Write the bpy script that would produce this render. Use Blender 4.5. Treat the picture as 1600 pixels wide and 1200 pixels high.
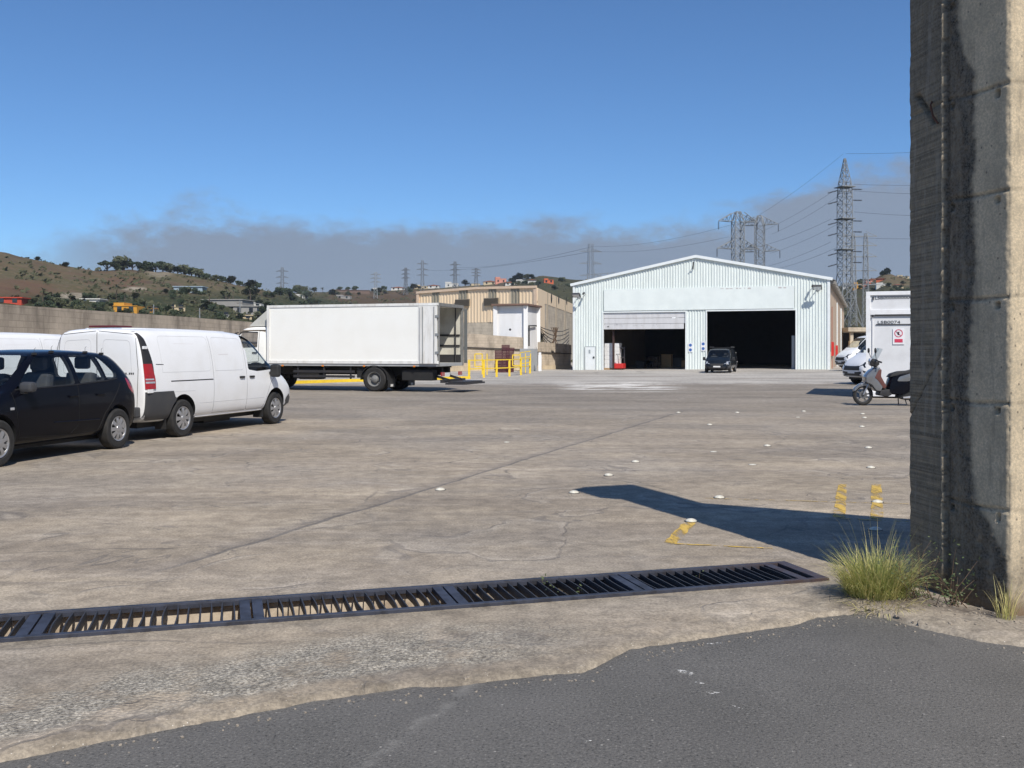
import bpy, bmesh, math, random
from mathutils import Vector, Matrix, noise
from mathutils.bvhtree import BVHTree
random.seed(7)
for o in list(bpy.data.objects): bpy.data.objects.remove(o)
SC = bpy.context.scene
COL = SC.collection
R = math.radians
H, F, HY = 1.52, 1550.0, 547.0          # eye height, focal length in photo pixels, horizon row
# ---------------------------------------------------------------- camera
cd = bpy.data.cameras.new('camera'); cam = bpy.data.objects.new('camera', cd); COL.objects.link(cam)
cam.location = (0, 0, H); cam.rotation_euler = (R(90), 0, 0)
cd.sensor_width = 36; cd.lens = F/1600*36; cd.shift_y = -(600-HY)/1600
cd.clip_start = .1; cd.clip_end = 5000
SC.camera = cam
# ---------------------------------------------------------------- sun, sky, exposure
SUN_D = Vector((.36, -.933, 0)).normalized()     # horizontal direction towards the sun
SUN_EL = 48
sd = bpy.data.lights.new('sun', 'SUN'); sun = bpy.data.objects.new('sun', sd); COL.objects.link(sun)
sd.energy = 5.0; sd.angle = R(.5); sd.color = (1, .945, .86)
sv = Vector((SUN_D.x*math.cos(R(SUN_EL)), SUN_D.y*math.cos(R(SUN_EL)), math.sin(R(SUN_EL))))
sun.rotation_euler = sv.to_track_quat('Z', 'Y').to_euler(); sun.location = sv*50
W = bpy.data.worlds.new('World'); SC.world = W; W.use_nodes = True
wn, wl = W.node_tree.nodes, W.node_tree.links
bg = wn['Background']; bg.inputs[1].default_value = .094
sky = wn.new('ShaderNodeTexSky'); sky.sky_type = 'NISHITA'; sky.sun_disc = False
sky.sun_elevation = R(SUN_EL); sky.sun_rotation = math.atan2(SUN_D.x, SUN_D.y)
sky.altitude = 1200; sky.air_density = 1.0; sky.dust_density = .15; sky.ozone_density = 4.0
SC.view_settings.view_transform = 'Standard'; SC.view_settings.look = 'None'
SC.view_settings.exposure = 0; SC.view_settings.gamma = 1
def wnode(t, **kw):
    n = wn.new(t)
    for k, v in kw.items(): setattr(n, k, v)
    return n
def wmath(op, a, b=None, c=None, clamp=False):
    n = wn.new('ShaderNodeMath'); n.operation = op; n.use_clamp = clamp
    for i, v in enumerate((a, b, c)):
        if v is None: continue
        if isinstance(v, (int, float)): n.inputs[i].default_value = v
        else: wl.new(v, n.inputs[i])
    return n.outputs[0]
# low bank of grey cloud along the horizon, laid out by direction (azimuth and elevation)
tc = wn.new('ShaderNodeTexCoord'); sp = wn.new('ShaderNodeSeparateXYZ'); wl.new(tc.outputs['Generated'], sp.inputs[0])
hl = wmath('SQRT', wmath('ADD', wmath('MULTIPLY', sp.outputs[0], sp.outputs[0]), wmath('MULTIPLY', sp.outputs[1], sp.outputs[1])))
el = wmath('DIVIDE', sp.outputs[2], wmath('MAXIMUM', hl, .05))
az = wmath('DIVIDE', sp.outputs[0], wmath('MAXIMUM', sp.outputs[1], .05))
def wnoise(sx, sy, scale, detail, rough, off=0.):
    m = wn.new('ShaderNodeCombineXYZ')
    wl.new(wmath('MULTIPLY', az, sx), m.inputs[0]); wl.new(wmath('MULTIPLY', el, sy), m.inputs[1]); m.inputs[2].default_value = off
    n = wn.new('ShaderNodeTexNoise'); n.inputs['Scale'].default_value = scale; n.inputs['Detail'].default_value = detail
    n.inputs['Roughness'].default_value = rough; wl.new(m.outputs[0], n.inputs['Vector']); return n.outputs[0]
n1 = wnoise(1, 1.6, 7, 8, .55); n2 = wnoise(1, 3.0, 3.2, 6, .6, 3.3); n3 = wnoise(1, 2.0, 22, 5, .6, 7.7)
# top of the bank as elevation (tan): about .135 in the middle, falling off to the far left, rising at the right
top = wmath('ADD', .116, wmath('MULTIPLY', wmath('SUBTRACT', n1, .5), .06))
top = wmath('ADD', top, wmath('MULTIPLY', wmath('SUBTRACT', n3, .5), .03))
rise = wmath('MULTIPLY', wmath('SUBTRACT', az, .20, clamp=True), .27)
top = wmath('ADD', top, rise)
top = wmath('ADD', top, wmath('MULTIPLY', wmath('MINIMUM', wmath('ADD', az, .34), 0.), .22))
dens = wmath('DIVIDE', wmath('SUBTRACT', top, el), .036)
dens = wmath('ADD', dens, wmath('MULTIPLY', wmath('SUBTRACT', n3, .5), .9))
dens = wmath('ADD', dens, .75, clamp=True)
ss = wn.new('ShaderNodeMapRange'); ss.interpolation_type = 'SMOOTHSTEP'; wl.new(dens, ss.inputs[0])
# thin wisps above the bank on the right
wis = wn.new('ShaderNodeMapRange'); wis.interpolation_type = 'SMOOTHSTEP'; wis.inputs[1].default_value = .56; wis.inputs[2].default_value = .78
wl.new(n2, wis.inputs[0])
wm = wmath('MULTIPLY', wis.outputs[0], wmath('SUBTRACT', 1., wmath('MULTIPLY', wmath('ABSOLUTE', wmath('SUBTRACT', el, .15)), 14.), clamp=True))
wm = wmath('MULTIPLY', wm, wmath('MULTIPLY', wmath('ADD', az, .05, clamp=True), 1.6, clamp=True))
lf = wn.new('ShaderNodeMapRange'); lf.interpolation_type = 'SMOOTHSTEP'; lf.inputs[1].default_value = -.58; lf.inputs[2].default_value = -.36; wl.new(az, lf.inputs[0])
cl = wmath('MULTIPLY', wmath('MULTIPLY', wmath('MAXIMUM', ss.outputs[0], wm), lf.outputs[0]), .95, clamp=True)
cr = wn.new('ShaderNodeMix'); cr.data_type = 'RGBA'
cr.inputs[6].default_value = (2.45, 3.0, 4.0, 1); cr.inputs[7].default_value = (3.1, 3.75, 4.85, 1)
wl.new(n2, cr.inputs[0])
mx = wn.new('ShaderNodeMix'); mx.data_type = 'RGBA'
tint = wn.new('ShaderNodeMix'); tint.data_type = 'RGBA'; tint.blend_type = 'MULTIPLY'; tint.inputs[0].default_value = 1
tint.inputs[7].default_value = (.80, 1.07, 1.30, 1); wl.new(sky.outputs[0], tint.inputs[6])
wl.new(cl, mx.inputs[0]); wl.new(tint.outputs[2], mx.inputs[6]); wl.new(cr.outputs[2], mx.inputs[7]); wl.new(mx.outputs[2], bg.inputs[0])

# ---------------------------------------------------------------- materials
class NT:
    def __init__(s, name):
        s.m = bpy.data.materials.new(name); s.m.use_nodes = True
        s.n = s.m.node_tree.nodes; s.l = s.m.node_tree.links; s.b = s.n['Principled BSDF']; s._p = None
    def pos(s):
        if s._p is None: s._p = s.n.new('ShaderNodeNewGeometry').outputs['Position']
        return s._p
    def obj(s): return s.n.new('ShaderNodeTexCoord').outputs['Object']
    def set(s, i, v):
        if isinstance(v, (int, float)): i.default_value = v
        elif isinstance(v, (tuple, list)):
            i.default_value = tuple(v) + ((1,) if len(v) == 3 and len(i.default_value) == 4 else ())
        else: s.l.new(v, i)
    def math(s, op, a, b=0., c=None, clamp=False):
        n = s.n.new('ShaderNodeMath'); n.operation = op; n.use_clamp = clamp
        s.set(n.inputs[0], a); s.set(n.inputs[1], b)
        if c is not None: s.set(n.inputs[2], c)
        return n.outputs[0]
    def scale(s, v, sc, loc=(0, 0, 0), rot=(0, 0, 0)):
        n = s.n.new('ShaderNodeMapping'); n.inputs['Scale'].default_value = sc; n.inputs['Location'].default_value = loc
        n.inputs['Rotation'].default_value = rot; s.l.new(v, n.inputs[0]); return n.outputs[0]
    def noise(s, v, sc, det=4, rough=.55, dist=0.):
        n = s.n.new('ShaderNodeTexNoise'); n.inputs['Scale'].default_value = sc; n.inputs['Detail'].default_value = det
        n.inputs['Roughness'].default_value = rough; n.inputs['Distortion'].default_value = dist; s.l.new(v, n.inputs['Vector']); return n.outputs[0]
    def voro(s, v, sc, feat='F1'):
        n = s.n.new('ShaderNodeTexVoronoi'); n.feature = feat; n.inputs['Scale'].default_value = sc; s.l.new(v, n.inputs['Vector']); return n.outputs[0]
    def ramp(s, v, a, b, c=0., d=1.):
        n = s.n.new('ShaderNodeMapRange'); n.interpolation_type = 'SMOOTHSTEP'
        s.set(n.inputs[0], v)
        for i, q in enumerate((a, b, c, d)): n.inputs[i+1].default_value = q
        return n.outputs[0]
    def mix(s, f, a, b, mode='MIX'):
        n = s.n.new('ShaderNodeMix'); n.data_type = 'RGBA'; n.blend_type = mode
        s.set(n.inputs[0], f); s.set(n.inputs[6], a); s.set(n.inputs[7], b); return n.outputs[2]
    def xyz(s, v):
        n = s.n.new('ShaderNodeSeparateXYZ'); s.l.new(v, n.inputs[0]); return n.outputs
    def attr(s, name):
        n = s.n.new('ShaderNodeAttribute'); n.attribute_name = name; return n.outputs
    def bump(s, h, st=.3, d=.01):
        n = s.n.new('ShaderNodeBump'); n.inputs['Strength'].default_value = st; n.inputs['Distance'].default_value = d
        s.l.new(h, n.inputs['Height']); s.l.new(n.outputs[0], s.b.inputs['Normal'])
    def col(s, v): s.set(s.b.inputs['Base Color'], v); return s
    def out(s, rough=.5, metal=0., spec=.5):
        s.set(s.b.inputs['Roughness'], rough); s.set(s.b.inputs['Metallic'], metal); s.b.inputs['Specular IOR Level'].default_value = spec; return s.m
def dirty(name, c, c2=None, rough=.6, sc=3., metal=0., streak=False, amt=.5, coat=0., spec=.5, bump=0.):
    t = NT(name); p = t.obj()
    c2 = c2 or tuple(x*.7 for x in c)
    q = t.scale(p, (1, 1, .18)) if streak else p
    n = t.noise(q, sc, 7, .6); f = t.math('MULTIPLY', t.ramp(n, .38, .75), amt)
    t.col(t.mix(f, c, c2)); m = t.out(rough, metal, spec)
    if coat: t.b.inputs['Coat Weight'].default_value = coat; t.b.inputs['Coat Roughness'].default_value = .04
    if bump: t.bump(n, bump, .01)
    return m
def glass(name, tint, refl=.12, rough=.02):
    t = NT(name); t.n.remove(t.b)
    tr = t.n.new('ShaderNodeBsdfTransparent'); tr.inputs[0].default_value = tint + (1,)
    gl = t.n.new('ShaderNodeBsdfGlossy'); gl.inputs['Roughness'].default_value = rough
    fr = t.n.new('ShaderNodeFresnel'); fr.inputs[0].default_value = 1.45
    ms = t.n.new('ShaderNodeMixShader'); bf = t.n.new('ShaderNodeNewGeometry').outputs['Backfacing']; f = t.math('MULTIPLY', t.math('ADD', t.math('MULTIPLY', fr.outputs[0], .7), refl*.4, clamp=True), t.math('SUBTRACT', 1., bf))
    t.l.new(f, ms.inputs[0]); t.l.new(tr.outputs[0], ms.inputs[1]); t.l.new(gl.outputs[0], ms.inputs[2])
    t.l.new(ms.outputs[0], t.n['Material Output'].inputs[0]); return t.m
M = {}
M['white'] = dirty('white_paint', (.80, .81, .82), (.66, .65, .62), .32, 2.5, coat=.4, amt=.35)
M['white_worn'] = dirty('white_worn_panel', (.76, .76, .74), (.45, .42, .36), .45, 6, streak=True, amt=.55)
M['white_box'] = dirty('white_box_body', (.86, .86, .82), (.76, .74, .67), .4, 1.2, amt=.3)
M['whitewash'] = dirty('whitewash', (.80, .80, .80), (.62, .60, .56), .8, 2, streak=True, amt=.4)
M['navy'] = dirty('black_paint', (.003, .0035, .007), (.005, .006, .009), .2, 3, coat=.12, spec=.12)
M['darkvan'] = dirty('dark_blue_paint', (.008, .012, .018), (.014, .018, .022), .2, 3, coat=.2, spec=.2)
M['black'] = dirty('black_plastic', (.018, .018, .019), (.035, .033, .03), .55, 8)
M['grey_plastic'] = dirty('grey_plastic', (.045, .047, .052), (.07, .068, .065), .5, 6)
M['chassis'] = dirty('chassis_black', (.012, .012, .012), (.03, .027, .023), .7, 5)
M['tyre'] = dirty('tyre_rubber', (.016, .016, .016), (.045, .04, .035), .8, 12)
M['silver'] = dirty('silver_paint', (.42, .42, .43), (.30, .29, .28), .3, 6, metal=.6)
M['galv'] = dirty('galvanised_steel', (.27, .285, .295), (.17, .18, .18), .6, 2, metal=.2)
M['pylon_far'] = dirty('weathered_pylon_steel', (.16, .17, .18), (.11, .12, .12), .7, .3)
M['steel_dark'] = dirty('dark_steel', (.05, .05, .055), (.09, .075, .06), .5, 5, metal=.5)
M['glass'] = glass('car_glass', (.94, .96, .96), .06)
M['glass_dark'] = dirty('dark_window', (.012, .015, .018), (.02, .022, .025), .06, 2, coat=.5)
M['screen'] = glass('clear_screen', (.72, .76, .76), .3)
M['red_lamp'] = dirty('red_lens', (.36, .006, .009), (.16, .004, .006), .12, 20, coat=.8)
M['clear_lamp'] = dirty('clear_lens', (.55, .57, .60), (.35, .36, .38), .1, 25, metal=.4, coat=.8)
M['amber'] = dirty('amber_lens', (.75, .22, .02), None, .2)
M['plate'] = dirty('number_plate', (.72, .72, .70), (.5, .5, .48), .4, 30)
M['yellow'] = dirty('yellow_paint', (.80, .56, .03), (.55, .36, .04), .5, 6, amt=.5)
M['red'] = dirty('red_paint', (.60, .03, .025), (.40, .03, .02), .45, 4)
M['redbrown'] = dirty('red_brown_pipe', (.36, .09, .06), (.2, .08, .05), .6, 4)
M['seat'] = dirty('seat_fabric', (.05, .05, .052), (.08, .08, .08), .85, 10)
M['cabinet'] = dirty('grey_cabinet', (.38, .39, .39), (.28, .28, .27), .5, 4, streak=True)
M['slab'] = dirty('brown_roof_slab', (.20, .12, .09), (.12, .09, .07), .85, 3)
M['crate'] = dirty('maroon_crate', (.075, .010, .02), (.03, .005, .01), .5, 8)
M['cardboard'] = dirty('cardboard', (.42, .27, .14), (.3, .2, .11), .8, 6)
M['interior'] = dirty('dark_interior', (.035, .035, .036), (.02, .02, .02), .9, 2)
M['interior_light'] = dirty('box_inner_lining', (.62, .60, .52), (.42, .38, .31), .7, 2, amt=.7)
M['cable'] = dirty('cable_black', (.02, .02, .02), None, .6)
M['signwhite'] = dirty('sign_white', (.82, .82, .84), None, .4)
M['signblue'] = dirty('sign_blue', (.05, .14, .42), None, .4)
M['signred'] = dirty('sign_red', (.62, .05, .10), None, .4)
M['ink'] = dirty('ink', (.03, .03, .03), None, .5)

# ---------------------------------------------------------------- mesh building
class MB:
    def __init__(s): s.v = []; s.f = []; s.mi = []; s.k = 0
    def add(s, vs, fs, mi=None):
        o = len(s.v); s.v += [tuple(v) for v in vs]; s.f += [tuple(i+o for i in f) for f in fs]; s.mi += [s.k if mi is None else mi]*len(fs); return s
    def box(s, a, b, mi=None, rz=0., org=None):
        x0, y0, z0 = a; x1, y1, z1 = b
        vs = [Vector(p) for p in ((x0,y0,z0),(x1,y0,z0),(x1,y1,z0),(x0,y1,z0),(x0,y0,z1),(x1,y0,z1),(x1,y1,z1),(x0,y1,z1))]
        if rz:
            c = Vector(org) if org else (Vector(a)+Vector(b))/2; m = Matrix.Rotation(rz, 3, 'Z'); vs = [c+m@(v-c) for v in vs]
        return s.add(vs, [(0,3,2,1),(4,5,6,7),(0,1,5,4),(1,2,6,5),(2,3,7,6),(3,0,4,7)], mi)
    def cbox(s, c, d, mat3=None, mi=None):
        vs = []
        for z in (-1, 1):
            for x, y in ((-1,-1),(1,-1),(1,1),(-1,1)):
                v = Vector((x*d[0]/2, y*d[1]/2, z*d[2]/2))
                if mat3 is not None: v = mat3 @ v
                vs.append(Vector(c)+v)
        return s.add(vs, [(0,3,2,1),(4,5,6,7),(0,1,5,4),(1,2,6,5),(2,3,7,6),(3,0,4,7)], mi)
    def bar(s, p, q, w, h=None, mi=None, up=(0,0,1)):
        p, q = Vector(p), Vector(q); d = (q-p)
        if d.length < 1e-6: return s
        d.normalize(); u = Vector(up)
        if abs(d.dot(u)) > .98: u = Vector((1,0,0))
        a = d.cross(u).normalized(); b = a.cross(d).normalized(); h = h or w
        vs = [c+a*i*w/2+b*j*h/2 for c in (p, q) for i, j in ((-1,-1),(1,-1),(1,1),(-1,1))]
        return s.add(vs, [(0,3,2,1),(4,5,6,7),(0,1,5,4),(1,2,6,5),(2,3,7,6),(3,0,4,7)], mi)
    def tube(s, pts, r, n=8, mi=None, caps=True):
        pts = [Vector(p) for p in pts]; rs = r if isinstance(r, (list, tuple)) else [r]*len(pts); vs = []; fs = []
        ref = None
        for i, p in enumerate(pts):
            d = (pts[min(i+1, len(pts)-1)]-pts[max(i-1, 0)]).normalized()
            if ref is None: ref = Vector((0,0,1)) if abs(d.z) < .9 else Vector((1,0,0))
            a = d.cross(ref); 
            if a.length < 1e-4: a = d.orthogonal()
            a.normalize(); b = a.cross(d).normalized(); ref = b
            for k in range(n):
                t = 2*math.pi*k/n; vs.append(p+(a*math.cos(t)+b*math.sin(t))*rs[i])
        for i in range(len(pts)-1):
            for k in range(n): fs.append((i*n+k, i*n+(k+1)%n, (i+1)*n+(k+1)%n, (i+1)*n+k))
        if caps: fs.append(tuple(range(n))[::-1]); fs.append(tuple((len(pts)-1)*n+k for k in range(n)))
        return s.add(vs, fs, mi)
    def lathe(s, prof, c, axis='Y', n=24, mi=None, caps=False):
        vs = []; fs = []
        for (a, r) in prof:
            for k in range(n):
                t = 2*math.pi*k/n; u, w = r*math.cos(t), r*math.sin(t)
                vs.append(Vector(c)+Vector({'Y': (u, a, w), 'Z': (u, w, a), 'X': (a, u, w)}[axis]))
        for i in range(len(prof)-1):
            for k in range(n): fs.append((i*n+k, i*n+(k+1)%n, (i+1)*n+(k+1)%n, (i+1)*n+k))
        if caps: fs.append(tuple(range(n))[::-1]); fs.append(tuple((len(prof)-1)*n+k for k in range(n)))
        return s.add(vs, fs, mi)
    def prism(s, poly, a, b, ax='Y', mi=None):
        f = {'Y': lambda p, t: (p[0], t, p[1]), 'X': lambda p, t: (t, p[0], p[1]), 'Z': lambda p, t: (p[0], p[1], t)}[ax]
        n = len(poly); vs = [f(p, a) for p in poly]+[f(p, b) for p in poly]
        return s.add(vs, [tuple(range(n)), tuple(range(2*n-1, n-1, -1))]+[(i, (i+1) % n, n+(i+1) % n, n+i) for i in range(n)], mi)
    def quad(s, *p, mi=None): return s.add(p, [tuple(range(len(p)))], mi)
    def build(s, name, mats, parent=None, smooth=False, bevel=0., recalc=True):
        me = bpy.data.meshes.new(name); me.from_pydata(s.v, [], s.f)
        if not isinstance(mats, (list, tuple)): mats = [mats]
        for m in mats: me.materials.append(m)
        for p, i in zip(me.polygons, s.mi): p.material_index = i
        if recalc or bevel:
            bm = bmesh.new(); bm.from_mesh(me)
            if recalc: bmesh.ops.recalc_face_normals(bm, faces=bm.faces)
            if bevel:
                es = [e for e in bm.edges if len(e.link_faces) == 2 and e.calc_face_angle(0) > .5]
                bmesh.ops.bevel(bm, geom=es, offset=bevel, segments=2, affect='EDGES', profile=.6, clamp_overlap=True)
            bm.to_mesh(me); bm.free()
        if smooth:
            for p in me.polygons: p.use_smooth = True
            try: me.set_sharp_from_angle(angle=R(smooth if smooth is not True else 40))
            except Exception: pass
        o = bpy.data.objects.new(name, me); COL.objects.link(o)
        if parent is not None: o.parent = parent
        return o
def tag(o, label=None, cat=None, group=None, kind=None):
    if label: o['label'] = label
    if cat: o['category'] = cat
    if group: o['group'] = group
    if kind: o['kind'] = kind
    return o
def empty(name, loc, rz=0., label=None, cat=None, group=None, sc=1.):
    o = bpy.data.objects.new(name, None); COL.objects.link(o); o.location = loc; o.rotation_euler = (0, 0, rz)
    if sc != 1.: o.scale = (sc,)*3
    return tag(o, label, cat, group)
def copy_tree(o, parent=None):
    c = o.copy(); COL.objects.link(c); c.parent = parent
    for ch in [x for x in bpy.data.objects if x.parent == o]: copy_tree(ch, c)
    return c
def evalmesh(o):
    dg = bpy.context.evaluated_depsgraph_get(); dg.update()
    me = bpy.data.meshes.new_from_object(o.evaluated_get(dg), depsgraph=dg)
    old = o.data; o.modifiers.clear(); o.data = me; bpy.data.meshes.remove(old); return o
def subsurf(o, lv):
    m = o.modifiers.new('s', 'SUBSURF'); m.levels = lv; m.render_levels = lv; return evalmesh(o)
def boolean(o, cut, op='DIFFERENCE', keep=False):
    m = o.modifiers.new('b', 'BOOLEAN'); m.operation = op; m.object = cut; m.solver = 'EXACT'
    try: m.material_mode = 'TRANSFER'
    except Exception: pass
    evalmesh(o)
    if not keep: bpy.data.objects.remove(cut)
    return o
def smooth(o, ang=35):
    for p in o.data.polygons: p.use_smooth = True
    o.data.set_sharp_from_angle(angle=R(ang)); return o
def text(body, size, mat, parent=None, loc=(0, 0, 0), rot=(R(90), 0, 0), name='lettering', depth=.002, align='LEFT'):
    cu = bpy.data.curves.new(name, 'FONT'); cu.body = body; cu.size = size; cu.extrude = depth; cu.align_x = align
    t = bpy.data.objects.new(name, cu); COL.objects.link(t)
    dg = bpy.context.evaluated_depsgraph_get(); me = bpy.data.meshes.new_from_object(t.evaluated_get(dg)); bpy.data.objects.remove(t)
    o = bpy.data.objects.new(name, me); COL.objects.link(o); me.materials.clear(); me.materials.append(mat)
    o.location = loc; o.rotation_euler = rot; o.parent = parent; return o
def sstep(a, b, x):
    t = max(0., min(1., (x-a)/(b-a))); return t*t*(3-2*t)
def lerp(xs, ys, x):
    if x <= xs[0]: return ys[0]
    for i in range(len(xs)-1):
        if x <= xs[i+1]:
            t = (x-xs[i])/(xs[i+1]-xs[i]); t = t*t*(3-2*t)*.5+t*.5; return ys[i]+(ys[i+1]-ys[i])*t
    return ys[-1]
def nz(x, y, z=0.): return noise.noise(Vector((x, y, z)))
def fbm(x, y, z=0., o=4):
    s = 0; a = .5
    for i in range(o): s += a*noise.noise(Vector((x, y, z+i*7.1))); x *= 2.03; y *= 2.03; z *= 2.03; a *= .5
    return s
ORD = ['first','second','third','fourth','fifth','sixth','seventh','eighth','ninth','tenth','eleventh','twelfth','thirteenth','fourteenth','fifteenth','sixteenth','seventeenth','eighteenth','nineteenth','twentieth']
def ordw(i):
    if i < 20: return ORD[i]
    t = ['twenty','thirty','forty','fifty','sixty','seventy','eighty','ninety'][(i+1)//10-2]
    u = (i+1) % 10
    return (t+'-'+ORD[u-1]) if u else t.replace('y', 'ieth')
def P(px, py, Y): return Vector(((px-800)/F*Y, Y, H+(HY-py)/F*Y))
def G(px, py):
    Y = H*F/(py-HY); return Vector(((px-800)/F*Y, Y, 0))
# ================================================================ ground
def gz(x, y): return .17*sstep(38, 66, y)*sstep(2, 20, x)
UX, UY = .960, .279                      # direction of the drain channel
def uv2xy(u, v): return (u*UX-v*UY, u*UY+v*UX)
def xy2uv(x, y): return (x*UX+y*UY, -x*UY+y*UX)
EDGE = [(-12, -1), (-6, 1.6), (-3.5, 2.95), (-2.4, 3.42), (-1.9, 3.68), (-1.65, 3.84), (-1.24, 4.08), (-.84, 4.34), (-.46, 4.49), (-.29, 4.5), (.15, 4.665), (.33, 4.69),
        (.47, 4.88), (.60, 5.07), (.84, 5.18), (1.2, 5.34), (1.56, 5.5), (1.76, 5.68), (2.01, 5.77), (2.14, 5.67), (2.28, 5.40), (2.45, 5.22), (2.7, 5.08), (3.5, 4.9), (6, 4.6), (40, 3)]
def edge(x):
    for i in range(len(EDGE)-1):
        if x <= EDGE[i+1][0]:
            t = max(0, (x-EDGE[i][0])/(EDGE[i+1][0]-EDGE[i][0])); y = EDGE[i][1]+(EDGE[i+1][1]-EDGE[i][1])*t; break
    else: y = EDGE[-1][1]
    return y+.030*fbm(x*4, 1.3, 5)+.022*fbm(x*17, 4.3, 5)+.018*fbm(x*60, 2.2, 3)
PU = (-2.6, 3.77); PV = (5.70, 6.22)     # drain pit in channel coordinates

def yard_material():
    t = NT('yard_concrete'); p = t.pos(); X, Y, Z = t.xyz(p)
    at = t.attr('zone'); zr = t.xyz(at['Color'])
    warp = t.n.new('ShaderNodeTexNoise'); warp.inputs['Scale'].default_value = .7; warp.inputs['Detail'].default_value = 4; t.l.new(p, warp.inputs['Vector'])
    vm = t.n.new('ShaderNodeVectorMath'); vm.operation = 'MULTIPLY_ADD'; t.l.new(warp.outputs['Color'], vm.inputs[0]); vm.inputs[1].default_value = (.9, .9, 0); t.l.new(p, vm.inputs[2]); wp = vm.outputs[0]
    big = t.noise(p, .22, 5, .6); med = t.noise(wp, 1.1, 7, .62); strk = t.noise(t.scale(wp, (.16, .9, 1)), 1.0, 6, .6)
    strk2 = t.noise(t.scale(wp, (.10, 1.6, 1), (3, 1, 0)), 2.2, 6, .65)
    c = t.mix(t.ramp(med, .3, .72), (.216, .177, .130), (.308, .257, .190))
    c = t.mix(t.ramp(strk, .38, .68, 0, .75), c, (.172, .144, .113))
    c = t.mix(t.math('MULTIPLY', t.ramp(strk2, .5, .72), .55), c, (.335, .285, .228))
    c = t.mix(t.math('MULTIPLY', t.ramp(big, .42, .62), .45), c, (.185, .168, .148))
    # greyer, cleaner concrete further out
    far = t.ramp(Y, 12, 34)
    farc = t.mix(t.ramp(strk, .35, .7), (.124, .109, .092), (.190, .168, .140))
    c = t.mix(t.math('MULTIPLY', far, .75), c, farc)
    f2 = t.math('MULTIPLY', t.ramp(t.math('ADD', Y, t.math('MULTIPLY', med, 9.)), 47, 51), t.ramp(t.noise(t.scale(p, (.05, .3, 1)), 1.6, 4, .55), .3, .55, .35, 1))
    c = t.mix(f2, c, (.31, .29, .26))
    # pale spill between lorry and hall
    sp = t.math('MULTIPLY', t.ramp(t.noise(t.scale(wp, (.25, .5, 1)), 1.3, 5, .65), .44, .56), t.math('MULTIPLY', t.math('MULTIPLY', t.ramp(X, 1.5, 3), t.ramp(X, 7.5, 5.5)), t.math('MULTIPLY', t.ramp(Y, 35, 38.5), t.ramp(Y, 50, 44))))
    c = t.mix(t.math('MULTIPLY', sp, .9), c, (.55, .53, .49))
    # trowel swirls: thin contour lines of warped noise
    n5 = t.noise(wp, .55, 3, .5, .6); ln = t.math('ABSOLUTE', t.math('SUBTRACT', n5, .5)); l1 = t.ramp(ln, .003, .012, 1, 0)
    n6 = t.noise(t.scale(wp, (1, 1, 1), (9, 4, 2)), .8, 4, .55, .8); l2 = t.ramp(t.math('ABSOLUTE', t.math('SUBTRACT', n6, .46)), .002, .008, 1, 0)
    gap = t.ramp(t.noise(p, .9, 3, .5), .45, .6)
    lines = t.math('MULTIPLY', t.math('MAXIMUM', l1, l2), gap)
    c = t.mix(t.math('MULTIPLY', lines, t.math('SUBTRACT', .62, t.math('MULTIPLY', far, .45))), c, (.13, .115, .10))
    edgepale = t.math('MULTIPLY', t.ramp(t.math('SUBTRACT', n5, .5), .012, .06, 1, 0), t.ramp(t.math('SUBTRACT', n5, .5), 0, .012))
    c = t.mix(t.math('MULTIPLY', t.math('MULTIPLY', edgepale, gap), .14), c, (.45, .41, .36))
    # construction joint running away to the hall
    s = t.math('ADD', t.math('MULTIPLY', t.math('ADD', X, 2.53), .936), t.math('MULTIPLY', t.math('SUBTRACT', Y, 6.53), -.3505))
    s = t.math('ADD', s, t.math('MULTIPLY', t.math('SUBTRACT', t.noise(p, .9, 5, .6), .5), .16))
    along = t.math('MULTIPLY', t.ramp(Y, 6.4, 7.4), t.ramp(Y, 27, 22))
    j1 = t.math('MULTIPLY', t.ramp(t.math('ABSOLUTE', s), .010, .038, 1, 0), along)
    j2 = t.math('MULTIPLY', t.ramp(t.math('ABSOLUTE', t.math('ADD', s, .10)), .02, .11, 1, 0), along)
    c = t.mix(t.math('MULTIPLY', j2, .12), c, (.32, .28, .24)); c = t.mix(t.math('MULTIPLY', j1, .9), c, (.11, .10, .09))
    sh = t.math('MULTIPLY', t.math('MULTIPLY', t.ramp(s, -.25, .0), t.ramp(s, .02, .01)), along); c = t.mix(t.math('MULTIPLY', sh, .5), c, (.12, .105, .09))
    ve = t.voro(t.scale(wp, (1, 1, 1), (2, 6, 0)), .42, 'DISTANCE_TO_EDGE'); ck = t.math('MULTIPLY', t.ramp(ve, .002, .009, 1, 0), t.ramp(t.noise(p, .5, 3, .5, 0), .50, .60)); c = t.mix(t.math('MULTIPLY', ck, t.math('SUBTRACT', .7, t.math('MULTIPLY', far, .5))), c, (.10, .088, .075))
    # exposed aggregate beside the drain
    v = t.voro(p, 46); v2 = t.voro(t.scale(p, (1, 1, 1), (3, 3, 3)), 95)
    gn = t.noise(p, 60, 6, .82); agg = t.mix(t.ramp(gn, .42, .58), (.10, .090, .074), (.34, .31, .255)); agg = t.mix(t.math('MULTIPLY', t.ramp(v, .15, .42, .75, 0), t.ramp(t.noise(p, 25, 2, .5), .4, .6)), agg, (.42, .385, .32)); agg = t.mix(t.ramp(v2, .08, .3, .5, 0), agg, (.36, .33, .28))
    c = t.mix(t.math('MULTIPLY', zr[0], t.ramp(t.noise(p, 2.2, 5, .6), .34, .52)), c, agg)
    c = t.mix(t.math('MULTIPLY', zr[1], .8), c, t.mix(t.ramp(t.noise(p, 9, 8, .72), .35, .65), (.215, .186, .143), (.115, .098, .076)))
    c = t.mix(t.math('MULTIPLY', zr[2], t.ramp(t.noise(p, 14, 6, .6), .3, .6, .4, .95)), c, (.075, .062, .05))
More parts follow.
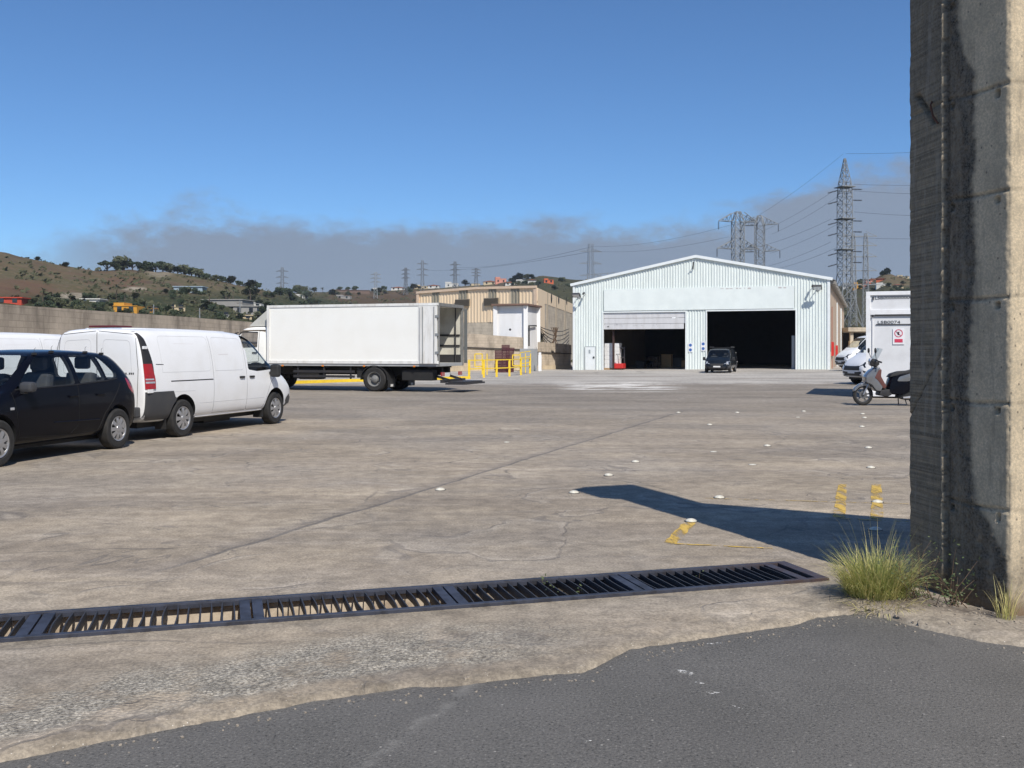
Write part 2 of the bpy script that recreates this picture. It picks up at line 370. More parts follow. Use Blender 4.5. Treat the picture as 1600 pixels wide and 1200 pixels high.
    # dark stains and small specks
    st = t.ramp(t.noise(t.scale(wp, (.5, 1, 1)), .8, 5, .6), .60, .74)
    c = t.mix(t.math('MULTIPLY', st, .38), c, (.12, .11, .10))
    tyre = t.ramp(t.noise(t.scale(p, (.06, 2.6, 1), (0, 0, 4), (0, 0, R(-4))), 1.5, 5, .65), .56, .70)
    c = t.mix(t.math('MULTIPLY', tyre, .30), c, (.11, .10, .095))
    fine = t.noise(p, 55, 5, .7); c = t.mix(t.ramp(fine, .40, .60, 0, .75), c, t.mix(.6, c, (.07, .06, .05)))
    spk = t.voro(p, 30); c = t.mix(t.ramp(spk, .05, .10, .55, 0), c, (.50, .47, .42))
    spk2 = t.voro(t.scale(p, (1, 1, 1), (5, 2, 1)), 21); c = t.mix(t.ramp(spk2, .04, .09, .6, 0), c, (.07, .06, .055))
    pat = t.ramp(t.noise(t.scale(p, (.6, 1, 1), (1, 8, 2)), .6, 4, .5), .35, .65, .86, 1.10)
    c = t.mix(1., c, t.n_rgb(t.math('MULTIPLY', t.math('MULTIPLY', pat, t.ramp(t.noise(p, 5.5, 8, .78), .3, .7, .74, 1.24)), 1.62)), 'MULTIPLY')
    t.col(c); t.out(.85, 0, .3)
    hgt = t.math('ADD', t.math('ADD', t.math('MULTIPLY', fine, .35), t.math('MULTIPLY', med, .9)), t.math('MULTIPLY', t.math('MULTIPLY', v, zr[0]), -1.2))
    hgt = t.math('SUBTRACT', hgt, t.math('MULTIPLY', t.math('ADD', lines, j1), .9))
    t.bump(hgt, .55, .012); return t.m
def n_rgb(s, v):
    n = s.n.new('ShaderNodeCombineColor'); [s.l.new(v, n.inputs[i]) for i in range(3)]; return n.outputs[0]
NT.n_rgb = n_rgb
def asphalt_material():
    t = NT('asphalt'); p = t.pos(); X, Y, Z = t.xyz(p)
    c = t.mix(t.ramp(t.noise(p, .9, 5, .6), .3, .7), (.100, .095, .087), (.134, .127, .117))
    v = t.voro(p, 130); c = t.mix(t.ramp(v, .05, .5), t.mix(.5, c, (.17, .165, .155)), c)
    f = t.noise(p, 75, 5, .75); c = t.mix(t.ramp(f, .52, .74, 0, .75), c, (.30, .285, .26)); c = t.mix(t.ramp(f, .47, .34, 0, .8), c, (.02, .02, .02))
    sp = t.voro(t.scale(p, (1, 1, 1), (4, 1, 2)), 9); c = t.mix(t.ramp(sp, .035, .06, .8, 0), c, (.36, .34, .31))
    dk = t.ramp(t.noise(p, 2.4, 3, .5), .66, .76, 0, .5); c = t.mix(dk, c, (.04, .04, .04))
    # pale dusty drag marks
    a = t.math('ADD', t.math('ADD', X, .27), t.math('MULTIPLY', t.math('SUBTRACT', Y, 4.3), -.42)); a = t.math('ADD', a, t.math('MULTIPLY', t.noise(p, 3, 4, .6), .18))
    dm = t.math('MULTIPLY', t.ramp(t.math('ABSOLUTE', t.math('SUBTRACT', a, .09)), .0, .05, .45, 0), t.ramp(t.noise(p, 12, 4, .7), .4, .62))
    c = t.mix(dm, c, (.24, .23, .21))
    t.col(c); t.out(.8, 0, .35); t.bump(t.math('ADD', f, t.math('MULTIPLY', v, -.8)), .5, .006); return t.m
M['yard'] = yard_material(); M['asphalt'] = asphalt_material()

def grid_lines(fine0, fine1, step, lo, hi, extra=()):
    xs = []; n = round((fine1-fine0)/step); xs = [fine0+(fine1-fine0)*i/n for i in range(n+1)]
    s = step; a = fine0
    while a > lo: s *= 1.35; a -= s; xs.append(max(a, lo))
    s = step; a = fine1
    while a < hi: s *= 1.22; a += min(s, 6); xs.append(min(a, hi))
    xs += list(extra); xs = sorted(set(round(x, 4) for x in xs)); out = [xs[0]]
    for x in xs[1:]:
        if x-out[-1] < .006:
            if any(abs(x-e) < 1e-4 for e in extra): out[-1] = x
            continue
        out.append(x)
    return out
us = grid_lines(-2.7, 5.0, .025, -90, 110, PU); vs_ = grid_lines(3.1, 8.0, .025, -25, 112, PV)
def yz(x, y):
    u, v = xy2uv(x, y); near = sstep(13, 8, math.hypot(x, y-4)); z = gz(x, y)
    if near > 0:
        k = near*sstep(.02, .3, max(PU[0]-u, u-PU[1], PV[0]-v, v-PV[1])); z += k*(.010*fbm(x*1.3, y*1.3, 2)+.006*fbm(x*6, y*6, 3))+.002*fbm(x*30, y*30, 1)*near
    return z
me = bpy.data.meshes.new('yard'); V = []; Fc = []; ZC = []
nu, nv = len(us), len(vs_)
for v in vs_:
    for u in us:
        x, y = uv2xy(u, v); z = gz(x, y); ed = edge(x) if -8 < x < 8 and -3 < y < 9 else None
        near = sstep(13, 8, math.hypot(x, y-4))
        if near > 0:
            dp = max(PU[0]-u, u-PU[1], PV[0]-v, v-PV[1])      # distance to the drain frame
            k = near*sstep(.02, .3, dp)
            z += k*(.010*fbm(x*1.3, y*1.3, 2)+.006*fbm(x*6, y*6, 3))+.002*fbm(x*30, y*30, 1)*near
        a = b = g = 0.
        if ed is not None:
            d = y-ed
            rough = sstep(.9, .1, d)*near
            z += .020*rough*fbm(x*9, y*9, 8, 4)+.009*rough*fbm(x*34, y*34, 3, 3)+.010*sstep(.0, .10, d)*rough
            z = z-(.075)*sstep(.035, -.04, d)
            a = sstep(.14, .28, d)*sstep(1.15, .7, d+.25*fbm(x*2, y*2, 4))*sstep(.75, -.5, x+.5*fbm(x*1.5, y*1.5, 9))
            b = max(sstep(.14, .03, d)*.7, sstep(.22, .06, dp)*.8 if near > 0 else 0)
            q = math.hypot((x-2.55)/1.1, (y-5.95)/.75)
            b = max(b, sstep(1.0, .6, q)*sstep(1.0, .0, d)*.9)
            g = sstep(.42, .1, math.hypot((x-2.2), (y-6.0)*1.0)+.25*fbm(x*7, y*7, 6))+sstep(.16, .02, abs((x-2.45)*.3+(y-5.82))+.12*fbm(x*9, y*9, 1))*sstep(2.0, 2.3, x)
            z += .035*sstep(.55, .1, math.hypot(x-2.25, y-6.05))
        V.append((x, y, z)); ZC.append((a, b, min(1, g), 1))
for j in range(nv-1):
    for i in range(nu-1):
        if us[i] >= PU[0]-1e-4 and us[i+1] <= PU[1]+1e-4 and vs_[j] >= PV[0]-1e-4 and vs_[j+1] <= PV[1]+1e-4: continue
        a = j*nu+i; Fc.append((a, a+1, a+1+nu, a+nu))
me.from_pydata(V, [], Fc); ca = me.color_attributes.new('zone', 'FLOAT_COLOR', 'POINT')
ca.data.foreach_set('color', [c for q in ZC for c in q]); me.materials.append(M['yard'])
for p in me.polygons: p.use_smooth = True
yard = bpy.data.objects.new('yard', me); COL.objects.link(yard); tag(yard, 'sunlit worn concrete yard with swirls, cracks and a long joint', kind='structure')
# asphalt road in front: finely divided near the camera
m = MB(); xs = grid_lines(-2.6, 3.2, .05, -60, 80); ys = grid_lines(2.6, 6.0, .05, -40, 8.5)
vv = [(x, y, -.015+.004*fbm(x*1.5, y*1.5, 1)+.0015*fbm(x*9, y*9, 2)-(.6*sstep(.10, .35, y-edge(x)))) for y in ys for x in xs]; nx = len(xs)
m.add(vv, [(j*nx+i, j*nx+i+1, (j+1)*nx+i+1, (j+1)*nx+i) for j in range(len(ys)-1) for i in range(nx-1)])
road = m.build('road', M['asphalt'], smooth=True, recalc=False); tag(road, 'dark grey asphalt road surface in the foreground', kind='structure')
# chalky scuffs on the asphalt
t = NT('white_scuff'); p = t.pos(); t.col((.62, .61, .58)); t.out(.8)
t.b.inputs['Alpha'].default_value = 1; t.set(t.b.inputs['Alpha'], t.ramp(t.noise(p, 55, 5, .75), .47, .60)); M['scuff'] = t.m
m = MB()
def blob(cx, cy, rx, ry, rot, z, sd):
    n = 14; o = []
    for i in range(n):
        a = 2*math.pi*i/n; r = 1+.55*nz(math.cos(a)*1.4+sd, math.sin(a)*1.4, sd)
        x, y = rx*r*math.cos(a), ry*r*math.sin(a); o.append((cx+x*math.cos(rot)-y*math.sin(rot), cy+x*math.sin(rot)+y*math.cos(rot), z))
    return o
for k, (px, py, a, b, r) in enumerate([(1072, 1046, .055, .02, -.9), (1094, 1062, .03, .01, -.6), (1096, 1076, .035, .008, .1), (1116, 1077, .025, .012, .2), (1122, 1107, .038, .018, .1), (1118, 1001, .05, .014, .1), (1140, 1095, .06, .006, -.9), (1497, 988, .05, .012, .2), (1540, 1005, .04, .012, 0), (919, 1151, .012, .01, 0), (667, 1151, .012, .008, 0)]):
    g = G(px, py); m.quad(*blob(g.x, g.y, a, b, r, -.015, k*3.1))
tag(m.build('scuff_mark', M['scuff'], recalc=False), 'chalky white scuff marks on the grey asphalt', kind='structure')
# yellow painted marks, worn
def paint(name, c, lo, hi):
    t = NT(name); p = t.pos(); t.col(t.mix(t.noise(p, 30, 4, .6), c, tuple(x*.75 for x in c))); t.out(.7)
    n = t.noise(t.scale(p, (1, .22, 1)), 9, 5, .7); t.set(t.b.inputs['Alpha'], t.ramp(n, lo, hi)); return t.m
M['ypaint'] = paint('worn_yellow_road_paint', (.68, .45, .09), .38, .60); M['ypaint2'] = paint('faded_yellow_road_paint', (.60, .43, .16), .44, .58)
YB = BVHTree.FromObject(yard, bpy.context.evaluated_depsgraph_get())
def ymesh(x, y):
    h = YB.ray_cast(Vector((x, y, 2)), Vector((0, 0, -1))); return h[0].z if h[0] else 0.
def strip(p0, p1, w0, w1, n, z=.005):
    n *= 4
    a, b = G(*p0), G(*p1); d = (b-a).normalized(); s = Vector((-d.y, d.x, 0)); vs = []; n *= 1
    for i in range(n+1):
        c = a+(b-a)*i/n; w = w0+(w1-w0)*i/n
        l = c+s*w*(.5+.12*nz(i*.2, 1.1, c.x)); r = c-s*w*(.5+.12*nz(i*.2, 5.1, c.y))
        for q in (l, r): vs.append((q.x, q.y, ymesh(q.x, q.y)+z))
    return vs, [(2*i, 2*i+1, 2*i+3, 2*i+2) for i in range(n)]
def pmark(segs, mat, label):
    m = MB()
    for s in segs: m.add(*strip(*s))
    tag(m.build('painted_line', mat, recalc=False), label, kind='structure')
pmark([((1311, 809), (1316, 757), .11, .09, 10)], M['ypaint'], 'short worn yellow dash left of another near the pillar')
pmark([((1371, 811), (1369, 757), .11, .10, 10)], M['ypaint'], 'short worn yellow dash beside the concrete pillar')
pmark([((1047, 849), (1078, 817), .11, .10, 10), ((1047, 850), (1207, 857), .035, .03, 16)], M['ypaint'], 'worn yellow corner mark below the pillar shadow')
pmark([((1284, 810), (1420, 815), .04, .035, 14), ((1100, 779), (1420, 788), .03, .025, 14)], M['ypaint2'], 'thin faded yellow lines running towards the pillar')
# white road studs
m = MB(); m.lathe([(0, .062), (.007, .062), (.015, .056), (.024, .040), (.029, .018), (.030, .001)], (0, 0, 0), 'Z', 18); m.quad(*[(.062*math.cos(i*.349), .062*math.sin(i*.349), 0) for i in range(18)])
studm = m.build('road_stud', dirty('stud_white', (.66, .64, .55), (.40, .36, .28), .6, 22, amt=.9), smooth=True)
m = MB(); m.lathe([(0, .074), (.006, .072), (.0061, .05)], (0, 0, 0), 'Z', 14); base = m.build('rim', M['steel_dark'], studm)
STUDS = [(688, 764, 'chipped white stud on the joint left of the pillar shadow'), (993, 720, 'white stud above the top bend of the pillar shadow'), (951, 741, 'low white stud just above the shadow tip'),
 (897, 768, 'white stud touching the left tip of the pillar shadow'), (1080, 813, 'large white stud at the corner of the yellow mark'), (1124, 776, 'white stud just above the middle of the pillar shadow'),
 (1371, 783, 'white stud between two yellow dashes near the pillar'), (1361, 729, 'white stud beyond the yellow dash by the pillar'), (1357, 698, 'white stud halfway from the yellow dashes to the scooter'),
 (1347, 665, 'nearer white stud in front of the scooter wheel'), (1351, 651, 'white stud below the scooter, lower of a close pair'), (1348, 645, 'white stud below the scooter, upper of a close pair'),
 (1256, 641, 'small far stud left of the scooter'), (1199, 695, 'white stud alone in the open yard right of centre'), (1109, 662, 'far stud under the parked dark van'),
 (1060, 643, 'far stud at the end of the long joint'), (1152, 643, 'far stud in line right of the joint end'), (1115, 704, 'tiny worn stud in mid yard'), (1176, 724, 'flattened faint stud above the shadow'),
 (792, 689, 'flat faint stud left of the long joint'), (1247, 650, 'faint worn stud nearest the far left of the scooter'), (1368, 826, 'white stud lying inside the pillar shadow')]
for i, (px, py, lb) in enumerate(STUDS):
    o = studm if i == 0 else copy_tree(studm); o.scale = (.85, .85, .9); g = G(px, py+2)
    if 'tiny' in lb or 'faint' in lb: o.scale = (.8, .8, .35)
    o.location = (g.x, g.y, ymesh(g.x, g.y)-.001); tag(o, lb, 'road stud', 'white studs set in the yard')
# ---------------------------------------------------------------- drain
def duv(u, v, z): x, y = uv2xy(u, v); return (x, y, z)
t = NT('channel_concrete'); p = t.pos(); X, Y, Z = t.xyz(p)
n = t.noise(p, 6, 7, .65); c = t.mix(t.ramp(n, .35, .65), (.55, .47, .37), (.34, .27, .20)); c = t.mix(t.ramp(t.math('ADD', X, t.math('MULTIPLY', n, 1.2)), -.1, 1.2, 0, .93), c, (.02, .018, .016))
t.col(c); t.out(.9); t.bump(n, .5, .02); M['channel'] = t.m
m = MB(); D = .30
a, b, c_, d_ = PU[0], PU[1], PV[0], PV[1]; N = 24
for k in range(N):
    u0 = a+(b-a)*k/N; u1 = a+(b-a)*(k+1)/N
    m.quad(duv(u0, d_, -D), duv(u1, d_, -D), duv(u1, d_, .002), duv(u0, d_, .002)); m.quad(duv(u0, c_, -D), duv(u1, c_, -D), duv(u1, c_, .002), duv(u0, c_, .002))
    m.quad(duv(u0, c_, -D), duv(u1, c_, -D), duv(u1, d_, -D), duv(u0, d_, -D))
m.quad(duv(b, c_, -D), duv(b, d_, -D), duv(b, d_, .002), duv(b, c_, .002)); m.quad(duv(a, c_, -D), duv(a, d_, -D), duv(a, d_, .002), duv(a, c_, .002))
drain = empty('drain_channel', duv(.6, 5.96, 0), 0, 'long steel-framed drainage channel across the front of the yard', 'drain')
bpy.context.view_layer.update()
def sub(o, par):       # parent, keeping world position
    o.parent = par; o.matrix_parent_inverse = Matrix.Translation(-par.location) if not par.rotation_euler[2] else par.matrix_world.inverted(); return o
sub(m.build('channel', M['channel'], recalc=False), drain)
t = NT('grate_steel'); p = t.pos(); X, Y, Z = t.xyz(p); n = t.noise(p, 9, 6, .65)
c = t.mix(t.ramp(n, .4, .65), (.050, .057, .080), (.028, .030, .038)); c = t.mix(t.ramp(t.math('ADD', X, t.math('MULTIPLY', n, 1.6)), 1.8, 3.6, .04, .75), c, (.105, .062, .052)); t.col(c); t.out(.55, .25); M['grate'] = t.m
M['bar'] = dirty('dark_bar_steel', (.028, .030, .036), (.05, .035, .028), .6, 14)
m = MB(); fw = .028
Rz = Matrix.Rotation(math.atan2(UY, UX), 3, 'Z')
def ubox(m, u0, u1, v0, v1, z0, z1):
    c = duv((u0+u1)/2, (v0+v1)/2, (z0+z1)/2); m.cbox(c, (abs(u1-u0), abs(v1-v0), abs(z1-z0)), Rz)
ubox(m, a-.03, b+.03, c_-.012, c_+fw, -.03, .022); ubox(m, a-.03, b+.03, d_-fw, d_+.012, -.008, .022); ubox(m, b-.02, b+.06, c_-.012, d_+.012, -.03, .0215)
sub(m.build('frame', M['grate'], bevel=.003), drain)
CUT = [-2.18, -.99, .155, 1.335, 2.535, 3.70]
lab = ['leftmost steel grate panel, cut off by the photo edge', 'second grate panel from the left with bent upright bars', 'middle-left grate panel over the pale lit channel', 'middle-right grate panel with a small weed growing through', 'rightmost grate panel next to the grass tuft']
for k in range(5):
    u0, u1 = CUT[k], CUT[k+1]
    g = empty('drain_grate', duv((u0+u1)/2, 5.96, 0), 0, lab[k], 'grate', 'grate panels of the yard drain'); bpy.context.view_layer.update()
    m = MB(); ubox(m, u0+.006, u0+.066, c_+fw, d_-fw, -.012, .018)
    ubox(m, u1-.066, u1-.006, c_+fw, d_-fw, -.012, .018)
    ubox(m, u0+.066, u1-.066, c_+fw, c_+fw+.012, -.05, .017); ubox(m, u0+.066, u1-.066, d_-fw-.012, d_-fw, -.012, .017)
    sub(m.build('frame', M['grate'], bevel=.002), g)
    nb = 16
    for i in range(nb):
        u = u0+.066+(u1-u0-.132)*(i+.5)/nb; lean = [.035, .012, 0, -.01, 0][k]*(1 if i < 9 else .3)+random.uniform(-.006, .006); mb = MB()
        bow = random.uniform(-.014, .014); sg = 5; vv = []
        for s in range(sg+1):
            v = c_+fw+.006+(d_-c_-2*fw-.012)*s/sg; du = bow*math.sin(math.pi*s/sg)
            for (zz, w) in ((-.036, .003), (.013, .004)):
                off = lean*(zz-.013)/-.068*(1-.4*s/sg)
                vv += [duv(u+du+off-w, v, zz), duv(u+du+off+w, v, zz)]
        ff = []
        for s in range(sg):
            q = s*4; ff += [(q, q+1, q+5, q+4), (q+2, q+6, q+7, q+3), (q, q+4, q+6, q+2), (q+1, q+3, q+7, q+5)]
        ff += [(0, 2, 3, 1), (sg*4, sg*4+1, sg*4+3, sg*4+2)]
        mb.add(vv, ff); sub(mb.build('bar', M['bar']), g)
# dry leaves and litter in the channel
m = MB(); random.seed(3)
for i in range(260):
    u = random.uniform(-2.4, 3.6); v = random.uniform(c_+.03, d_-.02); z = -D+.01+random.uniform(0, .05)
    if random.random() < .5: v = d_-.03-abs(random.gauss(0, .05))
    p = Vector(duv(u, v, z)); r = random.uniform(.008, .028); q = Matrix.Rotation(random.uniform(0, 6.28), 3, 'Z')@Matrix.Rotation(random.uniform(-.9, .9), 3, 'X')
    m.quad(*[p+q@Vector(w)*r for w in ((-1, -.3, 0), (0, -.5, .1), (1, 0, 0), (0, .5, .1))])
t = NT('dry_litter'); n = t.noise(t.pos(), 20, 2); t.col(t.mix(t.ramp(n, .4, .6), (.28, .19, .09), (.10, .07, .045))); t.out(.9); M['litter'] = t.m
tag(m.build('leaf_litter', M['litter'], recalc=False), 'dry leaves lying in the bottom of the drain channel', 'litter', kind='stuff')
# ================================================================ concrete pillar
P3, P2, P1, P4, P5 = (2.622, 6.534), (2.664, 6.116), (2.836, 5.65), (3.46, 5.81), (3.16, 6.50)
t = NT('pillar_concrete'); p = t.pos(); X, Y, Z = t.xyz(p); at = t.attr('stain'); s = t.xyz(at['Color'])
n = t.noise(p, 5, 8, .62); lines = t.noise(t.scale(p, (.35, .35, 26)), 3, 5, .6); pits = t.voro(t.scale(p, (1, 1, .8)), 17); fine = t.noise(p, 70, 5, .7)
c = t.mix(t.ramp(n, .36, .68), (.67, .545, .37), (.50, .41, .28))
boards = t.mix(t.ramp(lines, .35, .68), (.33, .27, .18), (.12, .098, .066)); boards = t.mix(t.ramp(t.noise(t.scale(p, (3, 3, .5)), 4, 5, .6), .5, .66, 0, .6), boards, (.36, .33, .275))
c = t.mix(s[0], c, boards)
run = t.noise(t.scale(p, (9, 9, .8)), 2.2, 7, .68)
rust = t.mix(t.ramp(run, .40, .62), (.10, .068, .042), (.22, .175, .12))
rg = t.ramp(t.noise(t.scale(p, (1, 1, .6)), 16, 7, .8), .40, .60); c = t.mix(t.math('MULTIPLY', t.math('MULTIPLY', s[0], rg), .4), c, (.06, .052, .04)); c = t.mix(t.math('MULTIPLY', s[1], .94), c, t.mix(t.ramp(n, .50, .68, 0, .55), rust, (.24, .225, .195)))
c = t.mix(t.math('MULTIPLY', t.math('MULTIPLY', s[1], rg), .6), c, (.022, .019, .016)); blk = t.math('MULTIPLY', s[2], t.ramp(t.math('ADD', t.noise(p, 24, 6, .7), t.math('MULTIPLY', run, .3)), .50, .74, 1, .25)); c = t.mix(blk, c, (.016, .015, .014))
c = t.mix(t.ramp(pits, .06, .14, .75, 0), c, (.07, .06, .05)); c = t.mix(t.ramp(t.noise(t.scale(p, (6, 6, .7)), 2.5, 7, .7), .52, .66, 0, .4), c, (.16, .135, .10)); c = t.mix(t.ramp(fine, .34, .62, 0, .5), c, (.24, .22, .18))
c = t.mix(t.math('MULTIPLY', t.ramp(Z, .16, .02), t.ramp(t.noise(p, 11, 5, .6), .35, .6, .3, .85)), c, (.17, .115, .07))
t.col(c); t.out(.9, 0, .25); t.bump(t.math('ADD', t.math('ADD', n, t.math('MULTIPLY', fine, .22)), t.math('MULTIPLY', lines, t.math('MULTIPLY', s[0], .6))), .55, .012); M['pillar'] = t.m
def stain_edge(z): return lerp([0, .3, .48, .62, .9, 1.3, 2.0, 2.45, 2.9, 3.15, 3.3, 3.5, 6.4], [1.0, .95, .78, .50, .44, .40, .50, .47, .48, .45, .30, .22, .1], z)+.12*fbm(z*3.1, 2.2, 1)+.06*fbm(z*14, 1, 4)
def pillar_mesh():
    per = []
    def seg(a, b, n, tagc):
        for i in range(n):
            k = i/n; per.append((a[0]+(b[0]-a[0])*k, a[1]+(b[1]-a[1])*k, tagc, k))
    seg(P3, P2, 34, 'L'); seg(P2, P1, 46, 'M'); q = (P1[0]+(P4[0]-P1[0])*.25, P1[1]+(P4[1]-P1[1])*.25)
    seg(P1, q, 20, 'R'); seg(q, P4, 12, 'R2'); seg(P4, P5, 8, 'B'); seg(P5, P3, 8, 'B')
    zs = [-.05+.0115*i for i in range(330)]; z = zs[-1]
    while z < 6.25: z += .08; zs.append(z)
    cx, cy = 3.1, 6.15; V = []; C_ = []; n = len(per)
    holes = [('M', .12, .035), ('M', .83, .030)]
    for z0_ in zs:
        for (x, y, tg, k) in per:
            z = z0_
            nx_, ny_ = {'L': (-.995, -.10), 'M': (-.938, -.346), 'R': (.244, -.97), 'R2': (.244, -.97), 'B': (.3, .95)}[tg]
            if tg == 'L' and k > .93: nx_, ny_ = -.97, -.22
            if tg == 'M' and k < .03: nx_, ny_ = -.97, -.22
            if (tg == 'M' and k > .97) or (tg == 'R' and k < .05): nx_, ny_ = -.45, -.89
            d = .003*fbm(x*9, y*9, z*5); st = [0, 0, 0]
            jz = (z-.60+.02*fbm(x*3, y*3, 1)) % .612; jd = min(jz, .612-jz)
            kind = int(math.floor((z-.3)/.612))
            if tg in ('M', 'R', 'R2', 'L'):
                amp = {'M': .016, 'R': .004, 'R2': .004, 'L': .004}[tg]
                if tg == 'L' and abs(z-3.0) < .1: amp = .016
                d -= amp*sstep(.012, .0, jd)*(1+.6*nz(x*20, y*20, z*3))
                st[2] = max(st[2], .0)
            joint = sstep(.014, .005, jd)*(.55+.5*fbm(x*14, y*14, z*2))*(0 if tg == 'L' else 1)*(.5 if tg in ('R', 'R2') else 1)
            if tg == 'M':
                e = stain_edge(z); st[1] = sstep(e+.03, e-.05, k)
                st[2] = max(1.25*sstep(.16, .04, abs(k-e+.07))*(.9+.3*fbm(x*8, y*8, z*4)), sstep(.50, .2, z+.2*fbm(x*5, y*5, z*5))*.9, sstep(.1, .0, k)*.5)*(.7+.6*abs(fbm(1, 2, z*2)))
                d += st[1]*.010*fbm(x*40, y*40, z*26)+.010*st[2]*fbm(x*22, y*22, z*22)
                for (hk, hw) in ((.13, .034), (.83, .028)):
                    hz = jz-(.612-.045)
                    if abs(k-hk-.02*nz(kind*3.1, hk*7)) < hw*1.1 and abs(hz+.0) < .019: d -= .03; st[2] = 1
            if tg == 'L':
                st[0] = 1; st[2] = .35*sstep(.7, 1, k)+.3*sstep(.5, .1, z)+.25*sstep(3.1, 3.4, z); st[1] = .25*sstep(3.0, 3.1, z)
                d += .0022*nz(1, 2, z*60)
                if k < .06: d += .012*fbm(x*3, y*3, z*12)
                cr = abs((z-1.18)-(k-.2)*.45)                      # diagonal crack
                if cr < .012: d -= .01; st[2] = .9
            # broken, jagged arris between the two shaded faces
            sd = (1-k)*.42 if tg == 'L' else (k*.497 if tg == 'M' else 9)
            jag = .022*fbm(3, 1, z*7)+.010*fbm(8, 3, z*30)
            if sd < .10:
                ctr = (sd if tg == 'M' else -sd)-jag
                if 0 < ctr < .055: d -= .026*sstep(0, .006, ctr)*sstep(.055, .03, ctr)*(.7+.8*abs(fbm(2, 2, z*11))); st[2] = max(st[2], .5)
                if -.02 < ctr <= 0: d += .012*(1+fbm(x*30, y*30, z*40)); st[1] *= .3; st[0] *= .2; st[2] = 0
                d += .010*fbm(x*20, y*20, z*30)*sstep(.07, 0, abs(ctr))
            if tg == 'L' and 2.95 < z < 3.18 and abs((z-3.0)-(.62-k)*.45) < .03: d -= .03; st[2] = 1
            sr = (1-k)*.497 if tg == 'M' else (k*.22 if tg == 'R' else 9)
            if sr < .022: d += -.010*sstep(.022, 0, sr)+.010*fbm(x*28, y*28, z*34)
            if tg in ('R', 'R2'): st[2] = .55*sstep(.5, .2, z+.15*fbm(x*6, y*6, z*4)); st[1] = .3*st[2]
            st[2] = max(st[2], joint*1.3)
            if z > 3.75: z = 3.75+(z-3.75)*((9.95-(-.36*x+.933*y))*math.tan(R(SUN_EL))-3.75)/2.5
            V.append((x+nx_*d, y+ny_*d, z)); C_.append((*[max(0, min(1, q)) for q in st], 1))
    F_ = []
    for j in range(len(zs)-1):
        for i in range(n): F_.append((j*n+i, j*n+(i+1) % n, (j+1)*n+(i+1) % n, (j+1)*n+i))
    F_.append(tuple((len(zs)-1)*n+i for i in range(n)))
    me = bpy.data.meshes.new('column'); me.from_pydata(V, [], F_); ca = me.color_attributes.new('stain', 'FLOAT_COLOR', 'POINT')
    ca.data.foreach_set('color', [c for q in C_ for c in q]); me.materials.append(M['pillar'])
    for p in me.polygons: p.use_smooth = True
    return me
pillar = empty('concrete_pillar', (3.1, 6.15, 0), 0, 'tall stained concrete pillar with a broken edge beside the grass tuft', 'pillar')
bpy.context.view_layer.update()
po = bpy.data.objects.new('column', pillar_mesh()); COL.objects.link(po); sub(po, pillar)
m = MB()     # small corbel near the top and the sloping wall to the right, whose shadows fall on the yard
m.prism([(2.66, 6.35), (2.47, 6.12), (2.66, 6.0), (2.9, 6.2)], 4.86, 5.60, 'Z')
sub(m.build('corbel', M['pillar'], bevel=.01), pillar)
m = MB(); m.prism([(0, 0), (3.4, 0), (3.6, 1.2), (1.2, 3.15), (0, 4.6)], 0, .22, 'Y')
ww = m.build('concrete_wing_wall', M['pillar'], bevel=.01); ww.location = (3.25, 5.90, 0); ww.rotation_euler = (0, 0, R(14)); tag(ww, 'sloping concrete wall joined to the right of the stained pillar', 'wall')
m = MB(); random.seed(5)     # bent reinforcing bar stub
m.tube([(2.66, 6.27, 3.10), (2.63, 6.235, 3.06), (2.632, 6.20, 2.98), (2.65, 6.17, 2.93)], .006, 6); sub(m.build('rebar', dirty('rusty_bar', (.12, .05, .03), (.03, .02, .015), .9, 20)), pillar)
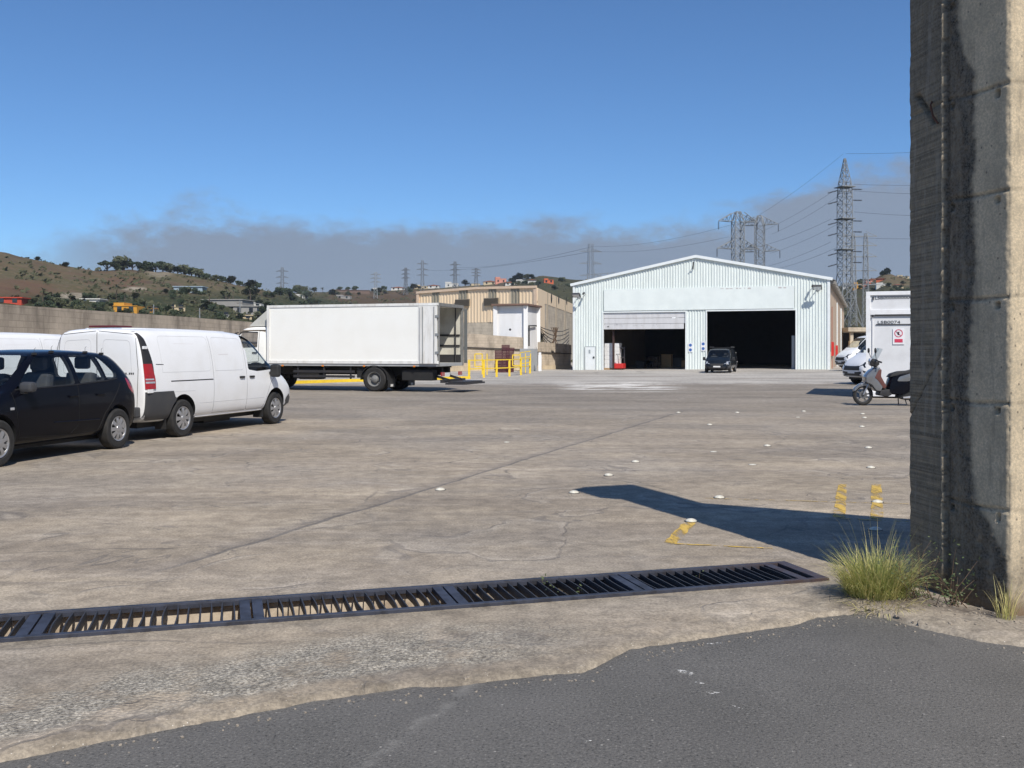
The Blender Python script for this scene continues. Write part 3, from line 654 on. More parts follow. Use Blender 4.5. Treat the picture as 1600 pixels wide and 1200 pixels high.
# ================================================================ grass tuft and weeds
t = NT('grass_blade'); a = t.attr('tint')['Color']; s = t.xyz(a)
c = t.mix(s[0], (.17, .25, .05), (.74, .62, .29)); c = t.mix(t.math('MULTIPLY', s[1], .45), c, (.32, .42, .09)); t.col(c); t.out(.55)
t.b.inputs['Subsurface Weight'].default_value = 0; t.n.remove(t.n.new('ShaderNodeMath'))
tl = t.n.new('ShaderNodeBsdfTranslucent'); t.l.new(c, tl.inputs[0]); ms = t.n.new('ShaderNodeMixShader'); ms.inputs[0].default_value = .35
t.l.new(t.b.outputs[0], ms.inputs[1]); t.l.new(tl.outputs[0], ms.inputs[2]); t.l.new(ms.outputs[0], t.n['Material Output'].inputs[0]); M['grass'] = t.m
def blades(name, c, n, hgt, rad, spread, straw, seed, width=.0022, parent=None, droop=1.):
    random.seed(seed); V = []; Fc = []; C_ = []
    for i in range(n):
        a = random.uniform(0, 6.283); r = rad*math.sqrt(random.random()); bx, by = c[0]+r*math.cos(a), c[1]+r*math.sin(a)*.8
        a2 = a+random.gauss(0, .5); ln = hgt*random.uniform(.45, 1.0)*(1.15 if random.random() < .12 else 1); lean = spread*(.15+.85*(r/rad))*random.uniform(.5, 1.2)
        dry = straw(r/rad, random.random()); tt = random.random(); w = width*random.uniform(.6, 1.3); sg = 6; o = len(V)
        side = Vector((-math.sin(a2+random.uniform(-.8, .8)), math.cos(a2), 0)).normalized()
        x = y = 0; z = c[2]; ang = lean*.35
        for k in range(sg+1):
            f = k/sg; wd = w*(1-f**2)+.0002
            q = Vector((bx+x*math.cos(a2), by+x*math.sin(a2), z)); V += [tuple(q-side*wd), tuple(q+side*wd)]; C_ += [(dry*(.75+.5*f), tt, 0, 1)]*2
            ang += lean*.28*droop*(.4+f); x += ln/sg*math.sin(ang); z += ln/sg*math.cos(ang)
        for k in range(sg): Fc.append((o+2*k, o+2*k+1, o+2*k+3, o+2*k+2))
    me = bpy.data.meshes.new(name); me.from_pydata(V, [], Fc); ca = me.color_attributes.new('tint', 'FLOAT_COLOR', 'POINT')
    ca.data.foreach_set('color', [min(1, max(0, x)) for q in C_ for x in q]); me.materials.append(M['grass'])
    ob = bpy.data.objects.new(name, me); COL.objects.link(ob); return ob
g = blades('grass_tuft', (2.20, 6.0, -.01), 1800, .37, .155, .95, lambda r, q: (.15+.3*r if q < .56 else .75+.2*r), 11)
tag(g, 'big green and straw-yellow grass tuft at the left foot of the pillar', 'grass tuft')
o = blades('dead_stalks', (2.19, 5.86, -.01), 300, .15, .20, 1.7, lambda r, q: 1.0, 12); o.parent = g
o = blades('tall_stalks', (2.22, 6.02, 0), 60, .58, .16, .75, lambda r, q: .75, 15, .0012); o.parent = g
g = blades('dry_grass_tuft', (2.79, 5.60, -.005), 60, .26, .05, .6, lambda r, q: .95, 21, .0016); tag(g, 'small dry straw-coloured tuft at the right corner of the pillar foot', 'grass tuft')
# leafy weed against the pillar
M['weed'] = dirty('weed_leaf', (.055, .085, .025), (.11, .10, .05), .6, 30); M['twig'] = dirty('twig', (.14, .09, .055), (.08, .05, .035), .9, 30)
def weed(name, c, n, hgt, spr, leaf, seed, label, lpt=16):
    random.seed(seed); ms_ = MB(); ml = MB()
    for i in range(n):
        a = random.uniform(0, 6.28); p = Vector(c)+Vector((random.uniform(-spr, spr)*.5, random.uniform(-spr, spr)*.25, 0)); d = Vector((math.cos(a)*.5, math.sin(a)*.35, 1)).normalized(); pts = [p.copy()]; h = hgt*random.uniform(.4, 1)
        for k in range(5):
            d = (d+Vector((random.gauss(0, .22), random.gauss(0, .15), random.gauss(0, .1)))).normalized(); p = p+d*h/5; pts.append(p.copy())
            for _ in range(lpt//5):
                q = p+Vector((random.gauss(0, .02), random.gauss(0, .02), random.gauss(0, .015))); e = Vector((random.gauss(0, 1), random.gauss(0, 1), random.gauss(0, .6))).normalized(); f = e.orthogonal().normalized(); L = leaf*random.uniform(.5, 1.3)
                ml.quad(q, q+e*L*.5+f*L*.25, q+e*L, q+e*L*.5-f*L*.25)
        ms_.tube(pts, [.0028-.0004*k for k in range(6)], 4)
    r = empty(name, c, 0, label, 'weed'); bpy.context.view_layer.update()
    sub(ms_.build('stem', M['twig'], recalc=False), r); sub(ml.build('foliage', M['weed'], recalc=False), r)
weed('leafy_weed', (2.50, 5.92, 0), 34, .42, .38, .022, 31, 'dark leafy weed with brown twigs growing up the foot of the pillar')
weed('drain_weed', duv(2.12, 5.98, -.2), 7, .27, .18, .02, 33, 'small green weed poking up through the drain grate', 30)
weed('drain_sprig', duv(2.92, 5.98, -.2), 5, .26, .14, .016, 36, 'thin green sprig poking up through the rightmost grate panel', 15)
m = MB(); random.seed(9)
for i in range(900):
    x = random.uniform(1.85, 3.3); y = 5.62+random.gauss(0, .12)-(x-2.4)*.05; r = random.uniform(.002, .011)
    if random.random() < .25: x = random.uniform(-1.5, 2); y = edge(x)+random.uniform(.0, .2); r *= .8
    if i % 3 == 0: x = random.uniform(-2.4, 2.9); y = edge(x)-abs(random.gauss(0, .09)); r *= .55
    if i % 3 and y < edge(x)+.03 or edge(x)-.04 < y < edge(x)+.03: continue
    z = (yz(x, y)+.035*sstep(.55, .1, math.hypot(x-2.25, y-6.05)) if y > edge(x) else -.015)+r*.25; q = Matrix.Rotation(random.uniform(0, 3), 3, 'Z')
    vs = [Vector((x, y, z))+q@Vector((a*r*random.uniform(.7, 1.2), b*r*random.uniform(.7, 1.2), c_*r*.7)) for c_ in (-1, 1) for a, b in ((-1, -1), (1, -1), (1, 1), (-1, 1))]
    m.add(vs, [(0, 3, 2, 1), (4, 5, 6, 7), (0, 1, 5, 4), (1, 2, 6, 5), (2, 3, 7, 6), (3, 0, 4, 7)])
tag(m.build('rubble', dirty('rubble_stone', (.34, .29, .23), (.16, .13, .10), .9, 30)), 'loose crumbs of stone and soil around the pillar foot', 'rubble', kind='stuff')

# ================================================================ corrugated hall
FR, FL = Vector((22.1, 69.0, 0)), Vector((4.66, 75.28, 0)); WW = (FR-FL).length
RZ = math.atan2((FR-FL).y, (FR-FL).x)
def wt(px):         # photo column -> distance along the hall front from its left corner
    d = (FR-FL); k = (px-800)/F; return (k*FL.y-FL.x)/(d.x-k*d.y)*WW
def wz(px, py):
    q = FL+(FR-FL)*(wt(px)/WW); return H+(HY-py)/F*q.y
hall = empty('metal_hall', (FL.x, FL.y, 0), RZ, 'large pale green-white corrugated metal hall with two open vehicle doors', 'warehouse')
bpy.context.view_layer.update()
EH, RH = 6.47, 8.31
def roofz(t): return EH+(RH-EH)*(1-abs(t-WW/2)/(WW/2))
tint = NT('pale_corrugated_cladding'); p = tint.obj(); n = tint.noise(tint.scale(p, (3, 1, .3)), 1.2, 6, .6)
tint.col(tint.mix(tint.ramp(n, .4, .7), (.735, .79, .765), (.655, .71, .685))); tint.out(.45, 0, .4); M['clad'] = tint.m
def clad(m, t0, t1, zlo, zhi, per=.20, dep=.045, y=0.):
    k = math.floor(t0/per)*per; xs = []
    while k < t1:
        for f, d in ((0, 0), (.30, 0), (.42, 1), (.88, 1), (1.0, 0)):
            x = k+f*per
            if t0 < x < t1: xs.append((x, d))
        k += per
    xs = [(t0, 0)]+xs+[(t1, 0)]; vs = []
    for (x, d) in xs: vs += [(x, y-dep*(1-d), zlo(x) if callable(zlo) else zlo), (x, y-dep*(1-d), zhi(x) if callable(zhi) else zhi)]
    m.add(vs, [(2*i, 2*i+2, 2*i+3, 2*i+1) for i in range(len(xs)-1)])
dL0, dL1, dR0, dR1 = wt(943), wt(1071), wt(1104.7), wt(1243)
hL = wz(1000, 488.3); hR = wz(1150, 486)
m = MB(); per = .2
clad(m, 0, dL0, 0, roofz); clad(m, dL0, dL1, hL, roofz); clad(m, dL1, dR0, 0, roofz); clad(m, dR0, dR1, hR, roofz); clad(m, dR1, WW, 0, roofz)
m.build('front_cladding', M['clad'], hall, recalc=False)
DEP = 42
white_trim = M['trim'] = dirty('white_trim', (.78, .82, .82), (.66, .70, .69), .4, 2)
m = MB()                                          # gable trim, corner trims, door jambs
for s0, s1 in ((-.2, WW/2), (WW/2, WW+.2)):
    m.bar((s0, -.10, roofz(max(0, min(WW, s0)))+.02-(.04 if s0 < 0 else 0)), (s1, -.10, roofz(max(0, min(WW, s1)))+.02-(.04 if s1 > WW else 0)), .16, .20)
m.box((-.03, -.085, 0), (.13, .05, EH)); m.box((WW-.16, -.085, 0), (WW+.03, .05, EH+.02))
m.build('trim', M['trim'], hall, bevel=.01)
m = MB()
for a0, a1, hh in ((dL0, dL1, hL), (dR0, dR1, hR)):
    m.box((a0-.09, -.075, 0), (a0, .12, hh+.09)); m.box((a1, -.075, 0), (a1+.09, .12, hh+.09)); m.box((a0, -.075, hh), (a1, .12, hh+.09))
m.build('door_frame', M['trim'], hall, bevel=.008)
m = MB(); m.box((wt(944), -.10, wz(1090, 484)), (wt(1241), -.052, wz(1090, 449.5)))
fascia = NT('blank_fascia'); p = fascia.obj(); fascia.col(fascia.mix(fascia.ramp(fascia.noise(p, 1.1, 6, .6), .35, .7), (.78, .835, .81), (.72, .775, .755))); fascia.out(.35); M['fascia'] = fascia.m
fs = m.build('fascia_panel', M['fascia'], hall, bevel=.006)
m = MB(); random.seed(2); x = wt(1115)
while x < wt(1225):
    if random.random() < .75: m.box((x, -.1035, wz(1150, 451)-random.uniform(0, .06)), (x+random.uniform(.06, .3), -.1015, wz(1150, 450)-random.uniform(-.01, .02)))
    x += random.uniform(.2, .5)
m.build('faded_lettering', dirty('faded_print', (.50, .46, .45), (.58, .60, .58), .5, 8), fs)
sh = dirty('roller_door_panel', (.62, .62, .63), (.45, .44, .43), .45, 3, streak=True, amt=.5)
m = MB(); zb = wz(1000, 514.5); nz_ = 3
for i in range(nz_):
    z0 = zb+(hL-zb)*i/nz_; m.box((dL0+.02, .02, z0+.01), (dL1-.02-.1*(i == 0), .07, zb+(hL-zb)*(i+1)/nz_-.01))
dr = m.build('roller_door', sh, hall, bevel=.012)
m = MB(); m.lathe([(0, .05), (.012, .05), (.012, .001)], (0, 0, 0), 'Y', 12); q = m.build('handle', M['black'], dr); q.location = (dL0+.35, -.0, zb+.22)
m = MB(); random.seed(12)
for i in range(26):
    x = random.uniform(dL0+.8, dL1-1); z = zb+.30+random.uniform(-.06, .09); m.bar((x, .012, z), (x+random.uniform(-.08, .1), .012, z+random.uniform(-.1, .1)), .018, .004)
m.build('scratches', dirty('scuffed_grey', (.25, .25, .25), None, .7), dr)
# personnel door
px0, px1 = wt(915), wt(930.5); pz = wz(922, 542); m = MB(); m.box((px0, -.09, .03), (px1, -.052, pz)); pd = m.build('side_door', M['trim'], hall, bevel=.006)
m = MB(); w_ = .045; m.box((px0-w_, -.105, .0), (px0-.003, -.05, pz+w_)); m.box((px1+.003, -.105, 0), (px1+w_, -.05, pz+w_)); m.box((px0-.003, -.105, pz+.003), (px1+.003, -.05, pz+w_)); m.build('frame', dirty('door_frame_grey', (.5, .54, .54), None, .5), pd)
m = MB(); m.box((px1-.17, -.15, .92), (px1-.05, -.092, 1.04)); m.build('handle', M['black'], pd, bevel=.01)
m = MB(); m.box((px0+.26, -.096, pz-.5), (px0+.40, -.0915, pz-.22)); m.build('notice', dirty('grey_notice', (.35, .40, .42), (.2, .2, .2), .5, 30), pd)
# side wall (right), roof, inside
beige = M['beige'] = dirty('beige_render', (.44, .34, .25), (.34, .265, .20), .85, 1.2, streak=True, bump=.2)
m = MB()
m.box((WW-.12, .06, 0), (WW, DEP, EH-.35)); m.box((.0, .06, 0), (.12, DEP, EH-.35)); m.box((.12, DEP-.15, 0), (WW-.12, DEP, EH)); sw = m.build('side_wall', beige, hall)
m = MB(); m.box((WW+.001, .1, 0), (WW+.06, 2.6, 1.4)); m.build('plinth', dirty('pale_plinth', (.60, .52, .40), (.45, .38, .28), .9, 3), sw)
m = MB()
for k in range(0, 60):
    y0 = .05+k*.7
    for sd_ in (0, 1):
        xa, xb = (-.35, WW/2) if sd_ == 0 else (WW/2, WW+.35)
        za = EH-.07 if sd_ == 0 else RH; zb2 = RH if sd_ == 0 else EH-.07
        if sd_ == 0: m.quad((xa, y0, za), (xb, y0, zb2), (xb, y0+.35, zb2+.05), (xa, y0+.35, za+.05)); m.quad((xa, y0+.35, za+.05), (xb, y0+.35, zb2+.05), (xb, y0+.7, zb2), (xa, y0+.7, za))
        else: m.quad((xa, y0, za), (xb, y0, zb2), (xb, y0+.35, zb2+.05), (xa, y0+.35, za+.05)); m.quad((xa, y0+.35, za+.05), (xb, y0+.35, zb2+.05), (xb, y0+.7, zb2), (xa, y0+.7, za))
m.build('roof', dirty('grey_fibre_cement_roof', (.26, .26, .25), (.16, .155, .15), .8, 2), hall, recalc=False)
m = MB()
for k in range(30): y0 = .3+k*1.4; m.box((WW-.01, y0, EH-.33), (WW+.34+.05*math.sin(k*2.1), y0+1.1, EH-.10+.03*math.sin(k*1.3)))
m.build('eaves', dirty('ragged_eaves', (.30, .29, .27), (.12, .11, .10), .85, 3), hall)
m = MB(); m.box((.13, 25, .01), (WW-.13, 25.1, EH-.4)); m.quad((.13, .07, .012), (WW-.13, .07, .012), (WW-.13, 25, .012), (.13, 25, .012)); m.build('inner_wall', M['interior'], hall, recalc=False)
for yy, z0, z1, w_, mt in ((1.6, .2, 4.6, .05, M['redbrown']), (13, .2, 5.4, .10, M['trim']), (25, .2, 5.4, .12, M['trim'])):
    m = MB(); m.tube([(WW+.10, yy, z0), (WW+.10, yy, z1)], w_/2, 8); m.build('downpipe', mt, hall)
for yy, z0, z1 in ((1.2, 1.1, 2.1), (10.5, 1.0, 1.9)):
    m = MB(); m.box((WW+.06, yy, z0), (WW+.22, yy+.5, z1)); m.box((WW+.223, yy+.05, z0+.1), (WW+.235, yy+.45, z1-.1)); m.build('hose_cabinet', M['red'], hall, bevel=.02)
def put(o, t_, y_, z_, rz=0.):      # place in hall coordinates
    c, s = math.cos(RZ), math.sin(RZ); o.location = (FL.x+c*t_-s*y_, FL.y+s*t_+c*y_, z_); o.rotation_euler = (0, 0, RZ+rz); return o
# floodlights on the gable
def flood(t_, z_, label, sc=1.):
    r = empty('floodlight', (0, 0, 0), 0, label, 'floodlight', 'floodlights on the hall front', sc); put(r, t_, -.05, z_)
    m = MB(); m.cbox((0, -.75, .0), (.62, .42, .14), Matrix.Rotation(R(-35), 3, 'X')); m.build('lamp_housing', M['grey_plastic'], r, bevel=.02)
    m = MB(); m.cbox((0, -.80, -.075), (.52, .34, .02), Matrix.Rotation(R(-35), 3, 'X')); m.build('lamp_glass', M['clear_lamp'], r)
    m = MB(); m.tube([(0, 0, -.05), (0, -.4, .10), (0, -.62, .08)], .03, 6); m.box((-.12, -.02, -.2), (.12, 0, .05)); m.build('bracket', M['galv'], r)
flood(wt(905), wz(905, 462), 'left wall floodlight near the top left corner of the hall'); flood(wt(1278), wz(1278, 450), 'right wall floodlight near the top right corner of the hall')
def cctv(t_, z_, label):
    r = empty('security_camera', (0, 0, 0), 0, label, 'camera', 'small cameras on the hall front'); put(r, t_, -.05, z_)
    m = MB(); m.cbox((0, -.42, .05), (.12, .36, .12), Matrix.Rotation(R(20), 3, 'X')); m.build('camera_body', M['grey_plastic'], r, bevel=.02)
    m = MB(); m.tube([(0, 0, .0), (0, -.25, .09)], .025, 6); m.build('bracket', M['galv'], r)
cctv(wt(914.5), wz(914, 460), 'small camera beside the left floodlight'); cctv(wt(1270), wz(1270, 448.5), 'small camera beside the right floodlight')
r = empty('gable_lamp', (0, 0, 0), 0, 'small tilted lamp hanging just under the hall ridge', 'lamp'); put(r, wt(1083), -.05, wz(1083, 415)); m = MB(); m.bar((0, -.06, -.28), (.12, -.5, .22), .09, .06); m.build('lamp_housing', M['grey_plastic'], r, bevel=.01); m = MB(); m.tube([(0, 0, 0), (.05, -.25, 0)], .02, 6); m.build('bracket', M['galv'], r)
# two round blue signs between the doors
for px, py, lb in ((1079, 543, 'white notice with blue discs on the ribbed strip, left of the other'), (1099, 541, 'white notice with blue discs next to the right vehicle door')):
    r = empty('wall_sign', (0, 0, 0), 0, lb, 'sign', 'blue disc notices on the hall'); put(r, wt(px), -.052, wz(px, py))
    m = MB(); m.box((-.16, -.012, -.34), (.16, 0, .34)); m.build('board', M['signwhite'], r)
    m = MB(); m.lathe([(-.014, .11), (-.018, .11), (-.018, .001)], (0, 0, .17), 'Y', 16); m.lathe([(-.014, .11), (-.018, .11), (-.018, .001)], (0, 0, -.17), 'Y', 16); m.build('discs', M['signblue'], r)
# things just inside the left door
def pallet_stack(t_, y_, n, w, label, mat, cat='stack'):
    r = empty('wrapped_pallet', (0, 0, 0), 0, label, 'pallet load'); put(r, t_, y_, .012); hh = n
    m = MB()
    for i in range(3): m.box((-.6*w, -.5+i*.42, 0), (.6*w, -.36+i*.42, .10))
    m.box((-.6*w, -.5, .10), (.6*w, .5, .14)); m.build('pallet', M['cardboard'], r)
    m = MB(); k = 6; 
    for i in range(k): a = random.uniform(-.015, .015); m.box((-.56*w+a, -.46, .142+hh*i/k), (.56*w+a, .46, .139+hh*(i+1)/k))
    m.build('load', mat, r, bevel=.02)
random.seed(4)
pallet_stack(wt(952), 1.2, 1.9, 1.0, 'tall white wrapped pallet load just inside the left hall door', M['whitewash'])
r = empty('pallet_truck', (0, 0, 0), 0, 'red stacker truck with upright mast inside the left hall door', 'stacker truck'); put(r, wt(964), .9, .012)
m = MB(); m.box((-.38, -.5, .12), (.38, .35, .50)); m.build('body', M['red'], r, bevel=.05)
m = MB(); m.box((-.3, .36, .05), (-.22, .44, 1.75)); m.box((.22, .36, .05), (.30, .44, 1.75)); m.box((-.22, .37, 1.6), (.22, .43, 1.7)); m.box((-.22, .37, .9), (.22, .43, 1.0)); m.build('mast', M['steel_dark'], r)
for s in (-1, 1): m = MB(); m.lathe([(-.05, .11), (.05, .11)], (s*.3, -.3, .11), 'X', 12, caps=True); m.build('wheel', M['tyre'], r)
m = MB(); m.tube([(0, -.45, .5), (0, -.6, 1.1), (-.15, -.62, 1.2), (.15, -.62, 1.2)], .025, 6); m.build('tiller', M['black'], r)
r = empty('steel_post', (0, 0, 0), 0, 'dark brown post standing behind the left door opening', 'post'); put(r, wt(956.5), .35, 0); m = MB(); m.box((-.07, 0, 0), (.07, .14, hL)); m.box((-.16, -.03, 0), (.16, .17, .02)); m.build('post', dirty('dark_brown_post', (.045, .02, .016), None, .7), r)
for i, (px, w_, h_, y_, mt, lb) in enumerate([(980, .7, .55, 4.6, M['chassis'], 'low dark box nearest the stacker truck in the hall'), (994, .9, .95, 6.5, M['navy'], 'blue crate standing in the shade of the left doorway'), (1010, .8, 1.1, 8, M['cardboard'], 'tall carton behind the blue crate in the hall'), (1022, 1.0, .8, 9, M['grey_plastic'], 'grey bin in the dark middle of the left doorway'), (1040, .9, .6, 9, M['cardboard'], 'low carton at the right side of the left doorway')]):
    r = empty('storage_box', (0, 0, 0), 0, lb, 'box', 'boxes inside the hall'); put(r, wt(px), y_, .012)
    m = MB(); m.box((-w_/2, -w_/2, 0), (w_/2, w_/2, h_)); m.build('box_body', mt, r, bevel=.02); m = MB(); m.box((-w_/2-.02, -w_/2-.02, h_+.002), (w_/2+.02, w_/2+.02, h_+.06)); m.build('lid', mt, r, bevel=.01)
em = NT('lit_lamp'); em.b.inputs['Emission Color'].default_value = (.9, .95, 1, 1); em.b.inputs['Emission Strength'].default_value = 1.6
for px, lb in ((1037, 'left of two small lit lamps hanging inside the left hall door'), (1042, 'right of two small lit lamps hanging inside the left hall door')):
    r = empty('hanging_lamp', (0, 0, 0), 0, lb, 'lamp', 'lit lamps inside the hall'); put(r, wt(px), 4, 3.95+(px == 1042)*.08); m = MB(); m.lathe([(0, .16), (.1, .12), (.16, .03)], (0, 0, 0), 'Z', 12, caps=True); m.build('bulb', em.m, r); m = MB(); m.tube([(0, 0, .16), (0, 0, 2.0)], .01, 5); m.build('cord', M['cable'], r)
r = empty('cardboard_carton', (0, 0, 0), 0, 'brown carton standing just right of the dark van at the hall door', 'box'); put(r, wt(1146), -.75, 0); m = MB(); m.box((-.24, -.3, 0), (.24, .3, 1.05)); m.build('carton', M['cardboard'], r, bevel=.01); m = MB(); m.box((-.245, -.06, 1.052), (.245, .06, 1.06)); m.build('tape', dirty('tape', (.5, .42, .3), None, .3), r)
r = empty('door_leaf', (0, 0, 0), 0, 'grey panel leaning inside the right edge of the right hall door', 'panel'); put(r, wt(1240)-.05, .5, 0); m = MB(); m.box((-.12, 0, 0), (.1, .05, 2.55)); m.build('panel', M['cabinet'], r)
r = empty('roof_railing', (0, 0, 0), 0, 'small metal railing on top of the left eave of the hall', 'railing'); put(r, 0, 0, EH)
m = MB()
for k in range(5): m.tube([(.0+k*.55, 4, -.1), (.0+k*.55, 4, 1.05+.1*k*.3)], .025, 5)
for z in (.35, .7, 1.05): m.tube([(0, 4, z), (2.2, 4, z+.12)], .02, 5)
m.build('rails', M['galv'], r)
m = MB()
for k, (px, py) in enumerate([(968, 583), (998, 582), (1003, 583.5), (1012, 582.5), (932, 583)]):
    g = G(px, py); m.quad(*blob(g.x, g.y, .35, .12, k, gz(g.x, g.y)+.012, k*1.7+.4))
tag(m.build('oil_patch', dirty('oil_stain', (.03, .028, .026), None, .6), recalc=False), 'small dark oil patches in front of the hall', kind='structure')

# ================================================================ beige building, tower, walls
def block_mat(name, c1, c2, bw, bh, grime=.6, rot=0.):
    t = NT(name); p = t.obj(); X, Y, Z = t.xyz(p); cb = t.n.new('ShaderNodeCombineXYZ'); t.l.new(t.math('ADD', X, Y), cb.inputs[0]); t.l.new(Z, cb.inputs[1])
    b = t.n.new('ShaderNodeTexBrick'); b.inputs['Scale'].default_value = 1; b.inputs['Brick Width'].default_value = bw; b.inputs['Row Height'].default_value = bh; b.inputs['Mortar Size'].default_value = .012
    b.inputs['Color1'].default_value = c1+(1,); b.inputs['Color2'].default_value = c2+(1,); b.inputs['Mortar'].default_value = tuple(x*.72 for x in c1)+(1,); t.l.new(cb.outputs[0], b.inputs['Vector'])
    n = t.noise(t.scale(p, (1, 1, .35)), 1.4, 7, .65); c = t.mix(t.math('MULTIPLY', t.ramp(n, .42, .7), grime), b.outputs[0], tuple(x*.42 for x in c2))
    n2 = t.noise(p, .5, 4, .5); c = t.mix(t.ramp(n2, .5, .7, 0, .5), c, tuple(min(1, x*1.35) for x in c1)); t.col(c); t.out(.9); t.bump(t.math('ADD', n, t.math('MULTIPLY', b.outputs[1], -.5)), .4, .03); return t.m
M['block'] = block_mat('concrete_block_wall', (.54, .45, .34), (.46, .38, .285), .45, .20)
M['block_dark'] = block_mat('dark_concrete_band', (.50, .42, .325), (.43, .36, .28), .45, .20, .75)
M['stone'] = block_mat('pale_stone_base', (.60, .49, .34), (.48, .39, .27), .45, .3, .5)
M['concrete_w'] = block_mat('boarded_concrete', (.54, .47, .365), (.46, .395, .31), 1.6, .32, .5)
def wall_run(name, pts, hs, label, th=.35, base=None, cat='wall'):
    r = empty(name, (pts[0][0], pts[0][1], 0), 0, label, cat); bpy.context.view_layer.update(); parts = {}
    for (x0, y0), (x1, y1), (h0, h1) in zip(pts[:-1], pts[1:], zip(hs[:-1], hs[1:])):
        d = Vector((x1-x0, y1-y0, 0)); n = Vector((-d.y, d.x, 0)).normalized()*th/2
        for nm, f0, f1, ex in (('footing', 0, .16, .10), ('lower_wall', .16, .62, .0), ('upper_band', .64, 1, .04), ('ledge', .61, .645, .09)):
            m = parts.setdefault(nm, MB()); nn = n*(1+ex/th*2)
            a, b = Vector((x0, y0, 0)), Vector((x1, y1, 0)); vs = []
            for z0, z1 in ((f0*h0, f0*h1), (f1*h0, f1*h1)):
                vs += [a-nn+Vector((0, 0, z0)), b-nn+Vector((0, 0, z1)), b+nn+Vector((0, 0, z1)), a+nn+Vector((0, 0, z0))]
            m.add(vs, [(0, 3, 2, 1), (4, 5, 6, 7), (0, 1, 5, 4), (1, 2, 6, 5), (2, 3, 7, 6), (3, 0, 4, 7)])
    mats = {'footing': M['stone'], 'lower_wall': M['block'], 'upper_band': M['block_dark'], 'ledge': dirty('dark_ledge', (.07, .06, .05), None, .9)}
    for nm, m in parts.items(): sub(m.build(nm, mats[nm]), r)
    return r
wall_run('retaining_wall', [(-16.6, 6), (-15.1, 28), (-14.7, 45), (-14.4, 62)], [2.75, 2.85, 3.0, 3.1], 'long brown block retaining wall behind the parked vans on the left')
wall_run('yard_wall', [(-14.2, 62.3), (-9, 67), (-3.2, 72.2), (1.05, 75.0)], [3.0, 2.85, 2.72, 2.45], 'brown block wall with dark ledge behind the lorry and yellow railing')
wall_run('yard_wall', [(3.05-.9, 77.3), (4.6, 79.8)], [2.15, 1.95], 'short brown block wall between the white tower and the hall')
# beige corrugated building
BL, BC, BR = (P(653, 0, 112)), P(838, 0, 103), P(905, 0, 150)
bz = empty('beige_building', (BC.x, BC.y, 0), 0, 'beige corrugated industrial building behind the white tower', 'building'); bpy.context.view_layer.update()
d = Vector((BL.x-BC.x, BL.y-BC.y, 0)); WL = d.length; ang = math.atan2(-d.y, -d.x)
M['beigeclad'] = dirty('beige_cladding', (.76, .60, .41), (.66, .52, .35), .6, .8, streak=True); M['beigestrip'] = dirty('translucent_grey_strip', (.30, .27, .205), (.23, .21, .165), .5, 2)
front = Matrix.Translation((BL.x, BL.y, 0))@Matrix.Rotation(ang, 4, 'Z')
def btx(px): k = (px-800)/F; dx, dy = -d.x/WL, -d.y/WL; return (k*BL.y-BL.x)/(dx-k*dy)
def bzz(px, py): q = BL.y+(-d.y/WL)*btx(px); return H+(HY-py)/F*q
xr = btx(745); ze0, zer, ze1 = bzz(653, 458), bzz(745, 451), bzz(838, 449)
def rz_(x): return ze0+(zer-ze0)*x/xr if x < xr else zer+(ze1-zer)*(x-xr)/(WL-xr)
zc = bzz(740, 504)
holes = [(btx(a), btx(b)) for a, b in ((676, 687), (718, 731), (764, 776), (799, 812))]
m = MB(); x = 0
for a, b in holes+[(WL, WL)]: clad(m, x, a, zc, rz_, .42, .05); x = b
o = m.build('cladding', M['beigeclad'], recalc=False); o.matrix_world = front; sub(o, bz) if False else None
def bsub(o): o.parent = bz; o.matrix_parent_inverse = Matrix.Translation((-BC.x, -BC.y, 0)); o.matrix_basis = front; return o
bsub(o)
m = MB()
for i, (a, b) in enumerate(holes): clad(m, a, b, bzz(a, 478) if False else (zc if i == 3 else rz_(a)-1.6 if i != 0 else zc+1.4), rz_, .42, .09)
m2 = MB()
for i, (a, b) in enumerate(holes):
    if i != 3: clad(m2, a, b, zc, (lambda x: zc+1.4) if i == 0 else (lambda x, a=a: rz_(a)-1.6), .42, .09)
bsub(m.build('translucent_strips', M['beigestrip'], recalc=False)); bsub(m2.build('cladding_infill', M['beigeclad'], recalc=False))
m = MB(); m.box((0, -.02, 0), (WL, .3, zc-.002)); bsub(m.build('base_wall', M['concrete_w']))
m = MB(); m.bar((-.1, -.12, rz_(0)+.05), (xr, -.12, rz_(xr)+.05), .2, .25); m.bar((xr, -.12, rz_(xr)+.05), (WL+.1, -.12, rz_(WL)+.05), .2, .25); m.box((-.1, -.16, zc), (.25, .0, rz_(0)-.1)); m.box((WL-.25, -.16, 0), (WL+.1, .0, rz_(WL)-.1)); bsub(m.build('edge_trim', dirty('beige_trim', (.70, .53, .38), None, .6)))
LV = dirty('grey_louvre', (.16, .14, .11), (.10, .09, .07), .7, 3)
for a, b, y0, y1 in ((713, 735, 468, 479), (758, 780, 466, 478)):
    m = MB(); z0, z1 = bzz(a, y1), bzz(a, y0); n_ = 9; m.box((btx(a), -.20, z0), (btx(b), -.12, z1))
    lf = MB()
    for i in range(n_): zz = z0+(z1-z0)*(i+.5)/n_; lf.cbox(((btx(a)+btx(b))/2, -.25, zz), (btx(b)-btx(a), .12, .02), Matrix.Rotation(R(35), 3, 'X'))
    lo = bsub(m.build('louvre', LV)); q = bsub(lf.build('blades', LV))
    q.parent = lo; q.matrix_parent_inverse = lo.matrix_world.inverted() if False else Matrix.Identity(4); q.matrix_basis = Matrix.Identity(4)
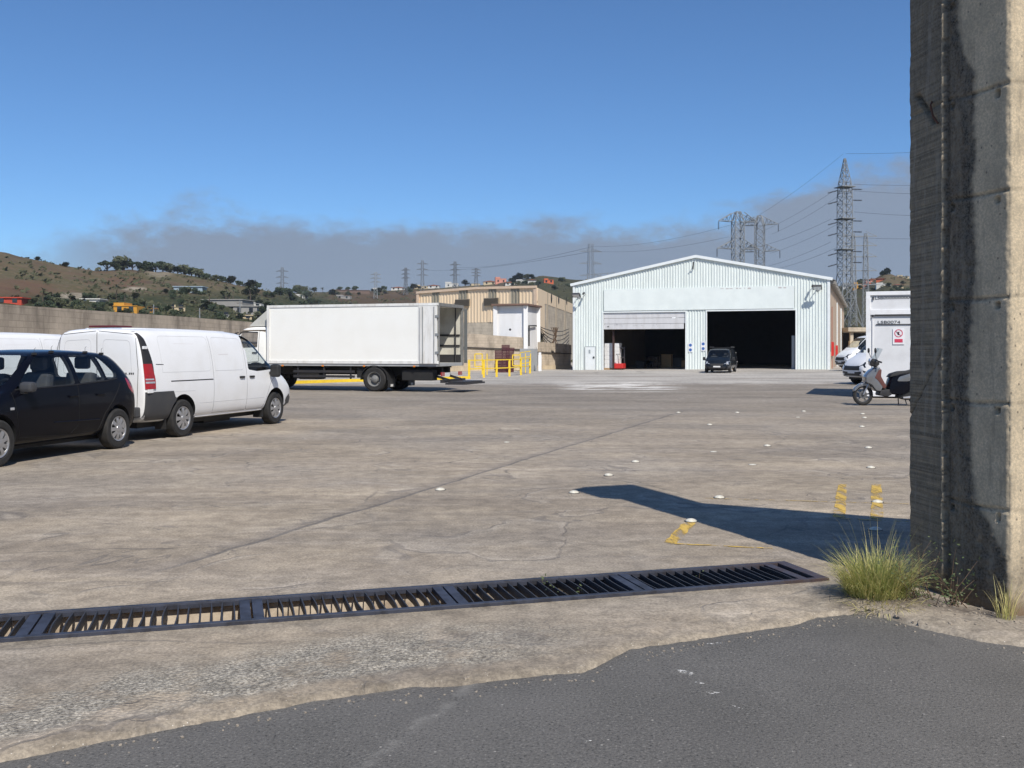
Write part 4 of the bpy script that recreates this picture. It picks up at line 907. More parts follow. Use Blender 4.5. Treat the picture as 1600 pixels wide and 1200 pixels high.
# side (right) wall, roof
e = Vector((BR.x-BC.x, BR.y-BC.y, 0)); WE = e.length; sidem = Matrix.Translation((BC.x, BC.y, 0))@Matrix.Rotation(math.atan2(e.y, e.x), 4, 'Z')
def ssub(o): o.parent = bz; o.matrix_parent_inverse = Matrix.Translation((-BC.x, -BC.y, 0)); o.matrix_basis = sidem; return o
def sx(px): k = (px-800)/F; dx, dy = e.x/WE, e.y/WE; return (k*BC.y-BC.x)/(dx-k*dy)
def szz(px, py): q = BC.y+e.y/WE*sx(px); return H+(HY-py)/F*q
m = MB(); m.box((0, -.15, szz(845, 473)), (WE, .1, ze1-.05)); m.box((.3, -.16, 3.3), (sx(849), .1, szz(845, 473)-.002)); ssub(m.build('upper_side_wall', dirty('beige_render_side', (.78, .62, .43), (.66, .53, .38), .8, 1, streak=True)))
m = MB(); m.box((sx(849)+.002, -.12, 0), (WE, .1, szz(845, 473)-.003)); ssub(m.build('lower_side_wall', M['concrete_w']))
m = MB()
for a in (853, 867, 881): m.box((sx(a)-.25, -.22, 3), (sx(a)+.25, -.10, ze1-.1))
ssub(m.build('pilasters', dirty('grey_pilaster', (.36, .31, .24), (.2, .17, .14), .85, 2, streak=True)))
for a in (859.5, 871, 883.5):
    m = MB(); m.lathe([(-.17, .55), (-.18, .55), (-.18, .001)], (sx(a), 0, szz(a, 466+(a-859)*.16)), 'Y', 18); ssub(m.build('round_vent', M['black']))
# roof surface through the side wall top
q = [Vector((BL.x, BL.y, ze0)), front@Vector((xr, 0, zer)), Vector((BC.x, BC.y, ze1))]; m = MB()
for a, b in ((0, 1), (1, 2)): m.quad(q[a], q[b], q[b]+e, q[a]+e)
sub(m.build('roof', dirty('dull_roof', (.25, .22, .18), None, .8), recalc=False), bz)
# white tower hut with brown roof slab
TZ = 75.5; tl_, tr_, tb_ = P(775, 0, TZ), P(821, 0, TZ-.8), P(840, 0, TZ+2.8)
tw = empty('white_tower', (tl_.x, tl_.y, 0), 0, 'white rendered square tower hut with a brown roof slab', 'hut'); bpy.context.view_layer.update()
fl = tl_+(tb_-tr_); pts = [(tl_.x, tl_.y), (tr_.x, tr_.y), (tb_.x, tb_.y), (fl.x, fl.y)]; m = MB(); m.prism(pts, 0, 4.86, 'Z'); sub(m.build('walls', M['whitewash']), tw)
cx, cy = sum(p[0] for p in pts)/4, sum(p[1] for p in pts)/4; ex = lambda k: [(cx+(p[0]-cx)*k, cy+(p[1]-cy)*k) for p in pts]
m = MB(); m.prism(ex(1.22), 4.88, 5.02, 'Z'); sub(m.build('roof_slab', M['slab'], bevel=.01), tw)
m = MB()
for p in ex(1.03): m.box((p[0]-.16, p[1]-.16, 0), (p[0]+.16, p[1]+.16, 4.87))
sub(m.build('corner_post', M['whitewash']), tw)
m = MB(); q = P(797, 515, TZ-1.0); m.lathe([(-.02, .09), (-.05, .09), (-.05, .001)], q, 'Y', 12); sub(m.build('vent', M['black']), tw)
m = MB(); a, b = P(826.5, 509, TZ-.4), P(838, 509, TZ+2.0); m.tube([b, a, P(826.5, 541, TZ-.4)], .06, 6); sub(m.build('cable_duct', M['black']), tw)
cb = empty('utility_cabinet', tuple(G(826, 579)), 0, 'grey metal utility cabinet with a narrow door below the white tower', 'cabinet'); bpy.context.view_layer.update()
YC = 71.0; a, b, c_ = P(812, 0, YC), P(829, 0, YC-.3), P(840, 0, YC+1.6); dd = a+(c_-b); m = MB(); m.prism([(a.x, a.y), (b.x, b.y), (c_.x, c_.y), (dd.x, dd.y)], 0, 1.62, 'Z'); sub(m.build('cabinet_body', M['cabinet'], bevel=.02), cb)
m = MB(); q0, q1 = b+(c_-b)*.3, b+(c_-b)*.72; off = Vector((c_.y-b.y, -(c_.x-b.x), 0)).normalized()*.03; m.add([q0+off+Vector((0, 0, .1)), q1+off+Vector((0, 0, .1)), q1+off+Vector((0, 0, 1.3)), q0+off+Vector((0, 0, 1.3))], [(0, 1, 2, 3)]); sub(m.build('door', dirty('dark_cabinet_door', (.18, .19, .2), None, .5), recalc=False), cb)
# sagging cables on the concrete wall
random.seed(8)
for k in range(7):
    a, b = P(841, 509+k*1.2, 79.2), P(889, 514+k*4.5, 99); sag = .35+.22*k; mid = P(868, 0, 88); pts = []
    for i in range(13):
        f = i/12; q = a.lerp(b, f); q.z -= sag*4*f*(1-f); q.z += .04*nz(k, f*6); pts.append(q)
    m = MB(); m.tube(pts, .035, 5); tag(m.build('sagging_cable', M['cable']), f'{ordw(k)} black cable from the top, sagging along the concrete wall beside the hall', 'cable', 'sagging cables by the white tower')
m = MB(); random.seed(3); q = P(867, 0, 87)
for i in range(9): m.tube([Vector((q.x+random.uniform(-.3, .3), q.y, H+.6)), Vector((q.x+random.uniform(-.15, .15), q.y, H+1.2)), Vector((q.x+random.uniform(-.4, .4), q.y, H+2.0))], .03, 4)
tag(m.build('dead_creeper', M['twig']), 'dead vertical creeper tangled in the sagging cables', 'plant')
# yellow railing and kerb of the loading ramp
ra = empty('yellow_railing', tuple(G(733, 591)), 0, 'yellow tubular railing around the loading ramp right of the lorry', 'railing'); bpy.context.view_layer.update()
path = [G(733, 591), G(756, 590), G(776, 589), G(796, 588), G(814, 586), G(828, 583.5)]
rails = MB()
for i, q in enumerate(path):
    m = MB(); m.box((q.x-.06, q.y-.06, 0), (q.x+.06, q.y+.06, 1.0)); sub(m.build('post', M['yellow']), ra)
for z in (.97, .5):
    for a, b in zip(path[:-1], path[1:]): rails.bar(a+Vector((0, 0, z)), b+Vector((0, 0, z)), .06)
sub(rails.build('rails', M['yellow']), ra)
back = [P(742, 0, 68), P(754, 0, 68.2), P(800, 0, 69), P(829, 0, 69.5)]; m = MB()
for a, b, z0, z1 in ((P(742, 0, 62), P(753.5, 0, 62), .5, 1.28), (P(801, 0, 65), P(813, 0, 65.5), .5, 1.2)):
    for z in (z0, z1): m.bar(a.xy.to_3d()+Vector((0, 0, z)), b.xy.to_3d()+Vector((0, 0, z)), .07)
    for q in (a, b): m.bar((q.x, q.y, 0 if q is b else z0), (q.x, q.y, z1), .07, up=(1, 0, 0))
for z in (.6, 1.0, 1.35): m.bar((P(813, 0, 65.5).x, 65.5, z), (P(829, 0, 67).x, 67, z+.1), .05)
for px in (761, 813, 821, 829): q = P(px, 0, 65.5+(px-813)*.09); m.bar((q.x, q.y, 0), (q.x, q.y, 1.3), .06, up=(1, 0, 0))
sub(m.build('gate_frame', M['yellow']), ra)
kb = [G(733, 592), G(640, 594.5), G(540, 597), G(440, 600.5)]; m = MB()
for a, b in zip(kb[:-1], kb[1:]): m.bar(a+Vector((0, 0, .07)), b+Vector((0, 0, .07)), .22, .14)
tag(m.build('yellow_kerb', M['yellow'], bevel=.01), 'low yellow painted kerb seen under the lorry', 'kerb')
# stack of maroon crates: each stack of crates is lifted crate by crate
random.seed(6)
cr_ = None
for col_, (px, n_, Yc) in enumerate(((779, 8, 67.5), (790, 10, 67.5), (797, 9, 68.4))):
    for k in range(n_):
        base_ = P(px, 0, Yc)
        if cr_ is None:
            cr_ = empty('plastic_crate', (0, 0, 0), 0); m = MB(); w, dpt, hh = .54, .42, .185
            for z in (.0, .065, .13): m.box((-w/2, -dpt/2, z), (w/2, -dpt/2+.02, z+.052)); m.box((-w/2, dpt/2-.02, z), (w/2, dpt/2, z+.052)); m.box((-w/2, -dpt/2+.02, z), (-w/2+.02, dpt/2-.02, z+.052)); m.box((w/2-.02, -dpt/2+.02, z), (w/2, dpt/2-.02, z+.052))
            m.box((-w/2+.02, -dpt/2+.02, 0), (w/2-.02, dpt/2-.02, .02)); m.build('basket', M['crate'], cr_)
            m = MB()
            for sx_ in (-1, 1):
                for sy_ in (-1, 1): m.box((sx_*w/2-.02*sx_-.012, sy_*dpt/2-.012, .0), (sx_*w/2-.02*sx_+.012, sy_*dpt/2+.012, .182))
            m.build('corner_rib', M['crate'], cr_); o = cr_
        else: o = copy_tree(cr_)
        o.location = (base_.x+random.uniform(-.03, .03), base_.y+random.uniform(-.03, .03), k*.188); o.rotation_euler = (0, 0, random.uniform(-.08, .08))
        tag(o, f'maroon plastic crate, {ordw(k)} from the ground in the {["left", "middle", "right"][col_]} stack behind the yellow railing', 'crate', 'maroon crates stacked behind the railing')
m = MB(); q = P(848, 0, 70.5); m.box((-.12, -.08, 0), (.12, .08, 1.15)); m.box((-.09, -.05, 1.152), (.09, .05, 1.35)); o = m.build('wrapped_post', M['whitewash'], bevel=.03); o.location = (P(843.5, 0, 71).x, 71, 0); tag(o, 'short white wrapped bollard beside the grey utility cabinet', 'bollard')
# concrete canopy and lit wall far right of the hall
cn = empty('concrete_canopy', (P(1340, 0, 96).x, 96, 0), 0, 'flat concrete canopy in shade beyond the right side of the hall', 'canopy'); m = MB(); zt = P(0, 514, 96).z
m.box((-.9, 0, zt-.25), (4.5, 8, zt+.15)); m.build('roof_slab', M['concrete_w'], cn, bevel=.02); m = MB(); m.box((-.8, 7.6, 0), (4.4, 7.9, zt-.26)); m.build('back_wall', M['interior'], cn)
for x in (-.6, 1.9, 4.2): m = MB(); m.box((x, .3, 0), (x+.3, .6, zt-.26)); m.build('column', M['concrete_w'], cn)
q = P(1328, 0, 90); m = MB(); m.box((0, 0, 0), (5, .4, 2.35)); o = m.build('stone_wall', M['stone']); o.location = (q.x, 90, 0); tag(o, 'sunlit pale stone wall in front of the concrete canopy', 'wall')
# ================================================================ vehicles
def loft(name, rows, lv=2, mat=None, shrink=None):
    """rows: (x, zb, w, zmid, zbelt, wbelt, zre, wr, zc) from rear to front; closed body cage, subdivided"""
    V = []; Fc = []; prev = None; rings = []
    for (x, zb, w, zm, zt, wb, zr, wr, zc) in rows:
        half = [(0, zb), (w*.80, zb), (w*.97, zb+.07), (w, zm), (w*.995, (zm+zt)/2+.02), (wb, zt), ((wb+wr*1.02)/2+.02, (zt+zr)/2+.01), (wr+.02, zr-.02), (wr*.86, (zr+zc)/2+.006), (0, zc)]
        full = half+[(-y, z) for (y, z) in half[-2:0:-1]]; rings.append([len(V)+i for i in range(len(full))]); V += [(x, y, z) for y, z in full]
    n = len(rings[0])
    for a, b in zip(rings[:-1], rings[1:]):
        for i in range(n): Fc.append((a[i], a[(i+1) % n], b[(i+1) % n], b[i]))
    for r, fl in ((rings[0], 1), (rings[-1], 0)):
        k = n//2
        for i in range(k):
            q = (r[i], r[i+1], r[(n-i-1) % n], r[(n-i) % n]); q = tuple(dict.fromkeys(q)); Fc.append(q if fl else q[::-1])
    me = bpy.data.meshes.new(name); me.from_pydata(V, [], Fc); me.materials.append(mat or M['white'])
    bm = bmesh.new(); bm.from_mesh(me); bmesh.ops.recalc_face_normals(bm, faces=bm.faces); bm.to_mesh(me); bm.free()
    o = bpy.data.objects.new(name, me); COL.objects.link(o); return subsurf(o, lv)
def cutter(poly, a, b, ax, mat):
    m = MB(); m.prism(poly, a, b, ax); return m.build('cutter', mat)
def cylcut(x, z, r, y0, y1, mat):
    m = MB(); m.lathe([(y0, r), (y1, r)], (x, 0, z), 'Y', 40, caps=True); return m.build('cutter', mat)
def rounded(poly, r=.04, n=4):
    out = []; k = len(poly)
    for i in range(k):
        p0, p1, p2 = Vector(poly[i-1]), Vector(poly[i]), Vector(poly[(i+1) % k]); a = (p0-p1); b = (p2-p1); ra = min(r, a.length*.45, b.length*.45)
        a = p1+a.normalized()*ra; b = p1+b.normalized()*ra
        for j in range(n+1): t = j/n; out.append(tuple(a*(1-t)**2+p1*2*t*(1-t)+b*t*t))
    return out
class Surf:
    def __init__(s, o): bm = bmesh.new(); bm.from_mesh(o.data); s.t = BVHTree.FromBMesh(bm); bm.free()
    def side(s, x, z, sg=1, off=.002):
        h = s.t.ray_cast(Vector((x, 3*sg, z)), Vector((0, -sg, 0)))
        return (h[0]+Vector((0, sg*off, 0))) if h[0] else None
    def end(s, y, z, sg=-1, off=.002):
        h = s.t.ray_cast(Vector((5*sg, y, z)), Vector((-sg, 0, 0)))
        return (h[0]+Vector((sg*off, 0, 0))) if h[0] else None
def line(m, surf, pts, r=.004, sg=1, how='side', off=.001, step=.06):
    run = []
    for (a, b) in zip(pts[:-1], pts[1:]):
        n = max(1, int(math.hypot(b[0]-a[0], b[1]-a[1])/step))
        for i in range(n+1):
            t = i/n; q = getattr(surf, how)(a[0]+(b[0]-a[0])*t, a[1]+(b[1]-a[1])*t, sg, off)
            if q is None:
                if len(run) > 1: m.tube(run, r, 5)
                run = []
            elif not run or (q-run[-1]).length > .004: run.append(q)
    if len(run) > 1: m.tube(run, r, 5)
def patch(m, surf, poly, sg=1, how='side', off=.004, step=.04):
    """thin skin over the body inside polygon"""
    xs = [p[0] for p in poly]; zs = [p[1] for p in poly]; x0, x1, z0, z1 = min(xs), max(xs), min(zs), max(zs)
    c = (sum(xs)/len(xs), sum(zs)/len(zs)); rings = 5; n = len(poly); vs = []; fs = []
    def pt(a, b):
        q = getattr(surf, how)(a, b, sg, off); return q if q is not None else None
    for k in range(rings+1):
        f = k/rings
        for p in poly:
            q = pt(c[0]+(p[0]-c[0])*f, c[1]+(p[1]-c[1])*f)
            if q is None: q = vs[-1] if vs else Vector((0, 0, 0))
            vs.append(q)
    for k in range(rings):
        for i in range(n): fs.append((k*n+i, k*n+(i+1) % n, (k+1)*n+(i+1) % n, (k+1)*n+i))
    m.add(vs, fs)
def panel(m, surf, zs, xl, xr, nc=6, sg=1, off=.01):
    vs = []
    for z in zs:
        a, b = xl(z), xr(z); last = None; rowp = []
        for i in range(nc+1):
            q = surf.side(a+(b-a)*i/nc, z, sg, off); rowp.append(q)
        good = [q for q in rowp if q is not None]
        vs += [q if q is not None else (good[0] if good else vs[-1]) for q in rowp]
    m.add(vs, [(j*(nc+1)+i, j*(nc+1)+i+1, (j+1)*(nc+1)+i+1, (j+1)*(nc+1)+i) for j in range(len(zs)-1) for i in range(nc)])
def zr(a, b, n): return [a+(b-a)*i/n for i in range(n+1)]
def glass_part(rows, poly, ax, a, b, name, par, mat, thick=.006):
    o = loft(name, rows, 2, mat); sol = loft('inner', [(x*.9985, zb+.02, w-.012, zm, zt-.003, wb-.012, zr-.01, wr-.012, zc-.012) for (x, zb, w, zm, zt, wb, zr, wr, zc) in rows], 2, mat)
    boolean(o, sol); boolean(o, cutter(poly, a, b, ax, mat), 'INTERSECT'); o.parent = par; smooth(o, 40); return o
def make_wheel(par, x, y, r, w, sg, spokes, rimr, style='cap', mats=None):
    o = MB(); hw = w/2; o.lathe([(-hw*.8, rimr), (-hw, rimr+.02), (-hw*1.0, r-.03), (-hw*.82, r-.006), (-hw*.4, r), (hw*.4, r), (hw*.82, r-.006), (hw, r-.03), (hw, rimr+.02), (hw*.8, rimr)], (0, 0, 0), 'Y', 40)
    wh = o.build('wheel', M['tyre'], par, smooth=30); wh.location = (x, y, r)
    m = MB(); yo = sg*hw; m.lathe([(yo*.80, rimr+.004), (yo*.98, rimr-.002), (yo*.90, rimr-.016), (yo*.55, rimr-.03)], (0, 0, 0), 'Y', 36, mi=0)
    m.lathe([(yo*.40, rimr-.02), (yo*.40, .001)], (0, 0, 0), 'Y', 24, mi=1)
    for i in range(spokes):
        a = 2*math.pi*i/spokes; ca, sa = math.cos(a), math.sin(a); c0 = math.pi/spokes*(.52 if style == 'cap' else .34)
        for (r0, r1, w0, w1) in ((.03, rimr-.012, .028, (rimr-.012)*math.tan(c0)),):
            vs = []
            for rr, ww, yy in ((r0, w0, yo*.93), (r0+(r1-r0)*.5, (w0+w1)*.42, yo*.97), (r1, w1, yo*.86)):
                for s in (-1, 1): vs += [(rr*ca-s*ww*sa, yy, rr*sa+s*ww*ca), (rr*ca-s*ww*sa, yy-yo*.25, rr*sa+s*ww*ca)]
            fs = [(0, 2, 6, 4), (4, 6, 10, 8), (1, 0, 4, 5), (5, 4, 8, 9), (2, 3, 7, 6), (6, 7, 11, 10), (8, 10, 11, 9), (0, 1, 3, 2)]
            m.add(vs, fs, 0)
    m.lathe([(yo*.90, .055), (yo*1.0, .05), (yo*1.03, .03), (yo*1.03, .001)], (0, 0, 0), 'Y', 16, mi=0)
    rim = m.build('rim', [M['silver'], M['chassis']], wh, smooth=25); rim.scale = (1, 1, 1); return wh
def headrest_seats(par, spots, zf, mat):
    for (x, y, h) in spots:
        m = MB(); m.cbox((x-.05, y, zf+.35), (.14, .46, .62), Matrix.Rotation(R(-8), 3, 'Y')); m.cbox((x-.11, y, zf+.80), (.10, .24, .18)); m.cbox((x+.2, y, zf+.05), (.48, .48, .16)); m.build('seat', mat, par, bevel=.04)

GAP = dirty('gap_black', (.0008, .0008, .0008), None, .7)
# ---------------------------------------------------------------- black hatchback
HB = [(-1.875, .44, .60, .55, .72, .56, .80, .42, .82), (-1.85, .32, .74, .55, .84, .70, .90, .60, .92), (-1.74, .24, .815, .58, .96, .765, 1.10, .58, 1.13), (-1.60, .21, .835, .60, 1.02, .785, 1.27, .575, 1.30),
      (-1.45, .20, .845, .60, 1.04, .79, 1.385, .57, 1.42), (-1.25, .20, .85, .60, 1.04, .80, 1.415, .58, 1.455), (-.8, .20, .855, .60, 1.02, .812, 1.43, .60, 1.478), (-.3, .20, .855, .6, .985, .818, 1.44, .60, 1.49), (.2, .2, .855, .6, .955, .82, 1.425, .60, 1.475),
      (.42, .20, .855, .60, .945, .82, 1.36, .61, 1.42), (.72, .20, .855, .60, .935, .815, 1.17, .66, 1.24), (1.02, .20, .855, .60, .915, .80, .965, .69, 1.015), (1.15, .2, .855, .6, .89, .79, .925, .66, .965), (1.5, .21, .85, .58, .82, .77, .865, .60, .90),
      (1.82, .22, .80, .55, .73, .70, .775, .55, .81), (1.98, .26, .70, .50, .65, .60, .69, .46, .71), (2.06, .34, .54, .46, .56, .46, .60, .34, .61)]
def make_hatch(loc, rz, label):
    car = empty('parked_car', loc, rz, label, 'car'); body = loft('body', HB, 2, M['navy']); full = Surf(body)
    cav = [(x, zb+.32, w-.10, zm+.14, zt-.0, wb-.05, zr-.03, wr-.05, zc-.035) for (x, zb, w, zm, zt, wb, zr, wr, zc) in HB[2:12]]
    cav[0] = (-1.66,)+cav[0][1:]; cav[-1] = (.98,)+cav[-1][1:]
    boolean(body, loft('cav', cav, 2, M['black']))
    R0 = .30; ax = (1.265, -1.26)
    fw = rounded([(.88, .965), (.30, 1.385), (-.27, 1.405), (-.30, .995)], .05); rw = rounded([(-.39, 1.0), (-.37, 1.405), (-.93, 1.39), (-1.00, 1.03)], .05); qw = rounded([(-1.05, 1.04), (-.985, 1.38), (-1.14, 1.355), (-1.33, 1.13), (-1.30, 1.06)], .04)
    wsp = rounded([(-.66, 1.00), (-.56, 1.40), (.56, 1.40), (.66, 1.00)], .07); rsp = rounded([(-.60, 1.05), (-.50, 1.36), (.50, 1.36), (.60, 1.05)], .07)
    for p in (fw, rw, qw): boolean(body, cutter(p, -1.2, 1.2, 'Y', M['black']))
    boolean(body, cutter(wsp, .25, 1.25, 'X', M['black'])); boolean(body, cutter(rsp, -2.0, -1.30, 'X', M['black']))
    for a in ax:
        for s in (-1, 1): boolean(body, cylcut(a, R0+.01, .35, s*.60, s*1.2, M['black']))
    body.parent = car; smooth(body, 30)
    for p in (fw, rw, qw): glass_part(HB, p, 'Y', 0, 1.2, 'side_window', car, M['glass']); glass_part(HB, p, 'Y', -1.2, 0, 'side_window', car, M['glass'])
    glass_part(HB, wsp, 'X', .25, 1.25, 'windscreen', car, M['glass']); glass_part(HB, rsp, 'X', -2.0, -1.30, 'rear_window', car, M['glass'])
    for sg in (-1, 1):
        m = MB(); line(m, full, [(.98, .93), (.93, .60), (.86, .34), (-.16, .30), (-.33, .42)], .0035, sg); line(m, full, [(-.33, .40), (-.335, .99)], .0035, sg); line(m, full, [(-.33, .30), (-.80, .31), (-.93, .55), (-1.12, .72), (-1.36, .98)], .0035, sg); m.build('door_seam', GAP, car)
        m = MB(); line(m, full, [(.90, .955), (-.30, .985), (-1.02, 1.02), (-1.31, 1.05)], .008, sg, off=.0); m.build('window_strip', M['black'], car)
        m = MB(); line(m, full, [(.2, .49), (-.8, .47)], .012, sg, off=.0); m.build('side_moulding', M['navy'], car)
        for x in (-.20, -.82):
            m = MB(); q = full.side(x, .83, sg, .012); m.cbox(q, (.19, .028, .034)); m.build('door_handle', M['navy'], car, bevel=.011)
        m = MB(); q = full.side(.78, .99, sg, .11); m.cbox(q, (.13, .20, .135)); mo = m.build('mirror', M['grey_plastic'], car, bevel=.045); m = MB(); m.cbox(q+Vector((.01, -sg*.08, -.07)), (.07, .12, .035)); m.build('mirror_arm', M['black'], mo, bevel=.01)
        m = MB(); q = full.side(1.02, .72, sg, .002); m.cbox(q, (.07, .012, .035)); m.build('side_repeater', M['clear_lamp'], car, bevel=.006)
        m = MB(); patch(m, full, rounded([(-1.52, 1.06), (-1.60, 1.02), (-1.80, .83), (-1.70, .80), (-1.56, .90)], .03), sg); m.build('tail_light', M['red_lamp'], car, smooth=True)
        m = MB(); patch(m, full, rounded([(1.35, .80), (1.60, .80), (1.93, .66), (1.86, .58), (1.60, .66)], .04), sg); m.build('headlight', M['clear_lamp'], car, smooth=True)
        for a in ax:
            make_wheel(car, a, sg*.765, R0, .185, sg, 9 if a < 0 else 9, .185)
        m = MB()     # mud flap and arch lip
        for a in ax: m.box((a-.36, sg*.66-.09, .14), (a-.345, sg*.66+.09, .34))
        m.build('mud_flap', M['black'], car)
    m = MB()
    for x, y in ((.25, .56), (-.10, .56), (-.85, .56), (-1.25, .55)): q = full.t.ray_cast(Vector((x, y, 3)), Vector((0, 0, -1)))[0]; m.cbox(q+Vector((0, 0, .012)), (.07, .035, .03)); m.tube([q, q+Vector((.0, .0, .075)), q+Vector((-.03, 0, .095))], .004, 4)
    m.build('roof_clip', M['black'], car, bevel=.004)
    headrest_seats(car, [(.02, .36, 0), (.02, -.36, 0), (-.95, .36, 0), (-.95, -.36, 0)], .48, M['seat'])
    m = MB(); m.lathe([(-.014, .185), (.014, .185), (.014, .155), (-.014, .155), (-.014, .185)], (0, 0, 0), 'X', 24); s = m.build('steering_wheel', M['black'], car); s.location = (.48, .36, .92); s.rotation_euler = (0, R(25), 0)
    m = MB(); m.box((.55, -.70, .70), (.95, .70, .93)); m.build('dashboard', M['black'], car, bevel=.05)
    m = MB(); patch(m, full, [(-.26, .52), (.26, .52), (.26, .63), (-.26, .63)], -1, 'end', .006); m.build('number_plate', M['plate'], car)
    m = MB(); m.box((-1.6, -.55, .16), (1.6, .55, .215)); m.build('underbody', M['chassis'], car); return car
# ---------------------------------------------------------------- vans
def van_rows(L=1., hs=1.):
    rows = [(-2.645, .40, .82, .66, 1.15, .80, 1.74, .68, 1.80), (-2.63, .33, .915, .68, 1.15, .885, 1.80, .735, 1.865), (-2.56, .30, .95, .70, 1.14, .925, 1.83, .755, 1.895), (-2.3, .28, .96, .70, 1.14, .94, 1.85, .765, 1.915), (-1.5, .27, .964, .70, 1.14, .945, 1.86, .77, 1.925), (-.5, .27, .964, .70, 1.14, .945, 1.86, .77, 1.925),
            (.3, .27, .964, .70, 1.13, .945, 1.845, .77, 1.91), (.72, .27, .964, .70, 1.12, .94, 1.80, .765, 1.865), (.98, .27, .963, .70, 1.11, .935, 1.69, .765, 1.765), (1.35, .27, .96, .69, 1.09, .925, 1.42, .78, 1.50), (1.72, .27, .958, .68, 1.05, .91, 1.14, .79, 1.225), (1.90, .27, .95, .67, 1.0, .895, 1.07, .76, 1.135), (2.12, .27, .935, .66, .92, .87, .98, .72, 1.04),
            (2.34, .28, .88, .62, .80, .80, .85, .64, .89), (2.46, .31, .78, .56, .70, .68, .74, .52, .76), (2.50, .38, .62, .50, .60, .52, .63, .40, .64)]
    return rows
SEAM = dirty('seam_grey', (.13, .13, .135), None, .6)
def make_van(name, loc, rz, label, paint, detail=True, hs=1., group=None, rack=False, headl='clear_lamp', rows=None):
    van = empty(name, loc, rz, label, 'van', group); VR = rows or van_rows(); body = loft('body', VR, 2, M[paint]); full = Surf(body)
    R0 = .33; ax = (1.60, -1.60)
    sw = rounded([(1.60, 1.20), (1.50, 1.31), (1.04, 1.64), (.90, 1.70), (.56, 1.71), (.56, 1.14), (.9, 1.10), (1.56, 1.13)], .045)
    wsp = rounded([(-.74, 1.24), (-.66, 1.76), (.66, 1.76), (.74, 1.24)], .08)
    boolean(body, cutter([(.50, .62), (.50, 1.80), (.66, 1.80), (.92, 1.70), (1.32, 1.40), (1.66, 1.10), (1.72, .62)], -.86, .86, 'Y', M['black']))
    boolean(body, cutter(sw, -1.2, 1.2, 'Y', M['black'])); boolean(body, cutter(wsp, .78, 1.9, 'X', M['black']))
    for a in ax:
        for s in (-1, 1): boolean(body, cylcut(a, R0+.02, .40, s*.66, s*1.3, M['black']))
    body.parent = van; smooth(body, 30)
    for a, b in ((0, 1.2), (-1.2, 0)): glass_part(VR, sw, 'Y', a, b, 'side_window', van, M['glass'])
    glass_part(VR, wsp, 'X', .78, 1.9, 'windscreen', van, M['glass'])
    for sg in (-1, 1):
        m = MB()
        line(m, full, rounded([(.48, 1.72), (.48, .98), (.48, .36), (1.12, .36), (1.38, .86), (1.72, 1.06)], .08), .0028, sg)            # cab door
        line(m, full, [(-.66, .40), (-.66, 1.78)], .0022, sg); line(m, full, [(-.66, .37), (.46, .36)], .003, sg)                                                                       # side door
        m.build('door_seam', SEAM, van)
        m = MB(); line(m, full, [(-1.95, .985), (-.68, .985)], .011, sg, off=-.004); m.build('door_rail', M['black'], van)
        m = MB()                                          # pressed outlines of the blank side panels
        line(m, full, rounded([(-2.16, 1.14), (-2.16, 1.76), (-.72, 1.76), (-.72, 1.14), (-2.16, 1.14)], .1)[2:-2], .006, sg, off=-.0035); line(m, full, rounded([(-.58, 1.14), (-.58, 1.76), (.42, 1.74), (.40, 1.14), (-.58, 1.14)], .1)[2:-2], .006, sg, off=-.0025)
        line(m, full, [(-1.98, .80), (-1.25, .80)], .005, sg, off=-.002); line(m, full, [(-1.10, .57), (1.14, .57)], .006, sg, off=-.003)
        m.build('pressed_panel', dirty('shadow_groove', (.60, .61, .62), None, .4) if paint != 'darkvan' else M['darkvan'], van)
        m = MB(); line(m, full, [(.40, 1.87), (-2.45, 1.885)], .012, sg, off=-.009); m.build('roof_gutter', M[paint], van)
        for x in (.30, .66): m = MB(); q = full.side(x, 1.0, sg, .012); m.cbox(q, (.17, .03, .04)); m.build('door_handle', M['black'], van, bevel=.012)
        m = MB(); q = full.side(1.38, 1.10, sg, .15); m.cbox(q, (.11, .21, .26)); mo = m.build('mirror', M['black'], van, bevel=.05); m = MB(); m.cbox(q+Vector((.02, -sg*.12, -.05)), (.06, .14, .06)); m.build('mirror_arm', M['black'], mo, bevel=.01)
        m = MB(); patch(m, full, rounded([(sg*.50, .70), (sg*.86, .66), (sg*.90, .93), (sg*.72, .90)], .03), 1, 'end', .006); m.build('headlight', M[headl], van, smooth=True)
        m = MB(); panel(m, full, zr(.34, .82, 14), lambda z: -2.615, lambda z: min(-1.60-math.sqrt(max(0, .375**2-(z-.35)**2)), -1.60-.20) if z < .70 else -1.84-(z-.70)*.5, 10, sg, .012)
        m.build('bumper_corner', M['grey_plastic'], van, smooth=True)
        m = MB(); patch(m, full, rounded([(2.03, .30), (2.05, .52), (2.20, .60), (2.47, .56), (2.46, .32)], .03), sg, off=.008); m.build('bumper_corner', M['grey_plastic'], van, smooth=True)
        m = MB(); panel(m, full, zr(.88, 1.83, 24), lambda z: -2.612, lambda z: -2.40-.10*sstep(1.2, 1.8, z)-.07*sstep(1.68, 1.83, z), 6, sg, .009); m.build('corner_pillar', M['black'], van, smooth=True)
        m = MB(); panel(m, full, zr(.87, 1.29, 12), lambda z: -2.618, lambda z: -2.39-.05*sstep(1.0, 1.3, z), 6, sg, .018); tlo = m.build('tail_light', M['red_lamp'], van, smooth=True)
        m = MB(); panel(m, full, [.965, .985, .995], lambda z: -2.61, lambda z: -2.41, 5, sg, .021); panel(m, full, [1.02, 1.045], lambda z: -2.61, lambda z: -2.43, 5, sg, .021); m.build('reversing_lens', M['clear_lamp'], tlo)
